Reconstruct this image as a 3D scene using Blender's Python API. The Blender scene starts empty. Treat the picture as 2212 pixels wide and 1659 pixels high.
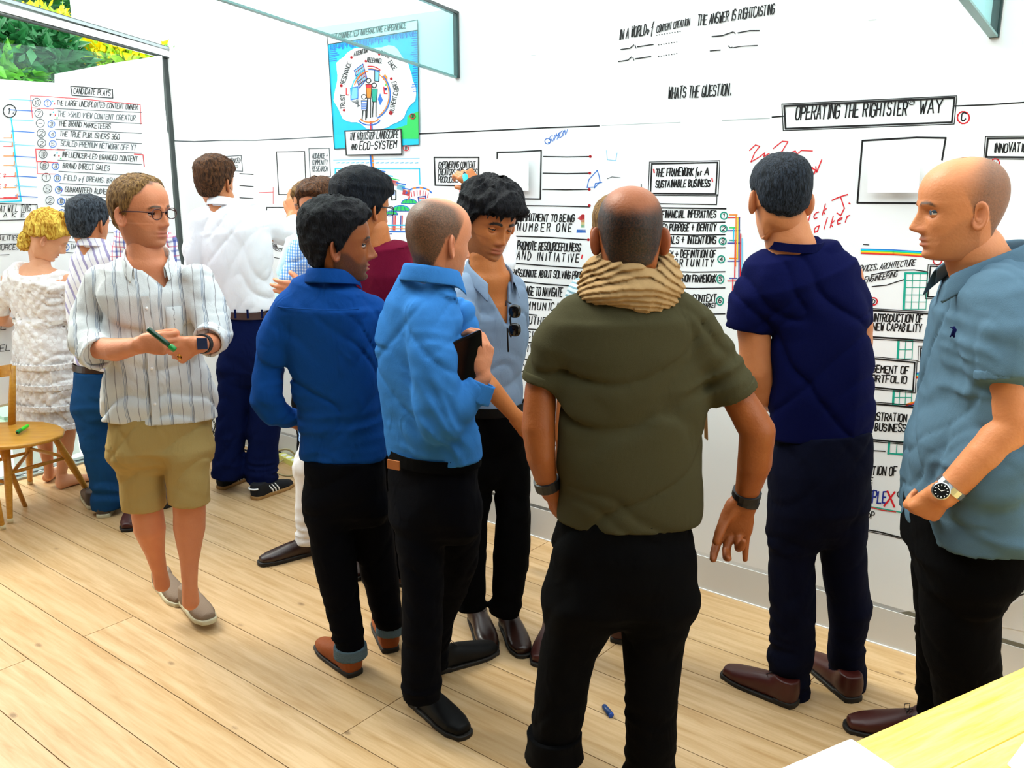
import bpy, bmesh, math, random
import numpy as np
import openvdb as vdb
from mathutils import Vector, Matrix, Euler
random.seed(7); rng = np.random.default_rng(7)
PI = math.pi
sc = bpy.context.scene
COL = sc.collection
# ------------------------------------------------------------------ camera, sky, exposure
FPX, IW, IH, HZ, CH = 1960.0, 2212.0, 1659.0, 350.0, 1.85
PITCH = math.atan((IH/2-HZ)/FPX)
cam = bpy.data.cameras.new('camera'); camo = bpy.data.objects.new('camera', cam); COL.objects.link(camo)
cam.sensor_width = 36.0; cam.lens = FPX/IW*36.0; cam.clip_end = 200; cam.clip_start = 0.05
camo.location = (0, 0, CH); camo.rotation_euler = (PI/2-PITCH, 0, 0)
sc.camera = camo
world = bpy.data.worlds.new('world'); sc.world = world; world.use_nodes = True
wn = world.node_tree; bg = wn.nodes['Background']
bg.inputs[0].default_value = (0.92, 0.97, 1.0, 1); bg.inputs[1].default_value = 2.9
sun = bpy.data.lights.new('sun', 'SUN'); sun.energy = 3.2; sun.angle = math.radians(25); sun.color = (1, .95, .86)
suno = bpy.data.objects.new('sun', sun); COL.objects.link(suno)
suno.rotation_euler = Vector((-.55, .35, .75)).to_track_quat('Z', 'Y').to_euler()
sc.view_settings.view_transform = 'Standard'; sc.view_settings.look = 'None'
sc.view_settings.gamma = 1.0; sc.view_settings.use_curve_mapping = False
sc.view_settings.exposure = 0.30
sc.cycles.max_bounces = 6; sc.cycles.diffuse_bounces = 3; sc.cycles.transparent_max_bounces = 12
# ------------------------------------------------------------------ photograph geometry: pixel -> place
cF = np.array([0, math.cos(PITCH), -math.sin(PITCH)]); cU = np.array([0, math.sin(PITCH), math.cos(PITCH)]); cR = np.array([1., 0, 0])
cC = np.array([0, 0, CH])
TH = math.radians(51.4)
WD = np.array([-math.sin(TH), math.cos(TH), 0.]); WN = np.array([math.cos(TH), math.sin(TH), 0.])   # along the wall, into the wall
WDIST = 3.438; SL = 5.58
def ray(x, y): return cR*(x-IW/2)+cU*(IH/2-y)+cF*FPX
def floor_at(x, y, z=0.):
    d = ray(x, y); return cC+d*(z-CH)/d[2]
def plane_at(x, y, n, D):
    d = ray(x, y); return cC+d*(D-n@cC)/(n@d)
def wall_at(x, y, off=0.): return plane_at(x, y, WN, WDIST-off)
def left_at(x, y, off=0.): return plane_at(x, y, WD, SL-off)
def at_y(x, y, Y):
    d = ray(x, y); return cC+d*Y/d[1]
def mpp(p): return float((np.asarray(p)-cC)@cF)/FPX
def sxz(s, out, z): return WD*s+WN*(WDIST-out)+np.array([0, 0, z])       # room coordinates: along wall, distance off wall, height
# ------------------------------------------------------------------ object helpers
def link(name, me, mat=None, parent=None, mats=None):
    o = bpy.data.objects.new(name, me); COL.objects.link(o)
    if mats:
        for m in mats: me.materials.append(m)
    elif mat: me.materials.append(mat)
    if parent: o.parent = parent
    return o
def empty(name, loc, label=None, cat=None, group=None, rz=0):
    o = bpy.data.objects.new(name, None); COL.objects.link(o); o.location = loc; o.rotation_euler = (0, 0, rz)
    o.empty_display_size = .05
    return tag(o, label, cat, group)
def tag(o, label=None, cat=None, group=None, kind=None):
    if label: o['label'] = label
    if cat: o['category'] = cat
    if group: o['group'] = group
    if kind: o['kind'] = kind
    return o
def put(o, parent):
    """child keeps its world placement"""
    o.parent = parent; o.matrix_parent_inverse = Matrix.Translation(parent.location).inverted() if parent.type == 'EMPTY' and parent.rotation_euler.z == 0 else parent.matrix_world.inverted()
    return o
def mesh(name, verts, faces, smooth=False):
    me = bpy.data.meshes.new(name); me.from_pydata([tuple(map(float, v)) for v in verts], [], [tuple(map(int, f)) for f in faces])
    me.update()
    if smooth: me.polygons.foreach_set('use_smooth', [True]*len(me.polygons))
    return me
def fast_mesh(name, V, Q, smooth=True):
    me = bpy.data.meshes.new(name); V = np.asarray(V, np.float32); Q = np.asarray(Q, np.int32)
    n = len(Q); k = Q.shape[1]
    me.vertices.add(len(V)); me.vertices.foreach_set('co', V.ravel())
    me.loops.add(n*k); me.loops.foreach_set('vertex_index', Q.ravel())
    me.polygons.add(n); me.polygons.foreach_set('loop_start', np.arange(0, n*k, k, dtype=np.int32))
    me.polygons.foreach_set('use_smooth', np.full(n, smooth)); me.update(calc_edges=True)
    return me
class MB:
    def __init__(s): s.v = []; s.f = []
    def add(s, V, F):
        b = len(s.v); s.v += [tuple(map(float, p)) for p in V]; s.f += [tuple(b+i for i in f) for f in F]
    def box(s, lo, hi, M=None):
        x0, y0, z0 = lo; x1, y1, z1 = hi
        V = [(x0,y0,z0),(x1,y0,z0),(x1,y1,z0),(x0,y1,z0),(x0,y0,z1),(x1,y0,z1),(x1,y1,z1),(x0,y1,z1)]
        if M: V = [M @ Vector(v) for v in V]
        s.add(V, [(0,3,2,1),(4,5,6,7),(0,1,5,4),(1,2,6,5),(2,3,7,6),(3,0,4,7)])
    def prism(s, P, d):
        """polygon P (3d points) extruded by vector d"""
        n = len(P); P = [np.asarray(p, float) for p in P]; d = np.asarray(d, float)
        s.add(P+[p+d for p in P], [tuple(range(n)), tuple(range(2*n-1, n-1, -1))]+[(i, i+n, (i+1) % n+n, (i+1) % n) for i in range(n)])
    def tube(s, pts, r, seg=8, closed=False, flat=1.0):
        pts = [Vector(p) for p in pts]; n = len(pts); r = r if isinstance(r, (list, tuple)) else [r]*n
        V = []; up = None
        for i, p in enumerate(pts):
            t = (pts[(i+1) % n]-pts[i-1]) if closed else (pts[min(i+1, n-1)]-pts[max(i-1, 0)])
            t.normalize()
            if up is None: up = t.orthogonal().normalized()
            up = (up-t*up.dot(t)).normalized(); w = t.cross(up)
            for k in range(seg):
                a = 2*PI*k/seg; V.append(p+(up*math.cos(a)+w*math.sin(a)*flat)*r[i])
        F = []
        for i in range(n if closed else n-1):
            j = (i+1) % n
            for k in range(seg): F.append((i*seg+k, i*seg+(k+1) % seg, j*seg+(k+1) % seg, j*seg+k))
        if not closed: F += [tuple(range(seg))[::-1], tuple((n-1)*seg+k for k in range(seg))]
        s.add(V, F)
    def lathe(s, prof, M, seg=16):
        V = []; n = len(prof)
        for r, z in prof:
            for k in range(seg):
                a = 2*PI*k/seg; V.append(M @ Vector((r*math.cos(a), r*math.sin(a), z)))
        F = [(i*seg+k, i*seg+(k+1) % seg, (i+1)*seg+(k+1) % seg, (i+1)*seg+k) for i in range(n-1) for k in range(seg)]
        F += [tuple(range(seg))[::-1], tuple((n-1)*seg+k for k in range(seg))]
        s.add(V, F)
    def obj(s, name, mat, parent=None, smooth=False):
        o = link(name, mesh(name, s.v, s.f, smooth), mat)
        return put(o, parent) if parent else o
# ------------------------------------------------------------------ materials
MATS = {}
def srgb(h):
    if isinstance(h, str): c = [int(h[i:i+2], 16)/255 for i in (0, 2, 4)]
    else: c = [v/255 for v in h]
    return tuple(((v+.055)/1.055)**2.4 if v > .04045 else v/12.92 for v in c)+(1,)
def mat(name, c, rough=.6, *a_, crumple=0, **k_):
    new = name not in MATS; m = mat_(name, c, rough, *a_, **k_)
    if crumple and new:
        nt = m.node_tree; b = nt.nodes['Principled BSDF']; tc = nt.nodes.new('ShaderNodeTexCoord'); prev = b.inputs['Normal'].links[0].from_socket if b.inputs['Normal'].links else None
        for sc_, st_, dist in ((13, crumple, .012), (34, crumple*.55, .005)):
            n = nt.nodes.new('ShaderNodeTexNoise'); n.noise_type = 'RIDGED_MULTIFRACTAL'; n.inputs['Scale'].default_value = sc_; n.inputs['Detail'].default_value = 1.5; n.inputs['Distortion'].default_value = 1.6
            mp = nt.nodes.new('ShaderNodeMapping'); mp.inputs['Scale'].default_value = (1, 1, .55); mp.inputs['Rotation'].default_value = (.5, .6, .3); nt.links.new(tc.outputs['Object'], mp.inputs['Vector']); nt.links.new(mp.outputs[0], n.inputs['Vector'])
            bp = nt.nodes.new('ShaderNodeBump'); bp.inputs['Strength'].default_value = st_; bp.inputs['Distance'].default_value = dist; nt.links.new(n.outputs['Fac'], bp.inputs['Height'])
            if prev: nt.links.new(prev, bp.inputs['Normal'])
            prev = bp.outputs[0]
        nt.links.new(prev, b.inputs['Normal'])
    return m
def mat_(name, c, rough=.6, spec=.4, metal=0., bump=None, var=0., sss=0., alpha=None, sheen=0., emit=None, coat=0.):
    """bump=(scale, strength, stretch xyz)"""
    if name in MATS: return MATS[name]
    m = bpy.data.materials.new(name); m.use_nodes = True; nt = m.node_tree; b = nt.nodes['Principled BSDF']
    c = srgb(c) if not (isinstance(c, tuple) and len(c) == 4) else c
    b.inputs['Base Color'].default_value = c; b.inputs['Roughness'].default_value = rough
    b.inputs['Specular IOR Level'].default_value = spec; b.inputs['Metallic'].default_value = metal
    if sheen: b.inputs['Sheen Weight'].default_value = sheen
    if coat: b.inputs['Coat Weight'].default_value = coat
    if sss:
        b.inputs['Subsurface Weight'].default_value = sss; b.inputs['Subsurface Radius'].default_value = (.012, .004, .002)
    tc = nt.nodes.new('ShaderNodeTexCoord')
    if var:
        n = nt.nodes.new('ShaderNodeTexNoise'); n.inputs['Scale'].default_value = 9; n.inputs['Detail'].default_value = 5
        nt.links.new(tc.outputs['Object'], n.inputs['Vector'])
        mx = nt.nodes.new('ShaderNodeMix'); mx.data_type = 'RGBA'; mx.inputs[6].default_value = tuple(v*(1-var) for v in c[:3])+(1,); mx.inputs[7].default_value = tuple(min(1, v*(1+var)) for v in c[:3])+(1,)
        nt.links.new(n.outputs['Fac'], mx.inputs[0]); nt.links.new(mx.outputs[2], b.inputs['Base Color'])
    if bump:
        n = nt.nodes.new('ShaderNodeTexNoise'); n.inputs['Scale'].default_value = bump[0]; n.inputs['Detail'].default_value = 4
        v = tc.outputs['Object']
        if len(bump) > 2:
            mp = nt.nodes.new('ShaderNodeMapping'); mp.inputs['Scale'].default_value = bump[2]; nt.links.new(v, mp.inputs['Vector']); v = mp.outputs['Vector']
        nt.links.new(v, n.inputs['Vector'])
        bp = nt.nodes.new('ShaderNodeBump'); bp.inputs['Strength'].default_value = bump[1]; bp.inputs['Distance'].default_value = .01
        nt.links.new(n.outputs['Fac'], bp.inputs['Height']); nt.links.new(bp.outputs[0], b.inputs['Normal'])
    MATS[name] = m
    return m
def N(nt, t, **k):
    n = nt.nodes.new(t)
    for a, v in k.items(): setattr(n, a, v)
    return n
def mathn(nt, op, a, b=None, c=None):
    n = N(nt, 'ShaderNodeMath', operation=op)
    for i, v in enumerate((a, b, c)):
        if v is None: continue
        if isinstance(v, (int, float)): n.inputs[i].default_value = v
        else: nt.links.new(v, n.inputs[i])
    return n.outputs[0]
def mixc(nt, f, a, b):
    n = N(nt, 'ShaderNodeMix', data_type='RGBA')
    for i, v in ((0, f), (6, a), (7, b)):
        if isinstance(v, (int, float, tuple)): n.inputs[i].default_value = v
        else: nt.links.new(v, n.inputs[i])
    return n.outputs[2]
def coord(nt, vec):
    """position dotted with a fixed direction (metres)"""
    tc = N(nt, 'ShaderNodeTexCoord'); d = N(nt, 'ShaderNodeVectorMath', operation='DOT_PRODUCT')
    nt.links.new(tc.outputs['Object'], d.inputs[0]); d.inputs[1].default_value = vec
    return d.outputs['Value']
def band(nt, v, period, width, off=0.):
    """1 inside stripes"""
    f = mathn(nt, 'FRACT', mathn(nt, 'ADD', mathn(nt, 'DIVIDE', v, period), off))
    return mathn(nt, 'LESS_THAN', f, width/period)
def striped(name, base, stripes, lat, rough=.9, bump=(500, .25), checks=None, warp=.012):
    """cloth with woven stripes; stripes = [(period, width, offset, colour)] across direction lat; checks adds the same across z"""
    m = mat(name, base, rough, .08, bump=(500, .25), crumple=.35); nt = m.node_tree; b = nt.nodes['Principled BSDF']
    u = coord(nt, lat); z = coord(nt, (0, 0, 1))
    nz = N(nt, 'ShaderNodeTexNoise'); nz.inputs['Scale'].default_value = 6
    u = mathn(nt, 'ADD', u, mathn(nt, 'MULTIPLY', nz.outputs['Fac'], warp)); z = mathn(nt, 'ADD', z, mathn(nt, 'MULTIPLY', nz.outputs['Fac'], warp))
    c = srgb(base)
    for p, w, o, col in stripes: c = mixc(nt, mathn(nt, 'MULTIPLY', band(nt, u, p, w, o), .8), c, srgb(col))
    for p, w, o, col in (checks or []): c = mixc(nt, mathn(nt, 'MULTIPLY', band(nt, z, p, w, o), .55), c, srgb(col))
    nt.links.new(c, b.inputs['Base Color'])
    return m
white_wall = mat('white_wall_paint', 'f4f5f5', .55, .3, bump=(3, .03))
paper = mat('white_paper', 'f6f7f7', .5, .3, bump=(5, .22))
card = mat('white_card', 'fafbfb', .5, .3)
grey_gap = mat('grey_shadow_gap', '7c7868', .6)
skirt_m = mat('painted_skirting', 'dcdad6', .5)
black_frame = mat('dark_window_frame', '3c4342', .45)
grey_metal = mat('grey_aluminium', '9aa3a3', .35, metal=.6)
ink = mat('black_marker_ink', '161616', .5)
INK = {'k': ink, 'r': mat('red_marker_ink', 'e0202c', .5), 'b': mat('blue_marker_ink', '1d6fd0', .5), 'c': mat('cyan_marker_ink', '10c8e8', .5),
       'g': mat('green_marker_ink', '2fd060', .5), 't': mat('teal_marker_ink', '18a890', .5), 'o': mat('orange_marker_ink', 'f08a20', .5), 'y': mat('yellow_marker_ink', 'f4d820', .5),
       'n': mat('navy_marker_ink', '24349a', .5), 'w': mat('white_poster_paint', 'f8fafa', .5), 'e': mat('pale_grey_marker_ink', 'b4bcbc', .5), 'l': mat('light_blue_marker_ink', '7cc8ea', .5), 'm': mat('faded_black_marker_ink', '50565a', .5)}
def glass_mat(name, tint, gloss=.12):
    m = bpy.data.materials.new(name); m.use_nodes = True; nt = m.node_tree; nt.nodes.clear()
    out = N(nt, 'ShaderNodeOutputMaterial'); tr = N(nt, 'ShaderNodeBsdfTransparent'); gl = N(nt, 'ShaderNodeBsdfGlossy'); mx = N(nt, 'ShaderNodeMixShader')
    tr.inputs[0].default_value = tint; gl.inputs['Roughness'].default_value = .03; gl.inputs['Color'].default_value = (.8, .95, .95, 1); mx.inputs[0].default_value = gloss
    nt.links.new(tr.outputs[0], mx.inputs[1]); nt.links.new(gl.outputs[0], mx.inputs[2]); nt.links.new(mx.outputs[0], out.inputs[0])
    return m
pane_glass = glass_mat('clear_pane_glass', (.97, .99, .98, 1), .02)
fin_glass = glass_mat('green_tinted_glass', (.72, .93, .93, 1), .10)
fin_edge = mat('green_glass_edge', '5f8f8c', .25, .6)
# ------------------------------------------------------------------ room shell
def structure(o): o['kind'] = 'structure'; return o
SR, SB = -3.0, 6.2            # right end along the wall, back of the room off the wall
def slab(name, m, pts, d): 
    b = MB(); b.prism(pts, d); return structure(b.obj(name, m))
up = np.array([0, 0, 1.])
slab('wall_back', white_wall, [sxz(SR, 0, 0), sxz(SL+.06, 0, 0), sxz(SL+.06, 0, 2.56), sxz(SR, 0, 2.56)], WN*.2)
slab('wall_right', white_wall, [sxz(SR, -.2, 0), sxz(SR, SB, 0), sxz(SR, SB, 3.6), sxz(SR, -.2, 3.6)], -WD*.15)
slab('wall_front', mat('dark_grey_light_absorber', '2c2b2a', .8), [sxz(SR, SB, 0), sxz(SL, SB, 0), sxz(SL, SB, 3.6), sxz(SR, SB, 3.6)], -WN*.15)  # unseen wall, coloured dark to cut bounce light on the near sides
# floor: planks laid along the wall
fl = slab('floor', mat('floor_joint_dark', '4a3b26', .9), [sxz(SR, 0, -.03), sxz(SL, 0, -.03), sxz(SL, SB, -.03), sxz(SR, SB, -.03)], -up*.1)
def wood(name, c1, c2, c3, scale=1., rough=.38):
    m = mat(name, c1, rough, .35); nt = m.node_tree; b = nt.nodes['Principled BSDF']; tc = N(nt, 'ShaderNodeTexCoord')
    oi = N(nt, 'ShaderNodeObjectInfo')
    mp = N(nt, 'ShaderNodeMapping'); mp.inputs['Scale'].default_value = (1.2*scale, 15*scale, 15*scale)
    ad = N(nt, 'ShaderNodeVectorMath', operation='ADD'); nt.links.new(tc.outputs['Object'], ad.inputs[0])
    sc_ = N(nt, 'ShaderNodeVectorMath', operation='SCALE'); sc_.inputs[0].default_value = (31, 17, 5); nt.links.new(oi.outputs['Random'], sc_.inputs['Scale']); nt.links.new(sc_.outputs[0], ad.inputs[1])
    nt.links.new(ad.outputs[0], mp.inputs['Vector'])
    n = N(nt, 'ShaderNodeTexNoise'); n.inputs['Scale'].default_value = 2.2; n.inputs['Detail'].default_value = 9; n.inputs['Roughness'].default_value = .62; n.inputs['Distortion'].default_value = .35
    nt.links.new(mp.outputs['Vector'], n.inputs['Vector'])
    r = N(nt, 'ShaderNodeValToRGB'); r.color_ramp.elements[0].position = .3; r.color_ramp.elements[0].color = srgb(c2); r.color_ramp.elements[1].position = .62; r.color_ramp.elements[1].color = srgb(c1)
    nt.links.new(n.outputs['Fac'], r.inputs[0])
    # knots
    vo = N(nt, 'ShaderNodeTexVoronoi'); vo.inputs['Scale'].default_value = 3.0*scale; mp2 = N(nt, 'ShaderNodeMapping'); mp2.inputs['Scale'].default_value = (1, 1.9, 1)
    nt.links.new(ad.outputs[0], mp2.inputs['Vector']); nt.links.new(mp2.outputs['Vector'], vo.inputs['Vector'])
    n2 = N(nt, 'ShaderNodeTexNoise'); n2.inputs['Scale'].default_value = 40; n2.inputs['Detail'].default_value = 3; nt.links.new(mp.outputs['Vector'], n2.inputs['Vector'])
    kd = mathn(nt, 'ADD', vo.outputs['Distance'], mathn(nt, 'MULTIPLY', n2.outputs['Fac'], .06))
    kr = N(nt, 'ShaderNodeValToRGB'); kr.color_ramp.elements[0].position = .06; kr.color_ramp.elements[0].color = (.75, .75, .75, 1); kr.color_ramp.elements[1].position = .11; kr.color_ramp.elements[1].color = (0, 0, 0, 1)
    nt.links.new(kd, kr.inputs[0])
    c = mixc(nt, kr.outputs[0], r.outputs[0], srgb(c3))
    tone = mathn(nt, 'MULTIPLY', oi.outputs['Random'], .35)
    c = mixc(nt, tone, c, srgb(c2))
    nt.links.new(c, b.inputs['Base Color'])
    bp = N(nt, 'ShaderNodeBump'); bp.inputs['Strength'].default_value = .12; bp.inputs['Distance'].default_value = .004
    nt.links.new(n.outputs['Fac'], bp.inputs['Height']); nt.links.new(bp.outputs[0], b.inputs['Normal'])
    return m
oak = wood('oiled_oak_boards', 'd8b78c', 'b8915f', '6e5238')
ROTW = Matrix.Rotation(math.atan2(WD[1], WD[0]), 4, 'Z')
PW = .215; rows = int(SB/PW)
pm = {}
for i in range(rows+1):
    s = SR; k = 0
    while s < SL-.05:
        L = random.choice((3.1, 3.6, 4.2)) if k else random.choice((.9, 1.6, 2.4, 3.3)); e = min(s+L, SL-.02)
        key = (round(e-s, 3))
        if key not in pm:
            b = MB(); g = .0016; b.box((g, -PW+g, -.022), (key-g, -g, 0)); pm[key] = mesh('plank', b.v, b.f); pm[key].materials.append(oak)
        p = sxz(s, i*PW, 0)
        o = bpy.data.objects.new('plank', pm[key]); COL.objects.link(o)
        o.matrix_world = Matrix.Translation(Vector(p)) @ ROTW @ Matrix.Scale(-1, 4, (0, 1, 0)) if False else Matrix.Translation(Vector(p-WN*0)) @ ROTW @ Matrix.Translation((0, PW, 0))
        o.parent = fl; s = e; k += 1
# wall foot: skirting board, shadow gap above it as a grey strip, its shade put into the colour
slab('baseboard_back', skirt_m, [sxz(SR, 0, 0), sxz(SL, 0, 0), sxz(SL, 0, .155), sxz(SR, 0, .155)], -WN*.006)
slab('trim_1', grey_gap, [sxz(SR, 0, .155), sxz(SL, 0, .155), sxz(SL, 0, .172), sxz(SR, 0, .172)], -WN*.002)
slab('trim_2', card, [sxz(SR, .0, 0), sxz(SL, .0, 0), sxz(SL, .0, .004), sxz(SR, .0, .004)], -WN*.011)
# glass roof sloping down to the wall: rafters line up with the glass beams
SLOPE = .14
def roofz(o): return 2.56+SLOPE*o
ROUT = 2.9
ce = structure(MB().obj('ceiling', white_wall))
b = MB(); b.prism([sxz(SR, ROUT, roofz(ROUT)), sxz(SL, ROUT, roofz(ROUT)), sxz(SL, SB+.1, roofz(ROUT)), sxz(SR, SB+.1, roofz(ROUT))], up*.12); o = b.obj('ceiling_light_block', mat('ceiling_dark_light_absorber', '3a3530', .8)); put(o, ce)  # unseen opaque ceiling, added and darkened to keep light off people's backs
for k in range(4):
    s0 = SR+k*(SL-SR)/4+.01; s1 = SR+(k+1)*(SL-SR)/4-.01
    b = MB(); b.prism([sxz(s0, -.02, roofz(0)), sxz(s1, -.02, roofz(0)), sxz(s1, ROUT, roofz(ROUT)), sxz(s0, ROUT, roofz(ROUT))], up*.012); put(b.obj('pane', pane_glass), ce)
for nm, s in (('a', 3.07), ('b', .72)):
    e = empty('glass_beam', sxz(s, 0, 2.24), {'a': 'pale green glass beam reaching over the blue poster to the white wall', 'b': 'green glass beam end at the top right corner above the innovation box'}[nm], 'beam', 'glass roof beams')
    b = MB(); th = .022
    b.prism([sxz(s, .010, 2.25), sxz(s, .010, 2.53), sxz(s, 2.85, roofz(2.85)-.01), sxz(s, 2.85, roofz(2.85)-.30)], WD*th); put(b.obj('glass_sheet', fin_glass), e)
    b = MB(); b.prism([sxz(s-.002, .02, 2.243), sxz(s-.002, .02, 2.251), sxz(s-.002, 2.85, roofz(2.85)-.299), sxz(s-.002, 2.85, roofz(2.85)-.307)], WD*(th+.004)); put(b.obj('polished_edge', fin_edge), e)
    b = MB(); b.prism([sxz(s-.004, 0, 2.243), sxz(s-.004, .010, 2.243), sxz(s-.004, .010, 2.54), sxz(s-.004, 0, 2.54)], WD*(th+.008)); put(b.obj('wall_channel', black_frame), e)
    b = MB(); b.prism([sxz(s-.004, 0, 2.53), sxz(s-.004, 2.85, roofz(2.85)-.012), sxz(s-.004, 2.85, roofz(2.85)), sxz(s-.004, 0, 2.543)], WD*(th+.008)); put(b.obj('top_channel', black_frame), e)
# ------------------------------------------------------------------ glazed left side: frame, panes, track
win = structure(empty('window_1', sxz(SL, 0, 0)))
def lbar(nm, m, o0, z0a, z0b, o1, z1a, z1b, d0=0., d=.06):
    b = MB(); b.prism([sxz(SL+d0, o0, z0a), sxz(SL+d0, o0, z0b), sxz(SL+d0, o1, z1b), sxz(SL+d0, o1, z1a)], WD*d); put(b.obj(nm, m), win)
lbar('frame_post', black_frame, 0.0, 0, 2.50, .030, 0, 2.50, 0, .03)
lbar('head_beam', card, 0, 2.505, 2.545, 6, 2.505+.155*6, 2.545+.155*6, -.02, .1)
lbar('head_seal', black_frame, 0, 2.497, 2.505, 6, 2.497+.145*6, 2.508+.145*6, -.02, .04)
lbar('head_rail', grey_metal, 0, 2.545, 2.562, 6, 2.548+.17*6, 2.575+.17*6, -.03, .1)
lbar('head_rail_line', black_frame, 0, 2.562, 2.566, 6, 2.575+.17*6, 2.585+.17*6, -.03, .1)
for k in range(2):
    lbar('pane', pane_glass, .045+k*2, .04, 2.5, 2.04+k*2, .04, 2.5, .03, .008)
    if k: lbar('frame_post', black_frame, .02+k*2, 0, 2.5, .06+k*2, 0, 2.5)
lbar('floor_track', grey_metal, 0, 0, .012, 6, 0, .012, -.07, .03); lbar('floor_track', black_frame, 0, 0, .010, 6, 0, .010, -.035, .02); lbar('floor_track', grey_metal, 0, 0, .014, 6, 0, .014, -.01, .05)
b = MB()
for k in range(60): b.prism([sxz(SL-.03, k*.1, .0105), sxz(SL-.03, k*.1+.03, .0105), sxz(SL-.022, k*.1+.03, .0105), sxz(SL-.022, k*.1, .0105)], up*.002)
o = b.obj('track_slots', card); o['kind'] = 'stuff'; put(o, win)
slab('wall_left_light_block', white_wall, [sxz(SL, 4.1, 0), sxz(SL, SB+.15, 0), sxz(SL, SB+.15, 3.6), sxz(SL, 4.1, 3.3)], WD*.15)  # added unseen wall, ends the glazing early to cut light from the left
# ------------------------------------------------------------------ outside: terrace, bank, shrubs
slab('terrace', mat('pale_terrace_stone', 'f2f0ec', .8), [sxz(SL+.1, -4, -.05), sxz(SL+5, -4, -.05), sxz(SL+5, 8, -.05), sxz(SL+.1, 8, -.05)], -up*.1)
bank = slab('garden_bank', mat('dark_soil', '3c4a20', .9, bump=(8, .6)), [sxz(SL+2.4, -3, -.05), sxz(SL+2.4, 8, -.05), sxz(SL+3.1, 8, 2.0), sxz(SL+3.1, -3, 2.0)], WD*3)
tb = empty('timber_edge', sxz(SL+.9, 1.3, 0), 'weathered timber sleeper outside the glass behind the wooden chair', 'sleeper')
b = MB(); b.prism([sxz(SL+.7, .95, .18), sxz(SL+.7, 2.2, .18), sxz(SL+.7, 2.2, .42), sxz(SL+.7, .95, .42)], WD*.12); put(b.obj('timber', mat('grey_brown_timber', 'a08468', .8, bump=(20, .5, (1, 1, 8)), var=.2)), tb)
e = empty('planter', sxz(SL+.3, .8, 0), 'pale green low trough outside the glass behind the jeans', 'trough')
b = MB(); q = [sxz(SL+.3, .68, .2), sxz(SL+.3, 1.15, .2), sxz(SL+.55, 1.15, .2), sxz(SL+.55, .68, .2)]; b.prism(q, up*.09); put(b.obj('trough_body', mat('pale_green_metal', 'bfe0c4', .5)), e)
b = MB(); q = [sxz(SL+.29, .67, .285), sxz(SL+.29, 1.16, .285), sxz(SL+.56, 1.16, .285), sxz(SL+.56, .67, .285)]; b.prism(q, up*.02); put(b.obj('rim', mat('pale_green_rim', '8fb098', .5)), e)
b = MB(); q = [sxz(SL+.33, .7, -.05), sxz(SL+.33, 1.12, -.05), sxz(SL+.5, 1.12, -.05), sxz(SL+.5, .7, -.05)]; b.prism(q, up*.25); put(b.obj('foot', mat('white_metal_foot', 'e8eeea', .5)), e)
leafm = [mat('leaf_green', '5cb02c', .5, var=.35), mat('leaf_dark', '1f6a34', .5, var=.3), mat('leaf_lime', 'a6dc3c', .5, var=.25), mat('flower_yellow', 'ffe000', .6), mat('grey_fern', '8fb89a', .6, var=.2)]
def leafcloud(name, c, rad, n, size, m, parent, seed, narrow=.4, droop=.3, kind='stuff'):
    r = np.random.default_rng(seed); d = r.normal(size=(n, 3)); d /= np.linalg.norm(d, axis=1)[:, None]; d[:, 2] = np.abs(d[:, 2])*.9-.1*r.random(n)
    P = np.asarray(c)+(WD*0)+d*np.asarray(rad)*(.6+.45*r.random((n, 1)))
    a = d+r.normal(size=(n, 3))*.8; a[:, 2] -= droop; a /= np.linalg.norm(a, axis=1)[:, None]
    t = np.cross(a, r.normal(size=(n, 3))); t /= np.linalg.norm(t, axis=1)[:, None]; nn = np.cross(a, t)
    L = size*(.6+.8*r.random((n, 1))); w = L*narrow
    V = np.stack([P, P+a*L*.45+t*w*.5+nn*L*.06, P+a*L, P+a*L*.45-t*w*.5+nn*L*.06], 1).reshape(-1, 3)
    me = fast_mesh(name, V, np.arange(n*4).reshape(-1, 4), False); o = link(name, me, m); o['kind'] = kind; return put(o, parent)
sh = [(1.0, 2.5, .9, .9, 0, 'tall dark glossy shrub beyond the glass at the far left corner'), (2.1, 2.2, .8, .75, 3, 'yellow flowering shrub beyond the middle of the window'),
      (3.0, 1.9, .7, .8, 3, 'yellow flowering shrub nearest the window post'), (.1, 2.0, .6, .8, 3, 'low yellow shrub behind the right part of the bank'), (1.7, 1.7, .35, .7, 4, 'grey green feathery shrub low in the window')]
sh = [(20, 75, .5, 1), (75, 60, .42, 3), (170, 78, .42, 3), (270, 112, .40, 3), (60, 150, .38, 4), (150, 120, .42, 0), (-90, 110, .5, 0), (330, 125, .35, 0), (110, 12, .45, 0), (20, -20, .5, 1)]
labs = ['dark leafy shrub beyond the glass at the left edge', 'yellow flowering shrub high beside the dark shrub', 'yellow flowering shrub in the middle of the window view', 'yellow flowering shrub nearest the corner of the window',
        'grey green feathery bush low in the window view', 'bright green shrub below the yellow flowers', 'broad leaved green shrub left beyond the window view', 'green shrub behind the last yellow flowers by the corner', 'lime shrub showing above the window head', 'tall dark shrub above the window head at the left']
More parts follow.
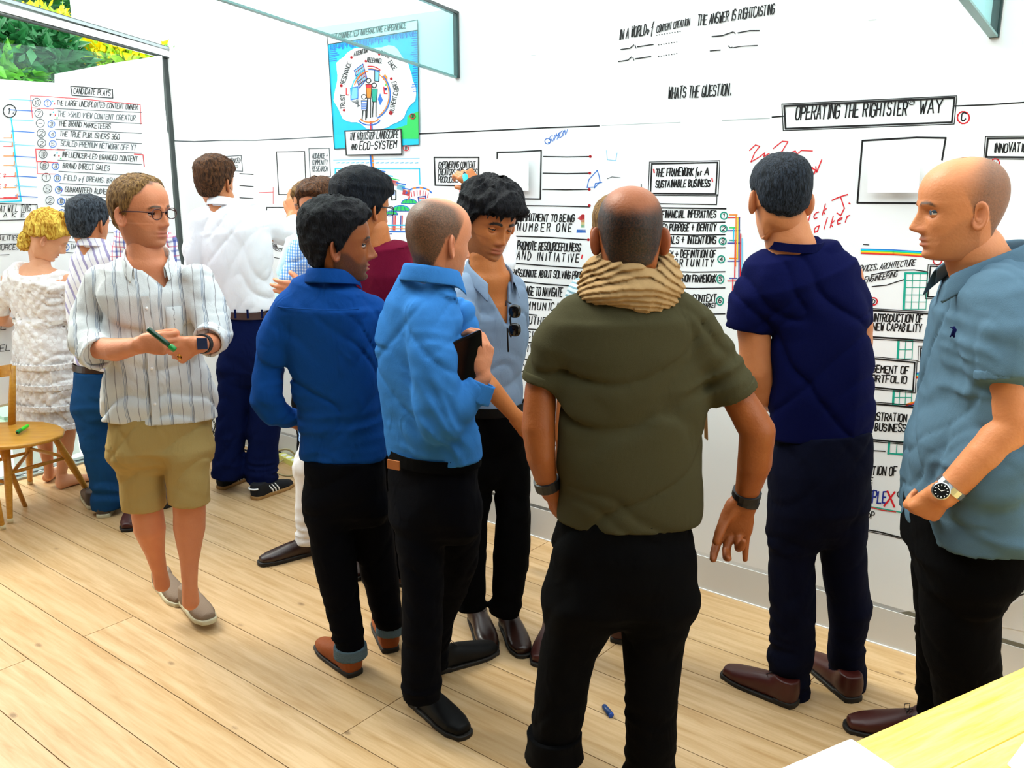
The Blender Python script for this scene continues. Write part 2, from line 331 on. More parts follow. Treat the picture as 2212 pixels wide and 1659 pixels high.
for k, (px_, py_, r_, kind) in enumerate(sh):
    c = plane_at(px_, py_, WD, SL+2.0+.35*(k % 3)+(1.0 if k > 7 else 0)); o_ = WDIST-float(c@WN)
    e = empty('shrub', sxz(SL+2.3, o_, 1.5), labs[k], 'shrub', 'garden shrubs beyond the glass')
    base = leafm[[0, 1, 0, 0, 4][kind]] if kind != 3 else leafm[2 if k != 2 else 0]
    leafcloud('foliage', c-up*.25, (r_, r_, r_*.9), 1500 if kind != 4 else 2200, .13 if kind != 4 else .11, base, e, k+5, .42 if kind != 4 else .1)
    b = MB(); b.tube([sxz(SL+2.4, o_, 1.0), c-up*.1], [.03, .015]); put(b.obj('stem', mat('brown_stem', '5a4630', .8)), e)
    if kind == 3: leafcloud('flowers', c-up*.15, (r_*1.02, r_*1.02, r_*.85), 900, .075, leafm[3], e, k+50, .7, 0)
# ------------------------------------------------------------------ marker drawings and lettering (strokes laid on the paper)
GL = {'A':'002640;1232','B':'0006263534230323;23323120 00','C':'4536160501103041','D':'000626444220 00','E':'40000646;0333','F':'000646;0333','G':'453616050110304143 23','H':'0006;4640;0343','I':'2026',
 'J':'3631201001','K':'0006;460340','L':'060040','M':'0006234640','N':'00064046','O':'16050110304145 3616','P':'0006364544 3303','Q':'160501103041453616;2240','R':'00063645443303;2340','S':'453616050413334241301001',
 'T':'0646;2620','U':'060110304146','V':'062046','W':'0610243046','X':'0046;0640','Y':'062346;2320','Z':'06460040','0':'160501103041453616','1':'152620','2':'05163645440040','3':'0516364544331 3;3342413010 01',
 '4':'30360242','5':'460604334241301001','6':'361604011030414 23303','7':'064610','8':'1605041333424130100102133344453616','9':'103042453616050413 43','+':'2125;0343','-':'0343','.':'2021','_':'0040',"'":'2624','*':'1135;1531;0343',
 '?':'05163645342322;2021','&':'40053645330110 3042','>':'054301','=':'0242;0444',',':'2110','/':'0046','f':'455625201 9;1343','o':'13020110213213','r':'1013;122333','s':'23130212110','(':'36141230',':':'2021;2425',
 'i':'2023;2526','c':'3313020110 30','k':'1016;331230','a':'3313021031;3330','l':'2026','h':'1016;132332 30','e':'02323313021030','n':'1013;12233230','d':'36303313021 030'}
def glyph(ch):
    if ch == 'f': return [[(4,6),(3,6),(2,4),(2,-1.5)], [(1,3),(3,3.3)]]
    if ch == 's': return [[(3,3),(2,3),(2,2),(3,1),(2,0)]]
    s = GL.get(ch) or GL.get(ch.upper()) or ''
    out = []
    for seg in s.split(';'):
        seg = seg.replace(' ', ''); out.append([(int(seg[i]), int(seg[i+1])) for i in range(0, len(seg)-1, 2)])
    return out
ADV = {'I': 3.0, ' ': 3.4, '.': 3, "'": 2.5, ',': 2.5, '1': 4}
def text_strokes(t, x0, y0, x1, y1, h, slant=.12, jit=.22, wide=1.0):
    adv = [ADV.get(c, 5.4)*wide for c in t]; tot = sum(adv)-1.2; L = math.hypot(x1-x0, y1-y0); sx = L/tot; dx, dy = (x1-x0)/L, (y1-y0)/L
    out = []; a = 0
    r = random.Random(hash(len(t)*31+int(x0)) & 0xffff)
    for c, ad in zip(t, adv):
        g = glyph(c); jy = r.uniform(-jit, jit); js = 1+r.uniform(-.08, .08); off = (.5 if c == 'I' else 0)
        for seg in g:
            pts = []
            for gx, gy in seg:
                gx = gx+r.uniform(-jit, jit)*.6-(1.2 if c in 'I1' else 0)*(.5); gy = gy*js+jy+r.uniform(-jit, jit)*.5
                u = (a+gx*min(1., wide*.98))*sx; v = gy/6*h
                pts.append((x0+dx*u+v*slant, y0+dy*u-v) if abs(dy) < .5 else (x0+dx*u+dy*v, y0+dy*u-dx*v))
            out.append(pts)
        a += ad
    return out
class Ink:
    """collects strokes in photograph pixels on one real plane; one mesh per colour"""
    def __init__(s, plane, off=.0025, tilt=None): s.pl = plane; s.off = off; s.q = {}; s.n = 0
    def stroke(s, pts, w=3, c='k'):
        b = s.q.setdefault(c, MB()); s.n += 1; off = s.off+.00002*(s.n % 40)
        for (xa, ya), (xb, yb) in zip(pts, pts[1:]):
            L = math.hypot(xb-xa, yb-ya)
            if L < .01: continue
            ux, uy = (xb-xa)/L, (yb-ya)/L; px, py = -uy*w/2, ux*w/2; ex, ey = ux*w*.35, uy*w*.35
            b.add([s.pl(xa-ex+px, ya-ey+py, off), s.pl(xa-ex-px, ya-ey-py, off), s.pl(xb+ex-px, yb+ey-py, off), s.pl(xb+ex+px, yb+ey+py, off)], [(0, 1, 2, 3)])
    def text(s, t, x0, y0, x1, y1, h, w=3, c='k', slant=.12, wide=1., jit=.22):
        for p in text_strokes(t, x0, y0, x1, y1, h, slant, jit, wide): s.stroke(p, w*(.86 if h > 14 else .74), c)
    def poly(s, P, c, up=0.):
        b = s.q.setdefault(c, MB()); s.n += 1
        b.add([s.pl(x, y, s.off+up-.0005) for x, y in P], [tuple(range(len(P)))])
    def box(s, P, w=3, c='k', dbl=False):
        s.stroke(list(P)+[P[0]], w, c)
        if dbl:
            cx = sum(p[0] for p in P)/len(P); cy = sum(p[1] for p in P)/len(P)
            s.stroke([(x+(5 if x > cx else -5), y+(4 if y > cy else -4)) for x, y in list(P)+[P[0]]], w*.5, c)
    def ring(s, x, y, r, w=2.5, c='k', a0=0, a1=360, ry=None):
        n = 14; s.stroke([(x+r*math.cos(math.radians(a0+(a1-a0)*k/n)), y+(ry or r)*math.sin(math.radians(a0+(a1-a0)*k/n))) for k in range(n+1)], w, c)
    def done(s, name, parent):
        for c, b in s.q.items(): o = b.obj(name, INK[c]); o['kind'] = 'stuff'; put(o, parent)
def sheet(nm, P, plane, parent, m=paper, th=.0015, off=.002, label=None):
    b = MB(); q = [plane(x, y, off) for x, y in P]; nrm = -WN if plane is wall_at else -WD
    b.prism(q, nrm*-th); o = b.obj(nm, m); 
    if label: o['label'] = label
    return put(o, parent)
def thing_at(name, p, label, cat, group=None): return empty(name, p, label, cat, group)
W_ = wall_at
# writing on the wall itself, above the paper
wd_ = thing_at('wall_writing', wall_at(1510, 130, .002), 'black marker writing on the white wall above the paper, in a world of content creation', 'writing')
k = Ink(wall_at)
k.text('IN A WORLD', 1337, 86, 1395, 74, 22, 2.6); k.text('of', 1397, 74, 1411, 71, 24, 2.6); k.text('CONTENT CREATION', 1418, 70, 1489, 54, 15, 2)
k.text('THE ANSWER IS RIGHTCASTING', 1506, 56, 1672, 30, 22, 2.6)
for y, x0 in ((104, 1341), (130, 1336)): k.stroke([(x0, y+3), (x0+20, y), (x0+28, y-7)], 2.4); k.stroke([(x0+31, y-6), (x0+33, y)], 2); k.stroke([(x0+36, y-3), (x0+70, y-8)], 2.4)
for x0, y0, n in ((1418, 76, 10), (1422, 97, 8), (1422, 122, 8)):
    for i in range(n): k.stroke([(x0+i*5.6, y0-i*.9), (x0+i*5.6+1.5, y0-i*.9)], 2)
k.stroke([(1538, 79), (1560, 77), (1583, 69)], 2.6); k.stroke([(1585, 69), (1588, 73)], 2); k.stroke([(1594, 71), (1620, 66), (1640, 66)], 2.6)
k.stroke([(1534, 110), (1556, 108)], 2.4); k.stroke([(1573, 99), (1577, 103), (1582, 102)], 2); k.stroke([(1584, 103), (1600, 100), (1636, 98)], 2)
k.text('WHATS THE QUESTION.', 1443, 213, 1578, 205, 24, 2.8)
k.stroke([(1147, 120), (1158, 119)], 1, 'e'); k.stroke([(1876, 44), (1893, 42)], 1.6, 'e')
k.done('lettering', wd_)
# the long paper on the back wall
pa = thing_at('wall_paper_sheet', wall_at(1200, 700, .002), 'long white paper covering the back wall below the black line, full of marker drawings', 'paper')
sheet('paper', [(371, 303), (555, 301), (1295, 271), (2212, 219), (2390, 205), (2390, 1400), (1985, 1318), (1917, 1326), (1500, 1196), (1040, 1064), (560, 930), (372, 880)], wall_at, pa)
k = Ink(wall_at)
k.stroke([(366, 304), (420, 306), (480, 303), (555, 303), (640, 299), (718, 295)], 2.4, 'm'); k.stroke([(906, 289), (1060, 282), (1180, 276), (1294, 272)], 3)
k.stroke([(1300, 271), (1470, 264)], 1.2, 'e'); k.stroke([(1560, 260), (1662, 255)], 2, 'e'); k.stroke([(1668, 253), (1692, 251)], 3); k.stroke([(2062, 229), (2141, 226), (2212, 221)], 3)
# left blocks
k.box([(487, 338), (521, 336), (524, 370), (489, 368)], 1.6, 'm'); k.text('REDUCED', 491, 352, 519, 352, 10, 1.3); k.text('IP', 502, 366, 514, 366, 9, 1.3)
for y in (376, 402, 428): k.stroke([(518, y-1), (547, y+1)], 1.8)
k.box([(597, 328), (658, 327), (661, 421), (602, 420)], 1.8)
k.box([(667, 321), (711, 320), (714, 381), (670, 383)], 1.6, 'm')
for i, t in enumerate(('AUDIENCE +', 'COMMUNITY', 'RESEARCH')): k.text(t, 674, 342+i*14, 707, 342+i*14, 11, 1.6, 'm')
k.stroke([(560, 416), (590, 415)], 1.2, 'r'); k.stroke([(590, 404), (590, 440)], 1, 'r'); k.stroke([(576, 454), (576, 448), (620, 448), (621, 459)], 2)
for i in range(26):
    a = i*.5; k.stroke([(606+9*math.cos(a), 530+6*math.sin(a)), (606+17*math.cos(a+.2), 530+11*math.sin(a+.2))], 1.4)
k.ring(606, 530, 18, 1.3, 'k', ry=13); k.stroke([(617, 512), (630, 510), (631, 528)], 1, 'r'); k.stroke([(592, 556), (606, 559)], 1.5); k.text('F', 602, 582, 608, 582, 10, 2)
# landscape drawing below the poster
k.stroke([(738, 364), (724, 364), (724, 400)], 2.4, 'c'); k.stroke([(724, 364), (906, 364), (907, 398)], 2.4, 'c'); k.stroke([(720, 346), (906, 342)], 1.2, 'l')
for i in range(17): k.stroke([(727+i*10.6, 352), (733+i*10.6, 351)], 2.4, 'l')
k.stroke([(800, 336), (803, 366)], 3.5, 'b'); k.stroke([(804, 336), (807, 366)], 3.5, 'o')
for i, (x, y) in enumerate([(790, 367), (808, 369), (822, 374), (838, 384), (852, 392), (866, 402), (878, 413)]):
    k.poly([(x-8, y-4), (x+9, y), (x+7, y+11), (x-9, y+7)], 'robyrcr'[i]); k.stroke([(x-9, y-7), (x+10, y-3)], 2.5, 'bnbcgbb'[i])
k.poly([(798, 360), (815, 363), (814, 368), (798, 366)], 'b')
for i in range(9):
    a = math.radians(200+i*15); k.stroke([(905+30*math.cos(a), 425+20*math.sin(a)), (905+30*math.cos(a+.22), 425+20*math.sin(a+.22))], 3, 'bo'[i % 2]); k.stroke([(905+26*math.cos(a), 427+16*math.sin(a)), (905+24*math.cos(a), 436+14*math.sin(a))], 1.5, 'r')
k.box([(845, 412), (855, 412), (855, 431), (846, 432)], 2.2); k.poly([(847, 414), (853, 414), (853, 422), (847, 422)], 'b'); k.box([(903, 426), (919, 424), (921, 437), (905, 438)], 2.2, 'n'); k.stroke([(906, 429), (917, 428)], 2, 'r'); k.stroke([(907, 433), (918, 432)], 2, 'c')
for x, y, r in ((866, 456, 20), (884, 440, 17), (845, 464, 14)):
    for t, cc in ((0, 'c'), (.5, 'g')):
        k.poly([(x+r*math.cos(math.radians(180+i*18)), y-(4 if t else 0)+r*.62*math.sin(math.radians(180+i*18))*(1-t*.5)+(t*6)) for i in range(11)], cc, .0002*(1+t))
    k.ring(x, y, r, 1.6, 'b', 180, 360, r*.62); k.stroke([(x-r, y), (x+r, y)], 1.4, 'n')
    for i in (-.5, 0, .5): k.stroke([(x+i*r, y), (x+i*r*.6, y-r*.58)], 1, 'n')
for x, c in ((848, 'n'), (851, 'r'), (866, 'n'), (869, 'r'), (854, 'r')): k.stroke([(x, 466), (x-1, 497)], 2, c)
k.stroke([(833, 487), (905, 486)], 2.5, 'c'); k.stroke([(833, 494), (905, 494)], 2, 'o'); k.stroke([(832, 500), (900, 501)], 2.8, 'b'); k.stroke([(834, 505), (846, 505)], 2, 'n')
# empowering box
k.box([(938, 340), (1034, 340), (1033, 402), (940, 400)], 3); k.text('EMPOWERING CONTENT', 947, 362, 1026, 362, 13, 2.2); k.text('CREATORS PUBLISHERS', 946, 378, 1030, 378, 13, 2.2); k.text('PRODUCERS + MORE', 946, 394, 1020, 394, 13, 2.2)
k.ring(999, 413, 6, 1.6, 'r'); k.text('B2A', 995, 416, 1003, 416, 6, 1.2)
# drawn frame with the blank card
k.stroke([(1074, 343), (1074, 329), (1120, 328), (1169, 325), (1167, 430), (1106, 429)], 3)
for y, x0, x1 in ((338, 1174, 1275), (374, 1173, 1274), (409, 1172, 1273), (444, 1122, 1273)): k.stroke([(x0, y), ((x0+x1)/2, y+1), (x1, y+(3 if y == 444 else 0))], 2.4); k.ring(x1, y, 1.6, 2.6, 'r')
k.text('COMMITMENT TO BEING', 1116, 477, 1240, 479, 15, 2.9); k.text('NUMBER ONE', 1117, 498, 1238, 501, 17, 2.6, wide=1.5)
# coloured figure 1
for y0, y1, c in ((464, 472, 'r'), (472, 480, 'o'), (480, 486, 'y'), (486, 492, 'g'), (492, 503, 'b')):
    xa, xb = (1255, 1262)
    if c == 'b': k.poly([(1246, 496), (1265, 496), (1266, 503), (1245, 503)], 'b')
    else: k.poly([(xa, y0), (xb+1, y0), (xb+1, y1), (xa, y1)], c)
k.poly([(1247, 472), (1257, 463), (1262, 463), (1262, 474), (1254, 476)], 'r')
k.stroke([(1105, 510), (1190, 513), (1271, 518)], 2.8); k.ring(1271, 518, 1.5, 2.6, 'r')
k.stroke([(1112, 514), (1113, 521)], 3, 'r'); k.text('PROMOTE RESOURCEFULNESS', 1117, 539, 1253, 543, 17, 2.9); k.text('AND INITIATIVE', 1116, 560, 1253, 567, 17, 2.6, wide=1.4); k.stroke([(1258, 551), (1256, 558)], 3, 'r')
k.stroke([(1097, 532), (1112, 533)], 2, 'r'); k.stroke([(1095, 538), (1112, 540)], 2.4, 'b'); k.stroke([(1096, 535), (1112, 536)], 1.6, 'g')
k.stroke([(1115, 569), (1190, 575), (1271, 580)], 2.8); k.ring(1271, 580, 1.5, 2.4, 'r')
k.text('PASSIONATE ABOUT SOLVING PROBLEMS', 1106, 596, 1280, 604, 15, 2.6); k.stroke([(1123, 608), (1180, 614), (1240, 618)], 2.8)
k.text('COURAGE TO NAVIGATE', 1113, 636, 1214, 641, 18, 2.8); k.stroke([(1128, 642), (1192, 648)], 2.8)
k.text('COMMUNICATION', 1115, 668, 1250, 672, 16, 2.6, wide=1.3); k.stroke([(1131, 678), (1160, 681)], 2.6)
k.text('TRUTHFUL', 1122, 698, 1200, 702, 15, 2.6, wide=1.3); k.stroke([(1128, 710), (1160, 712)], 2.6); k.text('FOCUSED', 1118, 728, 1190, 731, 14, 2.6, wide=1.3); k.stroke([(1128, 739), (1160, 741)], 2.6)
k.text('DRIVEN', 1112, 758, 1180, 761, 14, 2.6, wide=1.3); k.text('CARE', 1120, 802, 1180, 804, 14, 2.6); k.stroke([(1115, 775), (1150, 777)], 2.6)
k.stroke([(1080, 890), (1530, 860)], .1); k.text('FAIR', 1190, 922, 1240, 926, 16, 2.6); k.stroke([(1198, 933), (1215, 936)], 2.6); k.stroke([(1198, 962), (1215, 965)], 2.6)
# framework box and list
k.box([(1408, 354), (1550, 351), (1546, 419), (1405, 418)], 3.4, dbl=True); k.stroke([(1412, 366), (1413, 373)], 3, 'r'); k.text('THE FRAMEWORK', 1416, 381, 1497, 379, 16, 2.8); k.text('for', 1501, 380, 1516, 379, 17, 2.6); k.text('A', 1522, 378, 1531, 378, 15, 2.8)
k.text('SUSTAINABLE BUSINESS', 1416, 405, 1533, 403, 15, 2.8); k.stroke([(1538, 385), (1539, 392)], 3, 'r')
k.stroke([(1549, 420), (1548, 441)], 1.8); k.stroke([(1424, 440), (1548, 442)], 2.2); k.stroke([(1428, 449), (1568, 451)], 3)
rows_ = [(465, 'FINANCIAL IMPERATIVES', 1429), (494, 'SHARED PURPOSE + IDENTITY', 1405), (521, 'GOALS + INTENTIONS', 1432), (551, 'CLARITY + DEFINITION OF', 1410), (570, 'OPPORTUNITY', 1420), (603, 'COMMON DECISION FRAMEWORK', 1412), (645, 'DEFINED CONTEXT', 1442)]
for i, (y, t, x0) in enumerate(rows_): k.text(t, x0, y+5, 1546 if i not in (3, 4) else 1545, y+(5 if i < 5 else 7), 15, 2.7, wide=1.0 if i != 4 else 1.6)
k.text('OF THE MARKET', 1490, 663, 1546, 664, 9, 2.2)
for y in (479, 506, 534, 586, 621, 677): k.stroke([(1428, y), (1500, y+2), (1566, y+1)], 2.6)
for i, (x, y) in enumerate([(1564, 466), (1563, 494), (1561, 521), (1558, 560), (1556, 603), (1555, 650)]):
    k.ring(x, y, 7.5, 2.6, 't', ry=7.5 if i < 4 else 9); k.text(str(i+1), x-3, y+4, x+3, y+4, 9, 2.2)
for i, (y, c1, c2) in enumerate([(466, 'o', 'r'), (494, 'g', 'n'), (521, 't', 'n'), (560, 'o', 'n'), (603, 'n', 'r'), (650, 'r', 'r')]):
    k.stroke([(1576, y-2), (1592, y-2)], 2.4, c1); k.stroke([(1572, y+4), (1598, y+4)], 2.2, c2)
for x, c, y0, y1 in ((1590, 'o', 465, 575), (1594, 'y', 470, 560), (1585, 'c', 494, 522), (1597, 'n', 470, 600), (1600, 'r', 505, 600), (1583, 'r', 603, 650), (1603, 'l', 516, 745), (1588, 'r', 520, 600)): k.stroke([(x, y0), (x-1, y1)], 2.4, c)
# operating box, blank card frame, innovation
k.box([(1694, 229), (2062, 211), (2056, 264), (1697, 278)], 4, dbl=True); k.text('OPERATING THE RIGHTSTER', 1718, 259, 1958, 248, 29, 3.6); k.text('WAY', 1986, 246, 2034, 243, 28, 3.8)
k.ring(1969, 220, 6.5, 1.6); k.text('TM', 1965, 223, 1973, 222, 6, 1.4); k.ring(2081, 254, 13, 3, 'r'); k.text('C', 2076, 261, 2086, 260, 16, 3.2)
k.stroke([(2035, 345), (2043, 298), (1980, 297), (1863, 304), (1852, 438), (1979, 439)], 4)
k.box([(2134, 299), (2230, 298), (2225, 340), (2130, 339)], 4.2, dbl=True); k.text('INNOVATION', 2146, 329, 2226, 328, 19, 3); k.ring(2150, 352, 9, 2.6, 'r'); k.text('N', 2147, 355, 2153, 355, 8, 2)
# signatures
for P in ([(1619, 325), (1632, 313), (1641, 316), (1630, 330), (1622, 350), (1642, 338), (1652, 330), (1650, 338), (1662, 331)], [(1670, 321), (1690, 305), (1702, 306), (1690, 326), (1671, 339), (1690, 331), (1706, 330), (1718, 326), (1722, 333), (1731, 325), (1755, 326)]): k.stroke(P, 2.2, 'r')
for P in ([(1732, 366), (1744, 363), (1742, 376), (1733, 374), (1732, 366)], [(1745, 365), (1755, 362), (1752, 373)], [(1755, 364), (1762, 367), (1758, 376)], [(1775, 345), (1764, 372), (1762, 360)]): k.stroke(P, 2.6, 'r')
k.text('ick', 1741, 478, 1785, 462, 26, 2.6, 'r', slant=.3); k.stroke([(1797, 433), (1812, 426), (1831, 420)], 2.6, 'r'); k.stroke([(1816, 426), (1824, 450), (1816, 466), (1808, 460)], 2.6, 'r'); k.stroke([(1834, 439), (1836, 440)], 3, 'r')
k.text('alker', 1757, 503, 1836, 476, 26, 2.6, 'r', slant=.3)
k.text('SIMON', 1183, 310, 1222, 292, 14, 1.8, 'b', slant=.35); k.ring(1183, 305, 6, 1.6, 'b')
k.stroke([(1285, 404), (1268, 405), (1272, 388), (1290, 368), (1294, 380), (1296, 393), (1284, 406), (1286, 396), (1300, 394)], 1.7, 'b'); k.stroke([(1312, 386), (1322, 382), (1340, 384)], 1.4, 'm')
k.stroke([(1310, 325), (1312, 345), (1330, 347), (1333, 330)], 1.2, 'l'); k.stroke([(1385, 398), (1385, 406)], 2)
# lower right drawings
for i, c in enumerate('bcgyor'): k.stroke([(1860, 538+i*1.9), (1930, 540+i*2.0), (2012, 545+i*2.1)], 2.2, c)
k.stroke([(1865, 528), (1877, 529)], 2)
k.text('SERVICES, ARCHITECTURE', 1842, 589, 1976, 573, 13, 2.2, slant=.3); k.text('ENGINEERING', 1866, 611, 1937, 597, 12, 2.2, slant=.3); k.stroke([(1882, 594), (1930, 584), (1975, 583), (2003, 587)], 2.2); k.stroke([(1884, 619), (1915, 616), (1955, 603)], 2.2)
def grid(x0, y0, x1, y1, nx, ny, sk=0):
    for i in range(nx+1): k.stroke([(x0+(x1-x0)*i/nx, y0), (x0+(x1-x0)*i/nx-sk, y1)], 5 if i == 0 else 1.6, 't')
    for j in range(ny+1): k.stroke([(x0-sk*j/ny, y0+(y1-y0)*j/ny), (x1-sk*j/ny, y0+(y1-y0)*j/ny)], 4 if j == 0 and ny > 3 else 1.6, 't')
grid(1956, 590, 2004, 668, 3, 5, 4); grid(1941, 736, 1972, 775, 2, 2, 2); grid(1931, 843, 1970, 874, 3, 2, 2); grid(1921, 954, 1972, 980, 3, 1, 2); k.stroke([(1918, 979), (1972, 985)], 3, 't')
k.ring(2025, 563, 9, 2.6, 'r'); k.box([(2010, 575), (2060, 577), (2052, 642), (2004, 641)], 3, dbl=True); k.text('M', 2023, 610, 2033, 610, 22, 3)
k.ring(1887, 651, 8, 2.6, 'r'); k.text('D', 1884, 656, 1890, 656, 9, 2.4)
k.box([(1860, 669), (2012, 678), (2008, 736), (1858, 726)], 3.6, dbl=True); k.text('INTRODUCTION OF', 1886, 694, 1992, 697, 16, 3); k.text('NEW CAPABILITY', 1885, 713, 1990, 717, 16, 3)
k.box([(1989, 752), (2030, 753), (2030, 779), (1988, 777)], 2.6, dbl=True); k.text('C', 1998, 771, 2006, 771, 12, 2.6)
k.box([(1840, 770), (1976, 783), (1972, 845), (1840, 832)], 3.4, dbl=True); k.text('MANAGEMENT OF', 1846, 802, 1962, 808, 15, 3); k.text('PORTFOLIO', 1872, 824, 1958, 828, 15, 3)
for i, c in enumerate('bgcyor'): k.stroke([(1979, 806+i*2), (1998, 806+i*2)], 2.2, c)
k.box([(1840, 868), (1974, 880), (1971, 958), (1840, 945)], 3.6, dbl=True); k.text('ADMINISTRATION', 1848, 906, 1958, 911, 16, 3); k.text('OF BUSINESS', 1866, 929, 1956, 933, 16, 3)
for i, c in enumerate('orb'): k.stroke([(1958, 873+i*3), (1987, 865+i*3)], 2.6, c)
k.stroke([(1880, 973), (1912, 975)], 2.4); k.text('EVOLUTION OF', 1840, 1024, 1936, 1027, 18, 3); k.text('THE', 1864, 1041, 1885, 1043, 12, 2.8)
k.text('RIGHT', 1836, 1084, 1882, 1085, 24, 3.4); k.text('PLE', 1884, 1086, 1914, 1087, 26, 3.6, 'n'); k.stroke([(1917, 1061), (1932, 1095)], 4, 'r'); k.stroke([(1933, 1063), (1910, 1093)], 4, 'r'); k.ring(1946, 1068, 7.5, 2); k.text('TM', 1942, 1071, 1950, 1071, 6, 1.6)
k.stroke([(1855, 1090), (1900, 1098), (1948, 1107)], 2.6, 't'); k.stroke([(1862, 1091), (1905, 1102), (1935, 1106)], 2, 'r'); k.text('THE IDP', 1836, 1118, 1888, 1120, 13, 2.8)
k.stroke([(1860, 1142), (1900, 1149), (1953, 1163)], 3); k.stroke([(1860, 1145), (1920, 1157), (1953, 1166)], 1.6)
k.stroke([(1525, 862), (1555, 868)], 2.6); k.stroke([(1525, 866), (1552, 870)], 1.4)
k.done('lettering', pa)
def lifted(P, off, label, par=None):
    e = thing_at('blank_card', wall_at(P[0][0], P[0][1], off), label, 'card', 'blank cards lifted off the wall'); b = MB(); q = [wall_at(x, y, off) for x, y in P]; b.prism(q, WN*.004)
    put(b.obj('card_face', card), e); b = MB(); b.prism([p+(sum(q)/4-p)*.5+WN*.0045 for p in q], WN*(off-.006)); put(b.obj('foam_pad', card), e)
lifted([(1075, 341), (1141, 338), (1141, 412), (1076, 411)], .03, 'blank white card fixed in the drawn frame right of the empowering box')
lifted([(1874, 326), (1988, 326), (1984, 416), (1874, 416)], .04, 'blank white card fixed in the drawn frame below the operating title box')
# skewed sheet low at the right
e = thing_at('paper_sheet', wall_at(2190, 1250, .01), 'loose skewed sheet with green and yellow hatching low beside the right-hand man', 'paper')
b = MB(); b.prism([wall_at(x, y, .02+.0004*max(0, x-2080)) for x, y in ((2090, 1010), (2300, 1010), (2300, 1250), (2148, 1322), (2080, 1335))], WN*.002); put(b.obj('sheet', paper), e)
k = Ink(lambda x, y, off=0: wall_at(x, y, off+.02+.0004*max(0, x-2080)), .003)
k.stroke([(2144, 1282), (2230, 1250)], 3); k.stroke([(2148, 1308), (2240, 1272)], 3); k.text('ON FRAMEWORK', 2154, 1300, 2290, 1249, 14, 3)
for i in range(4): k.stroke([(2160-i*2, 1232+i*7), (2230, 1205+i*7)], 3, 'tygt'[i])
k.poly([(2165, 1235), (2230, 1212), (2230, 1235), (2160, 1258)], 'y'); k.stroke([(2152, 1254), (2185, 1244)], 2.4, 'o'); k.stroke([(2190, 1208), (2212, 1240)], 2.6); k.stroke([(2172, 1228), (2184, 1248)], 2.6); k.stroke([(2185, 1203), (2230, 1222)], 2.6); k.stroke([(2186, 1246), (2230, 1228)], 3)
k.done('lettering', e)
# poster
po = thing_at('poster', wall_at(805, 190, .006), 'turquoise painted poster with stick people under the glass beam', 'poster')
po_sh = sheet('poster_sheet', [(708, 97), (902, 65), (905, 313), (722, 322)], wall_at, po, mat('turquoise_poster_paint', '0cc4ee', .5, var=.12), off=.005)
sheet('title_strip', [(706, 76), (902, 43), (902, 64), (708, 96)], wall_at, po, off=.005)
k = Ink(wall_at, .0065)
r_ = random.Random(3)
k.poly([(722, 292), (905, 270), (905, 313), (722, 322)], 't' if False else 'c'); k.poly([(845, 280), (905, 262), (905, 300), (850, 300)], 'g', .0003); k.poly([(880, 250), (905, 240), (905, 290), (878, 290)], 'g', .0002)
for i in range(60): x = 714+i*3.1; k.stroke([(x, 97-(x-708)*.165+2), (x+r_.uniform(-2, 2), 97-(x-708)*.165+r_.uniform(7, 15))], 1.6, 'b')
for i in range(26): y = 72+i*5; k.stroke([(901, y), (901-r_.uniform(6, 14), y+1)], 1.6, 'b')
for i in range(8): y = 104+i*4; k.stroke([(712, y), (712+r_.uniform(10, 24), y-2)], 1.4, 'b')
P = []
for i in range(48):
    a = 2*PI*i/48; rr = 1+.03*math.sin(a*9)+.04*math.sin(a*5+1)+r_.uniform(-.02, .02); P.append((808+86*rr*math.copysign(abs(math.cos(a))**.8, math.cos(a)), 188+88*rr*math.copysign(abs(math.sin(a))**.85, math.sin(a))))
k.poly(P, 'w', .0006)
k.off = .0078
k.box([(706, 76), (902, 43), (905, 313), (722, 322), (708, 97)], 1.4); k.stroke([(708, 96), (902, 65)], 1.8); k.text('A CONNECTED INTERACTIVE EXPERIENCE', 723, 85, 876, 61, 12, 1.9)
k.ring(800, 205, 40, 2, 'o', -60, 60, 50); k.ring(800, 205, 43, 2.4, 'b', -50, 70, 53); k.ring(800, 205, 38, 2.2, 'o', 205, 262, 52); k.ring(800, 205, 42, 2, 'c', 180, 250, 56); k.ring(800, 205, 42, 2.4, 'r', 262, 300, 62); k.ring(800, 205, 38, 2.2, 'o', 262, 298, 57); k.ring(800, 205, 45, 2, 'b', 265, 296, 55)
k.ring(798, 255, 24, 2.4, 'b', 20, 160, 15); k.ring(798, 254, 20, 2.4, 'o', 20, 160, 10); k.stroke([(800, 262), (801, 280)], 3, 'r'); k.stroke([(803, 262), (804, 280)], 2.4, 'b')
k.poly([(765, 152), (784, 138), (793, 170), (776, 190)], 'l'); k.box([(765, 152), (784, 138), (793, 170), (776, 190)], 1.6, 'n')
for i in range(5): k.stroke([(768+i*1.5, 156+i*7), (786+i*1.2, 143+i*7)], 1.4, 'k'); k.stroke([(769+i*4, 153-i*3), (778+i*3, 186-i*4)], 1, 'r')
k.poly([(809, 151), (819, 152), (818, 176), (809, 175)], 'l'); k.box([(809, 151), (819, 152), (818, 176), (809, 175)], 1.6); k.poly([(757, 190), (773, 187), (773, 212), (758, 216)], 'l'); k.box([(757, 190), (773, 187), (773, 212), (758, 216)], 1.6, 'b')
k.poly([(821, 201), (827, 216), (821, 228), (816, 214)], 'b'); k.poly([(826, 165), (832, 160), (837, 167), (836, 178), (833, 178), (833, 168), (827, 173)], 'o'); k.stroke([(836, 178), (833, 184)], 3, 'g'); k.stroke([(829, 188), (830, 202), (836, 202)], 2.5, 'r'); k.ring(833, 192, 1.6, 2.6, 'n'); k.stroke([(748, 190), (748, 205), (753, 205)], 2.2, 'r')
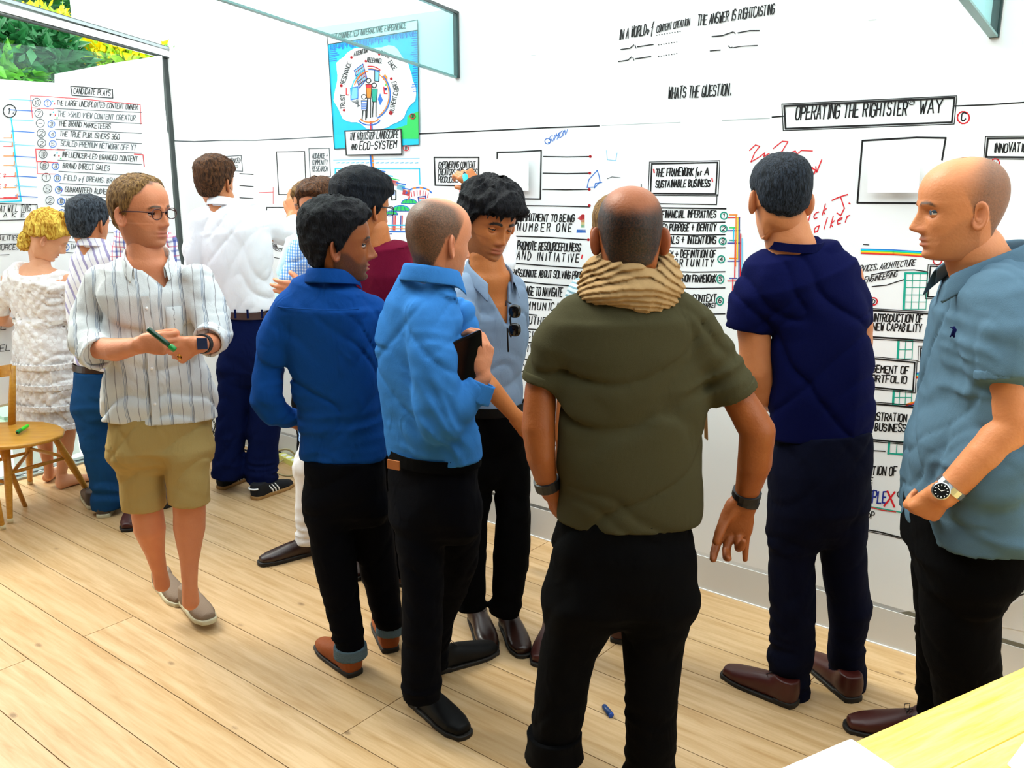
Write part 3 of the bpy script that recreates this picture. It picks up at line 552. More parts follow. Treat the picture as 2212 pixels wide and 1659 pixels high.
for i in range(6): k.stroke([(760+i*3, 219-i), (777-i, 228+i*.6)], 1.2, 'm')
for (x, y, c, hh, ln) in ((796, 174, 'o', 30, 42), (808, 184, 't', 28, 32), (786, 209, 'b', 22, 20)):
    k.ring(x, y, 5, 1.8); k.poly([(x-6, y+8), (x+7, y+8), (x+5, y+8+hh), (x-4, y+8+hh)], c if c != 'b' else 'w'); k.box([(x-6, y+8), (x+7, y+8), (x+5, y+8+hh), (x-4, y+8+hh)], 1.2)
    if c == 'b': [k.stroke([(x-5, y+10+j*4), (x+6, y+10+j*4)], 1.8, 'b') for j in range(5)]
    if c == 'o': k.poly([(x-6, y+8), (x+7, y+8), (x+6, y+16), (x-6, y+16)], 'r', .0003)
    k.stroke([(x-2, y+8+hh), (x-4, y+8+hh+ln)], 2.2); k.stroke([(x+4, y+8+hh), (x+4, y+8+hh+ln)], 2.2)
k.text('RELEVANCE', 793, 134, 825, 137, 10, 1.7); k.ring(790, 132, 1.4, 2.4, 'r')
k.text('ATTENTION', 764, 122, 793, 113, 10, 1.7); k.ring(759, 124, 1.4, 2.6, 'r'); k.text('EXPERI', 823, 118, 840, 126, 9, 1.7); k.text('ENCE', 838, 135, 850, 152, 9, 1.7); k.ring(819, 117, 1.4, 2.4, 'r')
k.text('RESONANCE', 744, 182, 759, 136, 9, 1.7); k.ring(737, 185, 1.6, 2.8, 'r'); k.text('TRUST', 745, 235, 745, 204, 9, 1.8); k.ring(743, 238, 1.4, 2.6, 'r')
k.text('EASE', 846, 178, 852, 198, 9, 1.7); k.ring(845, 170, 1.6, 2.6, 'r'); k.text('AUTHENTICITY', 850, 243, 862, 188, 9, 1.7); k.ring(844, 244, 2.4, 3.4, 'r')
k.ring(891, 251, 5.5, 1.8, 'r'); k.text('32', 888, 254, 894, 254, 7, 1.4)
k.done('drawing', po)
tb2 = thing_at('title_card', wall_at(805, 308, .009), 'white card with black frame under the turquoise poster, landscape and eco-system', 'card')
sheet('card_sheet', [(745, 283), (866, 279), (868, 333), (748, 335)], wall_at, tb2, card, off=.0095)
k = Ink(wall_at, .0105); k.box([(745, 283), (866, 279), (868, 333), (748, 335)], 2.6); k.text('THE RIGHTSTER', 755, 303, 808, 300, 16, 1.7); k.text('LANDSCAPE', 813, 300, 860, 298, 17, 1.9); k.text('AND', 758, 324, 771, 323, 12, 2.2); k.text('ECO-SYSTEM', 776, 324, 856, 319, 17, 2.4); k.ring(877, 320, 5.5, 1.8, 'r'); k.text('B', 875, 323, 879, 323, 7, 1.6)
k.done('lettering', tb2)
# papers taped to the glass on the left
lp = thing_at('paper_sheet', left_at(200, 500, .02), 'large white sheet over the glass listing numbered candidate lines', 'paper', None)
lo = .03
sheet('paper', [(118, 160), (240, 137), (342, 121), (350, 121), (359, 287), (364, 288), (384, 560), (408, 905), (300, 925), (165, 935), (118, 900)], left_at, lp, off=lo)
k = Ink(left_at, lo+.003)
k.box([(153, 186), (243, 193), (244, 212), (156, 206)], 1.8); k.text('CANDIDATE PLAYS', 159, 202, 238, 207, 12, 1.8)
L = [('10', '1', 'THE LARGE UNEXPLOITED CONTENT OWNER', 225, 79), ('7', '*', 'THE >5MIO VIEW CONTENT CREATOR', 249, 84), ('-', '3', 'THE BRAND MARKETEERS', 270, 87), ('2', '4', 'THE TRUE PUBLISHERS 360', 292, 89), ('2', '5', 'SCALED PREMIUM NETWORK OFF YT', 313, 90),
     ('10', '*', 'INFLUENCER-LED BRANDED CONTENT', 337, 93), ('8', '3', 'BRAND DIRECT SALES', 361, 96), ('1', '8', 'FIELD of DREAMS, BRANDS', 387, 100), ('5', '9', 'GUARANTEED AUDIENCE', 412, 103), ('2', '10', 'NETWORK WORK', 437, 108), ('', '11', 'DATA MATCH', 462, 134), ('', '12', 'MEDIA', 487, 138), ('', '13', 'TV DEAL', 512, 141), ('', '14', 'THE TEST', 536, 142)]
for i, (a, c_, t, y, x) in enumerate(L):
    if a: k.ring(x, y-4, 9, 1.5, 'm'); k.text(a, x-4, y+1, x+4, y+1, 9, 1.5, 'k')
    x2 = x+24 if a else x
    if c_ != '*': k.ring(x2, y-2, 7.5, 1.5, 'b'); k.text(c_, x2-3, y+2, x2+3, y+2, 8, 1.4)
    else: k.text('*', x2-2, y+2, x2+3, y+2, 7, 1.4)
    k.text(t, 122+i*2.3, y+2, min(122+i*2.3+5.6*len(t), 297), y+2+(min(5.6*len(t), 170))*.06, 11, 1.6, 'm' if i % 3 == 1 else 'k')
    k.stroke([(115+i*2, y+9), (200, y+13), (306, y+18)], 1.4, 'm')
    for j, cc in enumerate(('c', 'r', 'g')[:2+(i % 2)]):
        if i in (0, 1, 5, 8): k.poly([(112+i*2+j*4, y-8+j*6), (115+i*2+j*4, y-8+j*6), (115+i*2+j*4, y-5+j*6), (112+i*2+j*4, y-5+j*6)], cc)
k.stroke([(66, 207), (110, 209), (180, 214), (303, 226)], 1.5, 'r'); k.stroke([(66, 207), (70, 255)], 1.5, 'r'); k.stroke([(68, 233), (116, 236)], 1.4, 'r'); k.stroke([(303, 226), (305, 268)], 1.2, 'r')
k.stroke([(77, 322), (140, 324)], 1.8, 'r'); k.stroke([(77, 322), (79, 349), (125, 351)], 1.8, 'r'); k.stroke([(290, 333), (309, 334), (312, 360)], 1.5, 'r'); k.stroke([(80, 350), (81, 375), (120, 376)], 1.4, 'r')
k.done('lettering', lp)
lq = thing_at('paper_sheet', left_at(60, 500, .02), 'white sheet over the glass at the far left with blue ladder and question boxes', 'paper', None)
sheet('paper', [(-260, 160), (0, 171), (118, 179), (118, 900), (60, 890), (28, 868), (0, 875), (-260, 930)], left_at, lq, off=lo-.006)
k = Ink(left_at, lo+.0005)
k.ring(21, 240, 14, 2.2); k.text('1.', 17, 246, 28, 246, 13, 2.4)
k.stroke([(24, 255), (28, 282), (34, 350), (46, 434), (0, 436)], 2.6, 'c'); k.stroke([(0, 305), (33, 307)], 1.6, 'l')
for j, y in enumerate((214, 237, 258, 283, 312, 337, 358, 380, 401, 423)): k.stroke([(20+j*1.5, y), (70+j*1.2, y+3)], 1.8, 'b' if j % 2 else 'l')
for j, y in enumerate((298, 316, 337, 357, 381, 405, 427)): k.stroke([(8, y), (25+j*2, y)], 1.8, 'orooror'[j]); k.stroke([(25+j*2, y-8), (25+j*2, y)], 1.6, 'o')
k.stroke([(0, 428), (38, 428)], 1.6, 'r'); k.text('SE)?', -10, 383, 12, 383, 8, 1.8, 'r'); k.text('SE)?', -10, 407, 14, 406, 8, 1.8, 'r')
k.box([(-60, 438), (80, 442), (82, 474), (-60, 478)], 1.8); k.text('WHAT WILL THIS', -14, 459, 66, 456, 14, 1.8); k.text('TAKE', -12, 470, 62, 468, 9, 1.8, wide=1.8)
k.stroke([(-10, 507), (60, 505)], 1.6); k.text('CAPABILITIES', -30, 520, 40, 518, 10, 1.8); k.stroke([(-10, 528), (55, 526)], 1.6); k.text('RESOURCES?', -30, 542, 50, 538, 11, 1.8); k.stroke([(0, 551), (20, 550)], 1.5)
k.text('WILL', -34, 716, 13, 711, 13, 2); k.text('TRAVEL', -50, 763, 22, 757, 13, 2)
k.done('lettering', lq)
# white panel above the window head
b = MB(); b.prism([sxz(SL+.14, -.05, 2.6), sxz(SL+.14, .52, 2.68), sxz(SL+.14, .52, 3.2), sxz(SL+.14, -.05, 3.2)], WD*.02); structure(b.obj('trim_3', card))
# ------------------------------------------------------------------ soft-solid modelling: distance fields turned into meshes
_T = rng.random((64, 64, 64)).astype(np.float32)
def vnoise(P):
    i = np.floor(P).astype(np.int64); f = (P-i).astype(np.float32); f = f*f*(3-2*f); i &= 63; j = (i+1) & 63
    x0, y0, z0 = i.T; x1, y1, z1 = j.T; fx, fy, fz = f.T
    a = _T[x0, y0, z0]*(1-fx)+_T[x1, y0, z0]*fx; b = _T[x0, y1, z0]*(1-fx)+_T[x1, y1, z0]*fx
    c = _T[x0, y0, z1]*(1-fx)+_T[x1, y0, z1]*fx; d = _T[x0, y1, z1]*(1-fx)+_T[x1, y1, z1]*fx
    return ((a*(1-fy)+b*fy)*(1-fz)+(c*(1-fy)+d*fy)*fz)*2-1
def sstep(a, b, x):
    t = np.clip((x-a)/(b-a), 0, 1); return t*t*(3-2*t)
class Tube:
    """chain of round cones; flat=(start,end) cuts the end square"""
    def __init__(s, C, R, flat=(0, 0), k=.02): s.C = np.asarray(C, float); s.R = np.asarray(R, float); s.flat = flat; s.k = k
    def bb(s): return (s.C-s.R[:, None]).min(0), (s.C+s.R[:, None]).max(0)
    def d(s, P):
        out = None; n = len(s.C)
        for i in range(n-1):
            a, b = s.C[i], s.C[i+1]; ab = b-a; L2 = ab@ab+1e-12; q = P-a; t = np.clip(q@ab/L2, 0, 1)
            dd = np.sqrt(((q-t[:, None]*ab)**2).sum(1))-(s.R[i]+t*(s.R[i+1]-s.R[i]))
            out = dd if out is None else np.minimum(out, dd)
        return out
    def clip(s, out, P):
        if s.flat[0]:
            w = s.C[0]-s.C[1]; w = w/np.linalg.norm(w); m = ((P-s.C[0])**2).sum(1) < (s.R[0]*1.8)**2; out = np.where(m, np.maximum(out, (P-s.C[0])@w), out)
        if s.flat[1]:
            w = s.C[-1]-s.C[-2]; w = w/np.linalg.norm(w); m = ((P-s.C[-1])**2).sum(1) < (s.R[-1]*1.8)**2; out = np.where(m, np.maximum(out, (P-s.C[-1])@w), out)
        return out
class Ell:
    """chain of superelliptic sections: centres, side direction u, half side a, half depth b"""
    def __init__(s, C, U, A, B, n=2.4, cap=(.5, .5), k=.03): s.C = np.asarray(C, float); s.U = np.asarray(U, float); s.A = A; s.B = B; s.n = n; s.cap = cap; s.k = k
    def bb(s): m = np.maximum(s.A, s.B)[:, None]; return (s.C-m).min(0), (s.C+m).max(0)
    def d(s, P):
        out = None; n = len(s.C)
        for i in range(n-1):
            a, b = s.C[i], s.C[i+1]; ab = b-a; L = np.linalg.norm(ab); w = ab/L; u = s.U-w*(s.U@w); u /= np.linalg.norm(u); v = np.cross(w, u)
            q = P-a; h = q@w; t = np.clip(h/L, 0, 1); q = q-(t*L)[:, None]*w
            qu, qv, qw = q@u, q@v, q@w
            A = s.A[i]+t*(s.A[i+1]-s.A[i]); B = s.B[i]+t*(s.B[i+1]-s.B[i]); mn = np.minimum(A, B)
            e = ((np.abs(qu)/A)**s.n+(np.abs(qv)/B)**s.n)**(1/s.n)
            cap = np.where(h < 0, s.cap[0] if i == 0 else .35, s.cap[1] if i == n-2 else .35)
            fl = cap <= 0
            E = np.sqrt(e*e+(qw/(mn*np.where(fl, 1e6, cap)))**2)
            dd = (E-1)*mn
            out = dd if out is None else np.minimum(out, dd)
        return out
    def clip(s, out, P):
        for e_, i, j in ((0, 0, 1), (1, -1, -2)):
            if s.cap[e_] <= 0:
                w = s.C[i]-s.C[j]; w = w/np.linalg.norm(w); out = np.maximum(out, (P-s.C[i])@w)
        return out
def smin(a, b, k):
    h = np.maximum(k-np.abs(a-b), 0)/k; return np.minimum(a, b)-h*h*k*.25
def field(prims, subs=(), disp=None):
    def f(P):
        ds = [p.d(P) for p in prims]; D = 0
        if disp is not None:
            m = np.abs(np.min(ds, 0)) < .06; D = np.zeros(len(P))
            if m.any(): D[m] = disp(P[m])
        d = prims[0].clip(ds[0]-D, P)
        for p, q in zip(prims[1:], ds[1:]): d = smin(d, p.clip(q-D, P), p.k)
        for p in subs: d = np.maximum(d, -p.d(P))
        return d
    return f
def polygonise(prims, h, subs=(), disp=None, f=None, lo=None, hi=None, pad=.02, mar=.03):
    if lo is None:
        bs = [p.bb() for p in prims]; lo = np.min([b[0] for b in bs], 0); hi = np.max([b[1] for b in bs], 0)
    lo = lo-pad-.01; hi = hi+pad+.01; f = f or field(prims, subs, disp)
    B = 8; nb = np.ceil((hi-lo)/(B*h)).astype(int)
    g = np.stack(np.meshgrid(*[np.arange(n) for n in nb], indexing='ij'), -1).reshape(-1, 3)
    cen = lo+(g+.5)*B*h; dc = f(cen); act = np.abs(dc) < B*h*.87+mar
    arr = np.empty(tuple(nb*B), np.float32); A = arr.reshape(nb[0], B, nb[1], B, nb[2], B)
    fill = np.where(dc < 0, -1., 1.).astype(np.float32).reshape(nb)*.1
    A[:] = fill[:, None, :, None, :, None]
    ga = g[act]; r = np.arange(B); off = np.stack(np.meshgrid(r, r, r, indexing='ij'), -1).reshape(-1, 3)
    CH_ = 400
    for i in range(0, len(ga), CH_):
        gg = ga[i:i+CH_]; idx = (gg[:, None]*B+off[None]).reshape(-1, 3); v = f(lo+idx*h)
        arr[idx[:, 0], idx[:, 1], idx[:, 2]] = v
    G = vdb.FloatGrid(.1); G.copyFromArray(arr); p, q = G.convertToQuads(0.0)
    return lo+np.asarray(p, float)*h, np.asarray(q)[:, ::-1]
def sdf_obj(name, m, parent, prims, h, subs=(), disp=None, mar=.03):
    V, Q = polygonise(prims, h, subs, disp, mar=mar); o = link(name, fast_mesh(name, V, Q), m)
    return put(o, parent) if parent else o
# ------------------------------------------------------------------ heads
HZv = np.array([.118, .115, .105, .090, .070, .045, .020, 0, -.020, -.040, -.055, -.075, -.090, -.105, -.113, -.119, -.126, -.150, -.20, -.26])
HF = np.array([-.008, .034, .062, .079, .090, .095, .0955, .090, .0885, .089, .089, .088, .085, .082, .074, .052, .020, .012, .018, .03])
HB = np.array([-.008, -.048, -.070, -.087, -.098, -.103, -.101, -.096, -.087, -.076, -.066, -.060, -.058, -.058, -.058, -.058, -.058, -.059, -.066, -.085])
HW = np.array([0, .030, .051, .064, .073, .0775, .0775, .0755, .073, .0695, .067, .063, .058, .051, .048, .0465, .047, .050, .057, .085])
def g_(x, s): return np.exp(-(x/s)**2)
def head_grid(NT=160, NZ=140, jaw=1., nose=1., face=True):
    t = np.concatenate([.118*np.cos(np.linspace(.02, PI/2, int(NZ*.4))), np.linspace(-.002, -.255, NZ-int(NZ*.4))])
    f = np.interp(-t, -HZv, HF); b = np.interp(-t, -HZv, HB); w = np.interp(-t, -HZv, HW)
    # circular rise near the crown
    top = t > .035; q_ = np.clip(1-np.abs((t-.035)/.0835)**2.25, 0, 1)**(1/2.15)
    w = np.where(top, .0778*q_, w); f = np.where(top, -.008+.1035*q_, f); b = np.where(top, -.008-.094*q_, b)
    ker = np.array([1, 2, 3, 2, 1.])/9
    def sm(a):
        p = np.pad(a, 2, mode='edge'); c = np.convolve(p, ker, 'valid'); c[:14] = a[:14]; return c
    f, b, w = sm(f), sm(b), sm(w)
    w = np.where((t < -.03) & (t > -.115), w*jaw, w)
    s = np.arange(NT)*2*PI/NT; th = s-.45*np.sin(s)
    Z, T = np.meshgrid(t, th, indexing='ij'); Fg, Bg, Wg = f[:, None], b[:, None], w[:, None]
    yc = np.interp(-t, [-.118, .0, .1, .13, .26], [-.008, -.008, -.012, -.022, -.028])[:, None]
    ct, st = np.cos(T), np.sin(T)
    X = Wg*np.sign(st)*np.abs(st)**.93; Y = np.where(ct > 0, yc+(Fg-yc)*np.abs(ct)**.9, yc+(yc-Bg)*-np.abs(ct)**.95)
    if face:
        fr = sstep(.0, .35, ct); ax = np.abs(X); D = 0
        A = np.interp(-Z, [-.022, -.012, 0, .015, .030, .036, .042, .047, .052], [0, .004, .010, .019, .0275, .027, .017, .005, 0])
        sg = np.interp(-Z, [-.012, .015, .034, .046], [.0065, .0085, .0125, .0135])
        D = D+A*nose*np.exp(-np.abs(X/sg)**2.2)
        D = D+.008*g_(ax-.0135, .0065)*g_(Z+.040, .0075)
        D = D-.0125*g_(ax-.031, .015)*g_(Z-.001, .010)
        D = D+.0055*g_(ax-.027, .022)*g_(Z-.0205, .007)
        D = D+.004*g_(ax-.046, .018)*g_(Z+.026, .016)
        D = D+.0075*g_(X, .019)*g_(Z+.0615, .0048)+.008*g_(X, .017)*g_(Z+.0735, .0055)-.005*g_(X, .019)*g_(Z+.0675, .0022)
        D = D+.007*g_(X, .018)*g_(Z+.099, .012)-.0035*g_(Z+.0845, .006)*g_(X, .022)
        D = D-.003*g_(ax-.036, .010)*g_(Z+.060, .02)
        Y = Y+D*fr
    P = np.stack([X, Y, Z], -1)
    return P, t
def grid_faces(nz, nt, keep=None):
    i, j = np.meshgrid(np.arange(nz-1), np.arange(nt), indexing='ij'); a = i*nt+j; b = i*nt+(j+1) % nt
    Q = np.stack([a, a+nt, b+nt, b], -1).reshape(-1, 4)[:, ::-1]
    if keep is not None: Q = Q[keep.reshape(-1)[Q].any(1)]
    return Q
def grid_normals(P):
    du = np.roll(P, -1, 1)-np.roll(P, 1, 1); dv = np.gradient(P, axis=0); n = np.cross(dv, du); n /= np.linalg.norm(n, axis=-1, keepdims=True)+1e-9
    return np.where(((n*(P-np.array([0, -.01, 0]))).sum(-1, keepdims=True)) < 0, -n, n)
_ear = None
def ear_mesh():
    global _ear
    if _ear is None:
        def f(P):
            x, y, z = P.T   # x outwards
            e = (np.sqrt((y/.0175)**2+((z+.002)/.031)**2+((x)/.0065)**2)-1)*.0065
            c = (np.sqrt(((y-.003)/.0115)**2+((z-.003)/.0215)**2+((x-.0065)/.006)**2)-1)*.006
            rim = np.sqrt((np.sqrt((y/.0155)**2+((z+.001)/.028)**2)-1)**2*.018**2+(x-.0045)**2)-.0032
            h = np.sqrt(((y-.006)/.006)**2+((z+.006)/.009)**2+(x-.002)**2/.004**2)*.004-.004
            hel = np.sqrt((np.sqrt(((y-.001)/.008)**2+((z-.004)/.016)**2)-1)**2*.010**2+(x-.003)**2)-.0022
            d = np.maximum(e, -c); d = smin(d, rim, .004); d = smin(d, np.where(y > -.002, hel+.001*0, hel+.002), .003)
            return d
        V, Q = polygonise(None, .0015, f=f, lo=np.array([-.02, -.03, -.045]), hi=np.array([.02, .03, .04]), pad=0, mar=.004)
        V[:, 0] += .006*sstep(.01, -.02, V[:, 1])*1.2+np.where(V[:, 1] > .012, -.004, 0)
        _ear = (V, Q)
    return _ear
def rotz(a): c, s = math.cos(a), math.sin(a); return np.array([[c, -s, 0], [s, c, 0], [0, 0, 1.]])
def rotx(a): c, s = math.cos(a), math.sin(a); return np.array([[1, 0, 0], [0, c, -s], [0, s, c]])
def roty(a): c, s = math.cos(a), math.sin(a); return np.array([[c, 0, s], [0, 1, 0], [-s, 0, c]])
def frame(yaw, pitch=0, roll=0): return rotz(-math.radians(yaw)) @ rotx(-math.radians(pitch)) @ roty(math.radians(roll))
def skin_mat(name, c, stub='5a4638'):
    m = mat(name, c, .48, .35, sss=.06, bump=(140, .12)); nt = m.node_tree; b = nt.nodes['Principled BSDF']
    at = N(nt, 'ShaderNodeVertexColor', layer_name='mask'); sp = N(nt, 'ShaderNodeSeparateColor'); nt.links.new(at.outputs[0], sp.inputs[0])
    nz = N(nt, 'ShaderNodeTexNoise'); nz.inputs['Scale'].default_value = 22; nz.inputs['Detail'].default_value = 4; tc = N(nt, 'ShaderNodeTexCoord'); nt.links.new(tc.outputs['Object'], nz.inputs['Vector'])
    base = srgb(c); dark = (base[0]*.82, base[1]*.66, base[2]*.6, 1)
    v = mixc(nt, mathn(nt, 'MULTIPLY', nz.outputs['Fac'], .7), base, dark)
    v = mixc(nt, mathn(nt, 'MULTIPLY', sp.outputs[1], .75), v, (.42, .10, .08, 1))
    n2 = N(nt, 'ShaderNodeTexNoise'); n2.inputs['Scale'].default_value = 260; nt.links.new(tc.outputs['Object'], n2.inputs['Vector'])
    f = mathn(nt, 'MULTIPLY', sp.outputs[0], mathn(nt, 'ADD', .72, mathn(nt, 'MULTIPLY', n2.outputs['Fac'], .55)))
    v = mixc(nt, mathn(nt, 'MINIMUM', f, 1.), v, srgb(stub))
    nt.links.new(v, b.inputs['Base Color']); return m
def hair_mat(name, c1, c2, scale=150):
    m = mat(name, c1, .65, .15, bump=(scale*2.2, .7, (1, 1, .2))); nt = m.node_tree; b = nt.nodes['Principled BSDF']
    tc = N(nt, 'ShaderNodeTexCoord'); mp = N(nt, 'ShaderNodeMapping'); mp.inputs['Scale'].default_value = (1, 1, .22); nt.links.new(tc.outputs['Object'], mp.inputs['Vector'])
    n = N(nt, 'ShaderNodeTexNoise'); n.inputs['Scale'].default_value = scale*.8; n.inputs['Detail'].default_value = 5; n.inputs['Distortion'].default_value = 1.2; nt.links.new(mp.outputs[0], n.inputs['Vector'])
    r = N(nt, 'ShaderNodeValToRGB'); r.color_ramp.elements[0].position = .38; r.color_ramp.elements[0].color = srgb(c1); r.color_ramp.elements[1].position = .68; r.color_ramp.elements[1].color = srgb(c2)
    nt.links.new(n.outputs['Fac'], r.inputs[0]); nt.links.new(r.outputs[0], b.inputs['Base Color']); return m
DEFLINE = [(0, .068), (28, .066), (45, .052), (60, .030), (70, .012), (80, -.012), (88, -.018), (93, .016), (104, .010), (112, -.025), (125, -.06), (150, -.078), (180, -.082)]
class Head:
    def __init__(s, H, yaw, pitch, roll, neck, sc_=1., nyaw=None, **kw):
        s.R = frame(yaw, pitch, roll); s.H = np.asarray(H, float); s.s = sc_; s.NB = np.asarray(neck, float); s.RN = frame(nyaw if nyaw is not None else yaw*.5+0, 0, 0) if nyaw is not None else frame(yaw, 0, 0)
        s.kw = kw
        s.P, s.t = head_grid(*((160, 140) if kw.get('hd') else (116, 104)), jaw=kw.get('jaw', 1.), nose=kw.get('nose', 1.))
    def xf(s, P):
        a = (P*s.s) @ s.R.T+s.H; b = ((P-np.array([0, -.028, -.215]))*s.s) @ s.RN.T+s.NB
        a0 = -.105+.05*sstep(-.01, -.045, P[..., 1:2]); w = sstep(0, 1, (a0-P[..., 2:3])/(a0+.205)); return a*(1-w)+b*w
    def skin_parts(s):
        """(verts, quads, mask colours)"""
        P = s.P; nz, nt = P.shape[:2]; X, Y, Z = P[..., 0], P[..., 1], P[..., 2]; ax = np.abs(X); fr = Y > .03
        lips = np.clip(sstep(.025, .017, ax)*(g_(Z+.0615, .0045)+g_(Z+.073, .0052)), 0, 1)*(Y > .07)
        arch = .0215+.004*np.sin(np.clip((ax-.012)/.036, 0, 1)*PI)-.004*np.clip((ax-.04)/.012, 0, 1)
        brow = sstep(.0055, .0025, np.abs(Z-arch))*sstep(.010, .015, ax)*sstep(.054, .044, ax)*fr*s.kw.get('brow', 1.)
        az = np.degrees(np.arctan2(ax, Y+.01)); stub = s.kw.get('stubble', 0.)
        beard = stub*sstep(-.045, -.062, Z-.035*sstep(30, 70, az))*sstep(-.14, -.118, Z)*(az < 95)
        beard = np.maximum(beard, stub*.8*g_(Z+.052, .006)*g_(X, .03)*fr)*(1-lips)
        cap = np.zeros_like(X)
        if s.kw.setdefault('buzz', .85):   # very short hair read as colour on the scalp
            nzv = vnoise(np.stack([X, Y, Z], -1).reshape(-1, 3)*60).reshape(X.shape)*.004
            cap = s.buzz_mask(az, Z+nzv, X, Y)
        R_ = np.maximum(np.maximum(brow, beard), cap)
        col = np.zeros((nz*nt, 4), np.float32); col[:, 0] = R_.ravel(); col[:, 1] = np.clip(lips*.8+.25*g_(Z+.04, .01).ravel().reshape(X.shape)*(Y > .09), 0, 1).ravel(); col[:, 3] = 1
        V = s.xf(P).reshape(-1, 3); Q = grid_faces(nz, nt); Q = np.vstack([Q]); out = [(V, Q, col)]
        # crown cap
        ev, eq = ear_mesh(); es = s.kw.get('ear', 1.)
        for sd in (1, -1):
            E = ev*es; ang = math.radians(24); E = E @ rotz(ang).T @ rotx(math.radians(8)).T; E = E+np.array([.0765, -.012, -.012]); q = eq
            if sd < 0: E = E*np.array([-1, 1, 1]); q = eq[:, ::-1]
            c = np.zeros((len(E), 4), np.float32); c[:, 1] = .22; c[:, 3] = 1; out.append((s.xf(E), q, c))
        return out
    def buzz_mask(s, az, Z, X, Y):
        line = np.interp(az, *zip(*s.kw.get('line', DEFLINE))); m = sstep(-.006, .006, Z-line)
        for (cx, cy, cz, r, soft) in s.kw.get('bald', ()):
            d = np.sqrt((X-cx)**2+(Y-cy)**2+(Z-cz)**2); m = m*sstep(r, r+soft, d)
        return m*s.kw['buzz']
    def hair(s, name, m, parent, top=.020, side=.010, back=.012, front=None, rough=.003, freq=120, tuft=0., tfreq=40, edge=.010):
        P = s.P; X, Y, Z = P[..., 0], P[..., 1], P[..., 2]; az = np.degrees(np.arctan2(np.abs(X), Y+.01)); nr = grid_normals(P)
        line = np.interp(az, *zip(*s.kw.get('line', DEFLINE))); Pf = P.reshape(-1, 3)
        e1 = vnoise(Pf*90).reshape(X.shape)*.005*s.kw.get('edgenoise', 1.)
        mk = sstep(-edge*.35, edge*1.3, Z+e1-line)
        for (cx, cy, cz, r, soft) in s.kw.get('bald', ()):
            d = np.sqrt((X-cx)**2+(Y-cy)**2+(Z-cz)**2)+e1; mk = mk*sstep(r, r+soft, d)
        up_ = sstep(.03, .10, Z); bk = sstep(95, 150, az)
        T = side*(1-bk)+back*bk; T = T*(1-up_)+top*up_
        if front is not None: T = T+(front-T)*sstep(.045, .085, Y)*sstep(.04, .07, Z)
        st = Pf*np.array([1, 1, .35]); nz1 = vnoise(st*freq).reshape(X.shape); nz2 = 1-2*np.abs(vnoise(Pf*tfreq+7).reshape(X.shape))
        nz3 = vnoise(Pf*np.array([1, 1, .3])*260).reshape(X.shape); T = T*(1+.08*nz2)+rough*.6*nz1+tuft*.5*nz2+rough*.5*nz3
        D = T*mk-.0035*(1-mk)
        V = s.xf(P+nr*D[..., None]).reshape(-1, 3); Q = grid_faces(*P.shape[:2], keep=mk > .02)
        u, inv = np.unique(Q, return_inverse=True); V = V[u]; Q = inv.reshape(Q.shape)
        o = link(name, fast_mesh(name, V, Q), m); return put(o, parent)
    def eyes(s, parent, iris, lid_m, gaze=(0, 0), openf=.34):
        for sd in (1, -1):
            V = []; F = []; MI = []; n, k_ = 14, 20; r = .0125; c = np.array([sd*.031, .0705, .0005]); gx, gz = gaze
            g = np.array([math.sin(gx), math.cos(gx), math.sin(gz)]); g /= np.linalg.norm(g)
            for i in range(n+1):
                th = PI*i/n
                for j in range(k_):
                    a = 2*PI*j/k_; p = np.array([math.sin(th)*math.cos(a), math.cos(th), math.sin(th)*math.sin(a)]); V.append(p)
            V = np.array(V); lid = (V[:, 2] > openf*.75) | (V[:, 2] < -openf); rad = np.where(lid, r*1.10, r)
            W = s.xf(c+V*rad[:, None])
            for i in range(n):
                for j in range(k_):
                    q = (i*k_+j, (i+1)*k_+j, (i+1)*k_+(j+1) % k_, i*k_+(j+1) % k_); F.append(q); cc = V[list(q)].mean(0); cc /= np.linalg.norm(cc)
                    ln = lid[list(q)].sum(); MI.append(1 if (ln >= 1 and cc[2] > 0 and cc[2] < openf*.75+.22) else 2 if ln >= 2 else (1 if cc @ g > .80 else 0))
            me = fast_mesh('eye', W, F); o = link('eye', me, mats=[EYEW, iris, lid_m]); me.polygons.foreach_set('material_index', MI); put(o, parent)
EYEW = mat('eye_white', 'c4b8ae', .25, .5); IRISD = mat('dark_iris', '22140c', .15, .6); IRISB = mat('blue_grey_iris', '3c4c58', .15, .6)
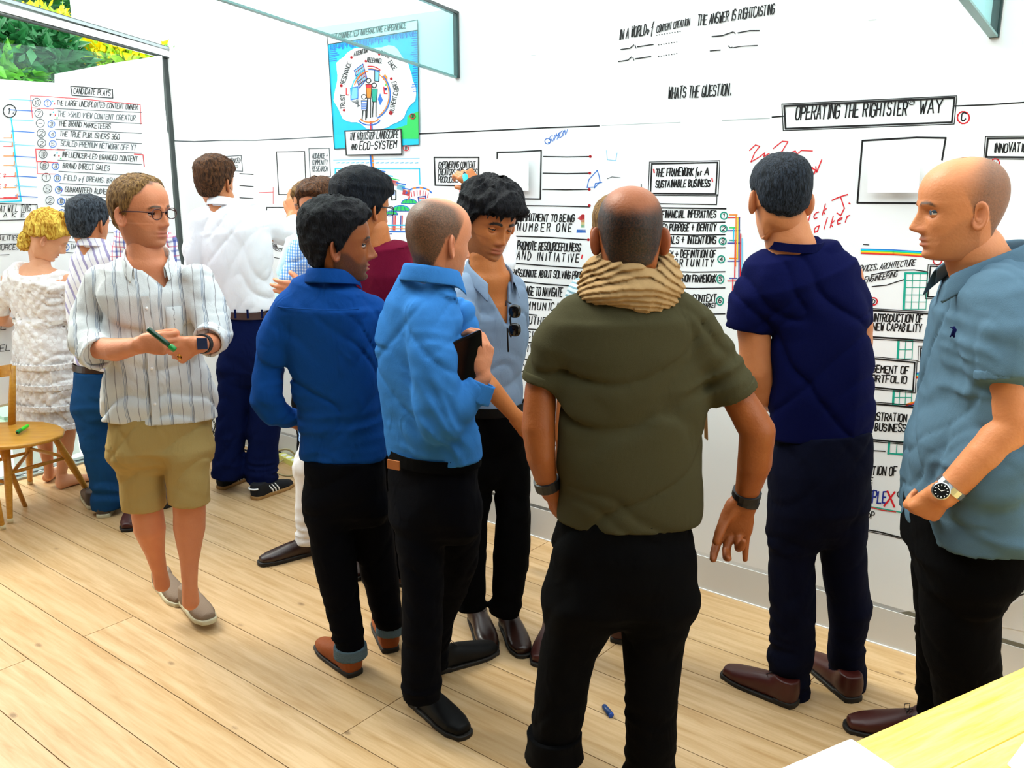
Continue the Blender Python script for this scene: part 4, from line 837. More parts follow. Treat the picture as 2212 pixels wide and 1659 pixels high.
def hand_prims(W, fwd, pn, thumb, curls=(.3, .3, .3, .3), spread=.06, th=(.75, .2, .3), s=1., k=.006, fat=1.1):
    """wrist point, direction to the fingers, palm normal, thumb side direction"""
    f = np.asarray(fwd, float); f /= np.linalg.norm(f); p = np.asarray(pn, float); p = p-f*(p@f); p /= np.linalg.norm(p)
    x = np.asarray(thumb, float); x = np.cross(f, p)*(1 if np.cross(f, p)@x > 0 else -1)
    def L(a, b, c): return np.asarray(W)+(x*a+f*b+p*c)*s
    out = [Ell([L(0, -.012, 0), L(.001, .02, 0), L(.002, .05, .001), L(0, .084, .002), L(-.001, .096, .001)], x, np.array([.025, .031, .039, .041, .037])*s, np.array([.0185, .0165, .0165, .0135, .010])*s, n=2.3, cap=(.4, .4), k=.012)]
    for i, (bx, by, l1, l2, l3, r) in enumerate(((.0295, .090, .043, .026, .020, .0093), (.0095, .095, .047, .030, .021, .0096), (-.0105, .092, .043, .028, .021, .0091), (-.029, .082, .034, .021, .019, .0080))):
        c = curls[i]; c = c if isinstance(c, (tuple, list)) else (c, c*1.15, c*.75); a = 0; ox = spread*(1.5-i)
        r = r*fat; pts = [np.array([bx*.75, by-.022, 0]), np.array([bx, by, .0])]; rr = [r*.95, r*1.06]
        for l, da in zip((l1, l2, l3), c):
            a += da; d = np.array([math.sin(ox)*math.cos(a*.8), math.cos(a)*math.cos(ox), math.sin(a)]); pts.append(pts[-1]+d*l); rr.append(r*(1.02, .95, .80)[len(pts)-3])
        out.append(Tube([L(*q) for q in pts], np.array(rr)*s, k=k if i else .010))
    o_, fw, cl = th; a0 = np.array([.021, .020, .004]); d0 = np.array([math.sin(o_)*math.cos(fw), math.cos(o_), math.sin(fw)]); p1 = a0+d0*.042; d1 = np.array([math.sin(o_-cl*.6), math.cos(o_-cl*.6), math.sin(fw+cl)]); d1 /= np.linalg.norm(d1); p2 = p1+d1*.033
    d2 = np.array([math.sin(o_-cl), math.cos(o_-cl), math.sin(fw+cl*1.3)]); d2 /= np.linalg.norm(d2); p3 = p2+d2*.024
    out.append(Tube([L(*q) for q in (a0, p1, p2, p3)], np.array([.0165, .0125, .0108, .0088])*s*fat, k=.012))
    return out
# ------------------------------------------------------------------ shoes (built once each, heel at the origin, toe towards +Y)
SHOE = {}
def shoe_meshes(style):
    if style in SHOE: return SHOE[style]
    low = style in ('slip', 'sneaker'); x = np.array([1., 0, 0]); toe_w = .043 if style != 'point' else .037; L = .285
    C = [(0, .018, .045), (0, .07, .045), (0, .13, .040), (.002, .19, .033), (.003, .235, .028), (.002, .268, .024)]
    A = np.array([.031, .036, .040, .045, toe_w, toe_w*.72]); B = np.array([.044, .044, .040, .032, .026, .021])
    up_ = Ell(C, x, A, B, n=2.3, cap=(.45, .7)); pr = [up_]
    if style in ('boot', 'point', 'lace'): pr.append(Tube([(0, .045, .05), (0, .038, .105)], [.036, .034], k=.03))
    else: pr.append(Tube([(0, .05, .04), (0, .045, .075)], [.036, .034], k=.03))
    class Cut:
        def __init__(s, z, sg): s.z = z; s.sg = sg
        def d(s, P): return (P[:, 2]-s.z)*s.sg
    fn = lambda P: np.maximum(np.maximum(field(pr)(P), .014-P[:, 2]), P[:, 2]-(.118 if style == 'boot' else .094 if style in ('point', 'lace') else .088))
    lo, hi = np.array([-.06, -.03, 0.]), np.array([.06, .31, .14])
    V, Q = polygonise(None, .0042, f=fn, lo=lo, hi=hi, pad=0, mar=.01); me = fast_mesh('shoe', V, Q)
    so = Ell([(0, .015, .008), (0, .07, .008), (0, .13, .008), (.002, .19, .008), (.003, .235, .008), (.002, .272, .008)], x, A+.004, np.full(6, .06), n=2.2, cap=(.42, .6))
    hs = .020 if style in ('slip', 'sneaker') else .015
    fs = lambda P: np.maximum(np.maximum(so.d(P), -P[:, 2]), P[:, 2]-hs-(.006*(P[:, 1] < .07) if style in ('point', 'lace') else 0))
    V, Q = polygonise(None, .0042, f=fs, lo=np.array([-.06, -.03, -.01]), hi=hi, pad=0, mar=.03); ms = fast_mesh('sole', V, Q)
    SHOE[style] = (me, ms); return SHOE[style]
def shoe(parent, heel, toe, style, um, sm, lift=0., pitch=0., scale=1., extras=True):
    h = floor_at(*heel); t = floor_at(*toe); d = t-h; a = math.atan2(-d[0], d[1]); me, ms = shoe_meshes(style)
    M = Matrix.Translation(Vector(h)+Vector((0, 0, lift))) @ Matrix.Rotation(a, 4, 'Z') @ Matrix.Rotation(pitch, 4, 'X') @ Matrix.Scale(scale, 4)
    o = bpy.data.objects.new('shoe', me.copy()); COL.objects.link(o); o.data.materials.clear(); o.data.materials.append(um); P = Matrix.Translation(parent.location)
    o.matrix_world = M; o.parent = parent; o.matrix_parent_inverse = P.inverted()
    q = bpy.data.objects.new('sole', ms.copy()); COL.objects.link(q); q.data.materials.clear(); q.data.materials.append(sm); q.parent = o
    def child(nm, b, m, smooth=False):
        c = link(nm, mesh(nm, b.v, b.f, smooth), m); c.parent = o; return c
    wt = MATS['white_card']
    if style == 'sneaker' and extras:
        for sd in (1, -1):
            for k in range(3):
                b = MB(); y = .105+k*.022; w = .041
                b.tube([(sd*w*.98, y+.012, .020), (sd*(w+.0035), y+.004, .038), (sd*(w*.72), y-.012, .066)], .0042, 5); child('stripe', b, wt)
        b = MB(); b.tube([(.034*math.cos(a_), .020-.030*math.sin(a_)+.0, .066) for a_ in np.linspace(.15, PI-.15, 9)], .0045, 6); child('heel_tab', b, wt, True)
    if style in ('lace', 'sneaker', 'boot') and extras:
        b = MB()
        for k in range(4):
            y = .105+k*.018; z = .082-k*.0085; b.tube([(-.018, y, z-.005), (0, y+.003, z+.002), (.018, y, z-.005)], .0022, 5)
        for sd in (1, -1): b.tube([(0, .10, .088), (sd*.016, .095, .100), (sd*.026, .107, .090), (sd*.012, .112, .084), (0, .10, .088)], .0014, 5)
        child('laces', b, mat('lace_dark', '2a2422', .7) if style != 'sneaker' else wt)
    if style == 'slip':
        b = MB(); b.tube([(-.026, .085, .066), (-.022, .115, .0655), (0, .122, .070), (.022, .115, .0655), (.026, .085, .066)], .003, 5); child('elastic_edge', b, mat('taupe_edge', '6e5d4e', .8), True)
    return o
# ------------------------------------------------------------------ people
def drape(amp=.006, f=11, fz=3, fine=.0015, seed=0, sag=0.):
    """long soft folds hanging down, crossed by a few slanting creases"""
    o = np.array([seed*3.7, seed*1.3, seed*2.1]); th = .5+seed*.7; dg = np.array([math.cos(th), math.sin(th), .9]); dg /= np.linalg.norm(dg); dh = np.array([math.cos(th), math.sin(th), -.8]); dh /= np.linalg.norm(dh)
    def g(P):
        q = P+o; w = vnoise(q*4)*.07; w2 = vnoise(q*9+5)*.02; q2 = q+(w+w2)[:, None]
        n = 1-np.abs(vnoise(q2*np.array([f*.8, f*.8, fz*.6])))*2
        a = q2@dg; b = q2@dh
        m = (1-np.abs(vnoise(np.stack([a*f*1.5, b*2.2, q2[:, 1]*2], 1)))) ** 5
        m2 = (1-np.abs(vnoise(np.stack([b*f*1.6, a*2.4, q2[:, 0]*2+3], 1)))) ** 6
        gate = .5+.5*vnoise(q*3+11)
        return 1.25*amp*(.5*n-1.9*m*gate-1.8*m2*(1-gate)+.7*vnoise(q*3.2))+fine*.35*vnoise(q*34)
    return g
def bunch(spots, base=None, seed=0):
    """spots = [(z, spread, amp, freq)]: folds running round the limb"""
    o = np.array([seed*1.7, seed*2.9, seed*.7])
    def g(P):
        r = base(P) if base else 0*P[:, 0]
        w = vnoise((P+o)*7)*.035
        for z, s, a, f in spots: r = r+a*g_(P[:, 2]-z, s)*(1-2.0*np.abs(vnoise((P+o)*np.array([5, 5, 0])+np.stack([0*w, 0*w, (P[:, 2]+w)*f], 1))))
        return r
    return g
def near(pt, rad, amp, f, base, ax=None):
    """extra creases around a point (elbow, armpit, waist)"""
    pt = np.asarray(pt); ax = np.asarray(ax if ax is not None else (0, 0, 1.))
    def g(P):
        r = base(P); d = np.linalg.norm(P-pt, axis=1); w = vnoise(P*9)*.03
        return r+amp*g_(d, rad)*(1-2.4*np.abs(vnoise(P*4+((P@ax+w)*f)[:, None]*ax)))
    return g
def band_obj(name, m, parent, c, U, a, b, h, th, t0=0, t1=360, tilt=(0, 0), flare=0., smooth=True, rows=None):
    """strip round an ellipse (belt, neckline): angle 0 = along U"""
    U = np.asarray(U, float); Vv = np.cross([0, 0, 1.], U); n = 40; B = MB(); full = abs(t1-t0) >= 360; V = []
    for i in range(n if full else n+1):
        t = math.radians(t0+(t1-t0)*i/n); d = U*math.cos(t)*a+Vv*math.sin(t)*b; e = d/np.linalg.norm(d)
        z = np.array([0, 0, tilt[0]*math.cos(t)+tilt[1]*math.sin(t)]); p = np.asarray(c)+d+z
        V += [p+[0, 0, -h/2], p+e*th+[0, 0, -h/2], p+e*(th+flare)+[0, 0, h/2], p+e*flare+[0, 0, h/2]]
    m_ = len(V)//4; F = []
    for i in range(m_ if full else m_-1):
        j = (i+1) % m_
        for k in range(4): F.append((i*4+k, j*4+k, j*4+(k+1) % 4, i*4+(k+1) % 4))
    if not full: F += [(0, 1, 2, 3), ((m_-1)*4+3, (m_-1)*4+2, (m_-1)*4+1, (m_-1)*4)]
    B.add(V, F); o = B.obj(name, m, parent, False); return o
def collar(m, parent, c, yaw, a=.062, b=.066, h=.038, fall=.040, spread=118, tip=.035, tilt=.018, sc_=1., pitch=0., openr=0.):
    U = frame(yaw)[:, 0]; Fd = frame(yaw)[:, 1]; n = 36; V = []; c = np.asarray(c, float)
    for i in range(n+1):
        t = -spread+2*spread*i/n; tr = math.radians(t); e = -Fd*math.cos(tr)+U*math.sin(tr); fw = abs(t)/spread
        z0 = tilt*math.cos(tr)*.9-openr*fw**3*.05
        R = lambda k: c+(-Fd*math.cos(tr)*b*k+U*math.sin(tr)*a*k)+Fd*(openr*fw**2*.03)
        tp = tip*max(0, (fw-.7)/.3)**1.5
        rows = [R(1.02)+[0, 0, z0-.012], R(1.0)+[0, 0, z0+h*.5], R(1.0)+[0, 0, z0+h], R(1.0)+e*.006+[0, 0, z0+h+.003], R(1.0)+e*.013+[0, 0, z0+h*.6], R(1.0)+e*.021+[0, 0, z0+h-fall]+np.array([0, 0, -tp])+Fd*tp*.5]
        V += [(q-c)*sc_+c for q in rows]
    F = [(i*6+k, (i+1)*6+k, (i+1)*6+k+1, i*6+k+1) for i in range(n) for k in range(5)]
    o = link('collar', mesh('collar', V, F, True), m); s = o.modifiers.new('s', 'SOLIDIFY'); s.thickness = .0035; s.offset = 0; o.modifiers.new('b', 'SUBSURF').levels = 1; o.modifiers['b'].render_levels = 1
    return put(o, parent)
class Person:
    def __init__(s, Y, base, label, skin='skin_fair'):
        s.Y = Y; p = floor_at(*base) if len(base) == 2 else np.array([at_y(base[0], 900, Y)[0], Y+base[2], 0]); s.e = empty('person', p, label, 'person'); s.skin = MATS[skin]; s.body = []; s.subs = []
    def pt(s, px, py, dy=0.): return at_y(px, py, s.Y+dy)
    def T(s, L, flat=(0, 0), k=.018, grow=0.):
        C = [s.pt(*q[:3]) for q in L]; return Tube(C, np.array([q[3]*mpp(c) for q, c in zip(L, C)])+grow, flat, k)
    def E(s, L, yaw, ratio=.6, n=2.3, cap=(.4, .0), k=.04, grow=0., dy=0.):
        L = [tuple(q)+(0,)*(4-len(q)) for q in L]; L = [(q[0], q[1], q[3]+dy, q[2], q[4] if len(q) > 4 else 1.) for q in L]
        C = [s.pt(*q[:3]) for q in L]; y = math.radians(yaw); ph = math.sqrt(math.cos(y)**2+(ratio*math.sin(y))**2)
        A = np.array([q[3]*mpp(c)/ph for q, c in zip(L, C)])+grow; return Ell(C, frame(yaw)[:, 0], A, np.array([q[4] if len(q) > 4 else 1 for q in L])*(A*ratio), n, cap, k)
    def put_body(s, head=None, h=.0050):
        Vs, Qs, Cs = [], [], []; b = 0
        if s.body:
            V, Q = polygonise(s.body, h, s.subs, lambda P: .0010*vnoise(P*45), mar=.022); c = np.zeros((len(V), 4), np.float32); c[:, 3] = 1; Vs.append(V); Qs.append(Q); Cs.append(c); b = len(V)
        if head:
            for V, Q, c in head.skin_parts(): Vs.append(V); Qs.append(Q+b); Cs.append(c); b += len(V)
        me = fast_mesh('body', np.vstack(Vs), np.vstack(Qs)); at = me.color_attributes.new('mask', 'FLOAT_COLOR', 'POINT'); at.data.foreach_set('color', np.vstack(Cs).ravel())
        return put(link('body', me, s.skin), s.e)
    def cloth(s, name, m, prims, h=.0075, subs=(), disp=None): return sdf_obj(name, m, s.e, prims, h, subs, disp)
    def legs(s, m, pelvis, left, right, yaw=0, ratio=.72, h=.009, seed=1, name='trousers', base=.004, hem=.010, grow=0):
        q0, q1, y0 = left[0], right[0], pelvis[-1][1]; yl = (q0[1]+q1[1])/2; hw_ = (q1[0]+q1[3]-q0[0]+q0[3])/2 if q1[0] > q0[0]+30 else pelvis[-1][2]*.9
        pelvis = [(pelvis[0][0], pelvis[0][1], pelvis[0][2]*.93)]+list(pelvis[1:])+[((q0[0]+q1[0])/2, y0+(yl-y0)*.9, min(hw_*.97, pelvis[-1][2]), 0, .84)]+([((q0[0]+q1[0])/2, yl+(yl-y0)*.35+8, hw_*.82, 0, .62)] if len(left) > 2 else [])
        pv = s.E(pelvis, yaw, ratio, cap=(.0, .35), k=.03); l = s.T(left, (0, 1), .055, grow); r = s.T(right, (0, 1), .03, grow)
        kz = (l.C[0][2]*.5+.02); return s.cloth(name, m, [pv, l, r], h, disp=bunch([(.12, .10, hem, 26), (kz, .07, hem*.45, 22), (l.C[0][2]+.0, .06, .004, 16)], drape(base, 9, 3, .0008, seed), seed)), pv
    def ring(s, name, m, c, axis, r, w, th=.003, seg=18, ov=1.):
        ax = Vector(axis).normalized(); u = ax.orthogonal().normalized(); v = ax.cross(u); B = MB(); V = []
        for i in range(seg):
            a = 2*PI*i/seg; d = u*math.cos(a)+v*math.sin(a); p = Vector(c); V += [p+d*r-ax*w/2, p+d*(r+th)-ax*w*.45, p+d*(r+th)+ax*w*.45, p+d*r+ax*w/2]
        F = [(i*4+k, ((i+1) % seg)*4+k, ((i+1) % seg)*4+(k+1) % 4, i*4+(k+1) % 4) for i in range(seg) for k in range(4)]; B.add(V, F); return B.obj(name, m, s.e, False)
skin_mat('skin_fair', 'cc8556', '5b4233'); skin_mat('skin_tan', '925022', '15100e'); skin_mat('skin_warm', 'c47840', '1c120c'); skin_mat('skin_pink', 'd48a62', '4c3828'); skin_mat('skin_light', 'e8ac84', '6a4a30')
black_hair = hair_mat('black_hair', '05060a', '171b24'); dark_hair = hair_mat('near_black_hair', '050507', '1c1b20'); brown_hair = hair_mat('brown_hair', '2c1a10', '6a4428'); grey_hair = hair_mat('dark_grey_hair', '14181e', '4a525c')
blond_hair = hair_mat('curly_blond_hair', 'a87018', 'f8d860', 90); lt_brown = hair_mat('light_brown_hair', '54391f', 'a07a48')
cl = lambda n, c, **k: mat(n, c, k.pop('rough', .9), .08, bump=(k.pop('bump', (1, 1)) and 650, .22), crumple=k.pop('crumple', .32), **k)
denim_black = cl('black_denim', '03040a'); black_cotton = cl('black_cotton', '020203'); denim_navy = cl('navy_denim', '081440', bump=(160, .35)); denim_blue = cl('mid_blue_denim', '1a4674', bump=(160, .4), var=.25); khaki = cl('khaki_cotton', 'ac935c'); white_cotton = cl('white_cotton', 'f0eeee'); olive_jersey = cl('olive_jersey', '403c28', crumple=.2)
navy_jersey = cl('navy_jersey', '060b3a', crumple=.15); maroon = cl('maroon_jersey', '6c102c', bump=(120, .5)); royal = cl('blue_linen_shirt', '0e4288', crumple=.45); skyshirt = cl('light_blue_oxford', '3778be'); greyshirt = cl('pale_grey_oxford', '8092aa'); polo = cl('grey_blue_pique', '506a7c', crumple=.14); whiteshirt = cl('white_poplin', 'f2f2f8'); paleblue = cl('pale_blue_cotton', 'c4eaf4')
tan_leather = mat('tan_suede', '934718', .6, .3, bump=(60, .2)); brown_leather = mat('dark_brown_leather', '2c150e', .3, .5); red_leather = mat('oxblood_leather', '42120c', .42, .5); black_leather = mat('black_leather', '070708', .55, .2); taupe = mat('taupe_canvas', '8e7a68', .9, .2, bump=(200, .3)); rubber_dark = mat('dark_rubber', '1c1814', .6); rubber_white = mat('off_white_rubber', 'cfc8a8', .6); gum = mat('gum_rubber', 'a8804c', .6); black_suede = mat('black_suede', '101318', .85)
denim_in = mat('denim_inside', '566a74', .9, .2, bump=(160, .4)); black_rubber = mat('black_strap', '0c0c10', .5); steel = mat('steel', 'b8bcc0', .25, metal=.9); scarfm = cl('sand_cotton_scarf', 'a08058', bump=(70, .5)); lens = mat('dark_lens', '0a0a0c', .1, .6); blackp = mat('black_plastic', '08080a', .25, .5)
greenp = mat('green_plastic', '0c8a3a', .3, .5); dgreen = mat('dark_green_plastic', '0c3c26', .3, .5); limeg = mat('lime_plastic', '3ae024', .35, .5); cyanp = mat('cyan_plastic', '10d0f0', .35, .5); bluep = mat('blue_plastic', '1450b8', .3, .5)
BX = (1, 0, 0)
# ---- 1 woman in the lace dress
p = Person(5.05, (125, 1045), 'person with curly blond hair in a white lace dress, barefoot behind the chair', 'skin_light')
hd = Head(p.pt(103, 512, 0), 62, 34, 8, p.pt(86, 578, 0), 1.02, nyaw=30, line=[(0, .075), (40, .06), (60, .02), (80, .0), (95, .012), (115, -.012), (140, -.03), (180, -.036)], brow=.5, stub=0)
p.body = [p.E([(82, 580, 34), (80, 600, 62), (82, 640, 50)], 20, .55, cap=(.5, .3)), p.T([(90, 560, 0, 18), (84, 585, 0, 24)]), p.T([(84, 585, 0, 16), (140, 606, 0, 18), (152, 690, .08, 14), (175, 700, .25, 11)]), p.T([(84, 585, 0, 16), (22, 604, 0, 18), (2, 690, .05, 14), (30, 700, .3, 10)]),
    p.E([(82, 640, 46), (90, 760, 48), (108, 880, 50)], 20, .6, cap=(.4, .4)), p.T([(90, 880, 0, 26), (94, 935, 0, 18.5), (98, 965, 0, 15), (105, 1008, .0, 9.5), (106, 1028, 0, 9.5)]), p.T([(142, 880, 0, 27), (143, 935, -.02, 19), (141, 970, -.02, 16.5), (133, 1020, -.03, 10), (131, 1043, -.04, 10)])]
for h_, t_ in (((102, 1042), (128, 1018)), ((131, 1056), (196, 1036))):
    a, b = floor_at(*h_), floor_at(*t_); d = (b-a)/np.linalg.norm(b-a); sx = np.cross(d, up); L_ = .235
    p.body.append(Ell([a+d*.0+up*.028, a+d*.07+up*.034, a+d*.14+up*.024, a+d*.195+up*.016], sx, np.array([.026, .032, .038, .040]), np.array([.027, .034, .024, .015]), 2.2, (.5, .5), .03))
    for i in range(5): q = a+d*(.19-.006*i)+sx*(.030-.0155*i)*(-1)+up*.011; p.body.append(Tube([q, q+d*(.034-.004*i)+up*(-.001)], [.0105-.0012*i, .0085-.001*i], k=.006))
p.put_body(hd, .007)
hd.hair('hair', blond_hair, p.e, .030, .018, .026, rough=.008, freq=60, tuft=.009, tfreq=34)
b_ = Tube([p.pt(60, 514, -.03), p.pt(53, 528, -.02)], [.040, .032]); b2 = Tube([p.pt(74, 505, -.03), p.pt(60, 522, -.03)], [.036, .034])
sdf_obj('hair_bun', blond_hair, p.e, [b_, b2], .004, disp=lambda P: .009*(1-2*np.abs(vnoise(P*45)))+.004*vnoise(P*110))
LK = sdf_obj('hair_lock', blond_hair, p.e, [Tube([p.pt(140, 478, -.02), p.pt(148, 492, -.03), p.pt(144, 508, -.03)], [.012, .010, .005]), Tube([p.pt(72, 530, -.05), p.pt(82, 545, -.05), p.pt(80, 556, -.05)], [.010, .008, .004]), Tube([p.pt(132, 462, -.03), p.pt(143, 474, -.03)], [.014, .008])], .004, disp=lambda P: .004*vnoise(P*90)); LK['kind'] = 'stuff'
lace = mat('white_lace', 'f4f0f0', .8, .2, bump=(35, .9)); nt = lace.node_tree; b = nt.nodes['Principled BSDF']; tc = N(nt, 'ShaderNodeTexCoord'); vo = N(nt, 'ShaderNodeTexVoronoi', feature='F1'); vo.inputs['Scale'].default_value = 38; nt.links.new(tc.outputs['Object'], vo.inputs['Vector'])
nt.links.new(mixc(nt, mathn(nt, 'MULTIPLY', mathn(nt, 'GREATER_THAN', vo.outputs['Distance'], .5), .45), srgb('f8f5f3'), srgb('d8cac4')), b.inputs['Base Color'])
dr = [(82, 583, 58), (80, 605, 76), (80, 645, 64), (83, 690, 55)]
neckcut = Ell([p.pt(78, 540, -.02), p.pt(76, 588, -.06)], (1, 0, 0), np.array([.135, .095]), np.array([.16, .12]), 2.2, (.3, .3))
p.cloth('dress', lace, [p.E(dr, 20, .62), p.E([(83, 694, 56), (95, 760, 66), (103, 840, 76), (110, 914, 79)], 20, .72, cap=(.3, 0)), p.T([(30, 603, 0, 24), (8, 640, 0, 24), (0, 676, .02, 21)], (0, 1)), p.T([(130, 605, 0, 25), (150, 640, .02, 25), (160, 700, .05, 24)], (0, 1))], .0085, subs=[neckcut],
    disp=bunch([(.45, .3, .005, 20)], drape(.009, 22, 2.2, .003, 3)))
wb = p.E([(83, 692, 57), (84, 697, 57)], 20, .62); band_obj('waistband', mat('cream_ribbon', 'ece4da', .7), p.e, wb.C[0], wb.U, wb.A[0], wb.B[0], .022, .006)
bm = MB()
for r_i, (yy, hw, cx) in enumerate(((905, 78, 109), (865, 77, 106), (822, 73, 102), (780, 68, 98))):      # scalloped lace rows
    el = p.E([(cx, yy, hw), (cx, yy+4, hw)], 20, .72)
    for j in range(46):
        t = 2*PI*j/46; q = el.C[0]+el.U*math.cos(t)*(el.A[0]+.004)+np.cross([0, 0, 1.], el.U)*math.sin(t)*(el.B[0]+.004); e = q-el.C[0]; e[2] = 0; e /= np.linalg.norm(e); tt = np.cross(e, up)
        V = [q+tt*.019*math.cos(a)+up*(.019*math.sin(a)-.01)+e*.004*(1+(k_ % 2)) for k_, a in enumerate(np.linspace(0, 2*PI, 9)[:-1])]; bm.add(V+[v+e*.004 for v in V], [tuple(range(8))[::-1], tuple(range(8, 16))]+[(i, (i+1) % 8, (i+1) % 8+8, i+8) for i in range(8)])
o = bm.obj('lace_scallops', lace, p.e); o['kind'] = 'stuff'
# ---- 2 grey-haired man left, pale striped shirt, jeans
p = Person(4.62, (235, 1110), 'person with dark grey hair in lilac-striped white shirt and blue jeans')
hd = Head(p.pt(193, 484), 18, 10, 0, p.pt(203, 545), 1.04, stubble=.2, nyaw=5)
p.body = [p.T([(200, 520, 0, 27), (205, 550, 0, 30)]), p.T([(205, 560, 0, 20), (168, 594, 0, 17), (169, 690, 0, 17), (205, 770, .05, 15), (222, 797, .04, 13)]), p.T([(240, 560, 0, 22), (280, 640, .05, 18), (290, 700, .2, 14)])]
p.body += hand_prims(p.pt(212, 782, .0), (.75, 0, -.6), (0, 1, 0), (0, 0, 1), (.5, .6, .6, .6), k=.006)
p.put_body(hd, .0058); hd.hair('hair', grey_hair, p.e, .022, .012, .014, rough=.004, tuft=.003)
st2 = striped('lilac_striped_cotton', 'f3f1f6', [(.052, .010, 0, '8e82b8'), (.052, .004, .45, 'b8b0d0')], (.8, .3, .25))
p.cloth('shirt', st2, [p.E([(205, 532, 40), (210, 556, 58), (215, 600, 64), (215, 700, 58), (207, 792, 47)], 12), p.T([(190, 572, 0, 24), (166, 620, 0, 24), (168, 700, 0, 22), (190, 750, .03, 19)], (0, 1)), p.T([(250, 575, 0, 24), (280, 640, .05, 22), (290, 690, .15, 19)], (0, 1))], .008, disp=drape(.008, 12, 3, .001, 5))
collar(st2, p.e, p.pt(205, 534), 12, sc_=1.0)
p.legs(denim_blue, [(200, 800, 44), (206, 850, 47)], [(192, 880, 0, 33), (207, 960, 0, 31), (226, 1040, 0, 30), (233, 1096, 0, 32)], [(232, 880, .1, 30), (240, 960, .12, 28), (250, 1040, .12, 26), (252, 1080, .12, 27)], 12, seed=2)
bl = p.E([(203, 793, 46), (203, 800, 46)], 12); band_obj('belt', brown_leather, p.e, bl.C[0], bl.U, bl.A[0], bl.B[0], .035, .006)
shoe(p.e, (222, 1120), (248, 1078), 'lace', mat('grey_brown_shoe', '4c4038', .5), rubber_white); shoe(p.e, (205, 1100), (190, 1070), 'lace', MATS['grey_brown_shoe'], rubber_white)
# ---- 3b man hidden behind the walking man
p = Person(4.38, (330, 1110), 'person in a red and blue plaid shirt mostly hidden behind the walking man in shorts')
hd = Head(p.pt(312, 455), 30, 5, 0, p.pt(312, 505), .92, nyaw=10)
p.body = [p.T([(312, 490, 0, 26), (314, 520, 0, 30)]), p.T([(270, 530, 0, 20), (262, 620, 0, 16), (270, 700, .1, 13)]), p.T([(362, 530, 0, 20), (368, 620, 0, 16), (350, 700, .1, 13)])]
p.put_body(hd, .007); hd.hair('hair', lt_brown, p.e, .024, .010, .012)
plaid = striped('red_blue_plaid', 'f2eef2', [(.045, .009, 0, '2c3f9c'), (.045, .006, .5, 'c83a5c')], (1, .1, 0), checks=[(.045, .009, 0, '2c3f9c'), (.045, .006, .5, 'c83a5c')])
p.cloth('shirt', plaid, [p.E([(314, 485, 30), (314, 508, 66), (314, 560, 66), (316, 700, 56), (318, 810, 54)], 10), p.T([(275, 525, 0, 26), (264, 570, 0, 26), (262, 640, 0, 22), (272, 700, .1, 18)], (0, 1)), p.T([(352, 525, 0, 26), (367, 570, 0, 26), (366, 640, 0, 22), (352, 700, .1, 18)], (0, 1))], .009, disp=drape(.006, 12, 3, .001, 6))
p.legs(denim_blue, [(318, 812, 52), (318, 850, 52)], [(300, 880, 0, 27), (300, 980, 0, 25), (296, 1085, 0, 24)], [(338, 880, 0, 27), (346, 980, 0, 25), (352, 1082, 0, 24)], 10, h=.011)
shoe(p.e, (298, 1105), (288, 1125), 'lace', red_leather, rubber_dark); shoe(p.e, (345, 1098), (378, 1088), 'lace', red_leather, rubber_dark)
# ---- 4 white shirt, back to camera, jeans, trainers
p = Person(4.95, (530, 1068), 'person with brown hair in white shirt, navy jeans and striped trainers')
hd = Head(p.pt(466, 395), 20, 2, 0, p.pt(482, 446), 1.06, stubble=.9, nyaw=12)
p.body = [p.T([(478, 425, 0, 26), (484, 455, 0, 30)]), p.T([(500, 480, 0, 26), (562, 492, .02, 24), (628, 510, .2, 18), (632, 470, .32, 13)]), p.T([(450, 480, 0, 26), (425, 520, 0, 22), (430, 620, 0, 18), (450, 690, .1, 14)])]
p.body += hand_prims(p.pt(632, 466, .33), (0, .3, 1), (.3, 1, 0), (-1, 0, 0), (.3, .4, .5, .6), k=.006)
p.put_body(hd, .0058); hd.hair('hair', brown_hair, p.e, .024, .013, .014, rough=.004, tuft=.004)
A = p.pt(628, 512, .2)
p.cloth('shirt', whiteshirt, [p.E([(484, 444, 42), (492, 462, 70), (502, 500, 84), (512, 560, 78), (525, 620, 68), (537, 674, 63)], 14, .62), p.T([(545, 478, .0, 34), (590, 492, .1, 30), (636, 512, .2, 27), (644, 478, .3, 22)], (0, 1)), p.T([(440, 480, 0, 32), (422, 540, 0, 28), (425, 620, .02, 24), (442, 670, .08, 20)], (0, 1))], .0075, disp=near(A, .15, .008, 26, drape(.006, 8, 4, .001, 8)))
collar(whiteshirt, p.e, p.pt(483, 446), 14, sc_=1.05)
bl = p.E([(536, 670, 62), (537, 676, 63)], 14, .7); band_obj('belt', mat('brown_belt', '4a3430', .5), p.e, bl.C[0]-up*.015, bl.U, bl.A[0], bl.B[0], .038, .006)
p.legs(denim_navy, [(537, 675, 62), (540, 760, 66)], [(508, 800, 0, 36), (503, 880, 0, 34), (496, 960, 0, 31), (492, 1030, 0, 35)], [(574, 800, 0, 37), (573, 880, 0, 35), (568, 960, 0, 31), (563, 1040, 0, 34)], 14, seed=4, hem=.012)
for k_, x0 in enumerate((508, 535, 566)): q = p.pt(x0, 678, -.17+.02*k_); b = MB(); b.box((-.005, -.004, -.024), (.005, .004, .024), Matrix.Translation(Vector(q))); b.obj('belt_loop', denim_navy, p.e)
shoe(p.e, (474, 1058), (535, 1030), 'sneaker', black_suede, gum); shoe(p.e, (546, 1080), (617, 1053), 'sneaker', black_suede, gum)
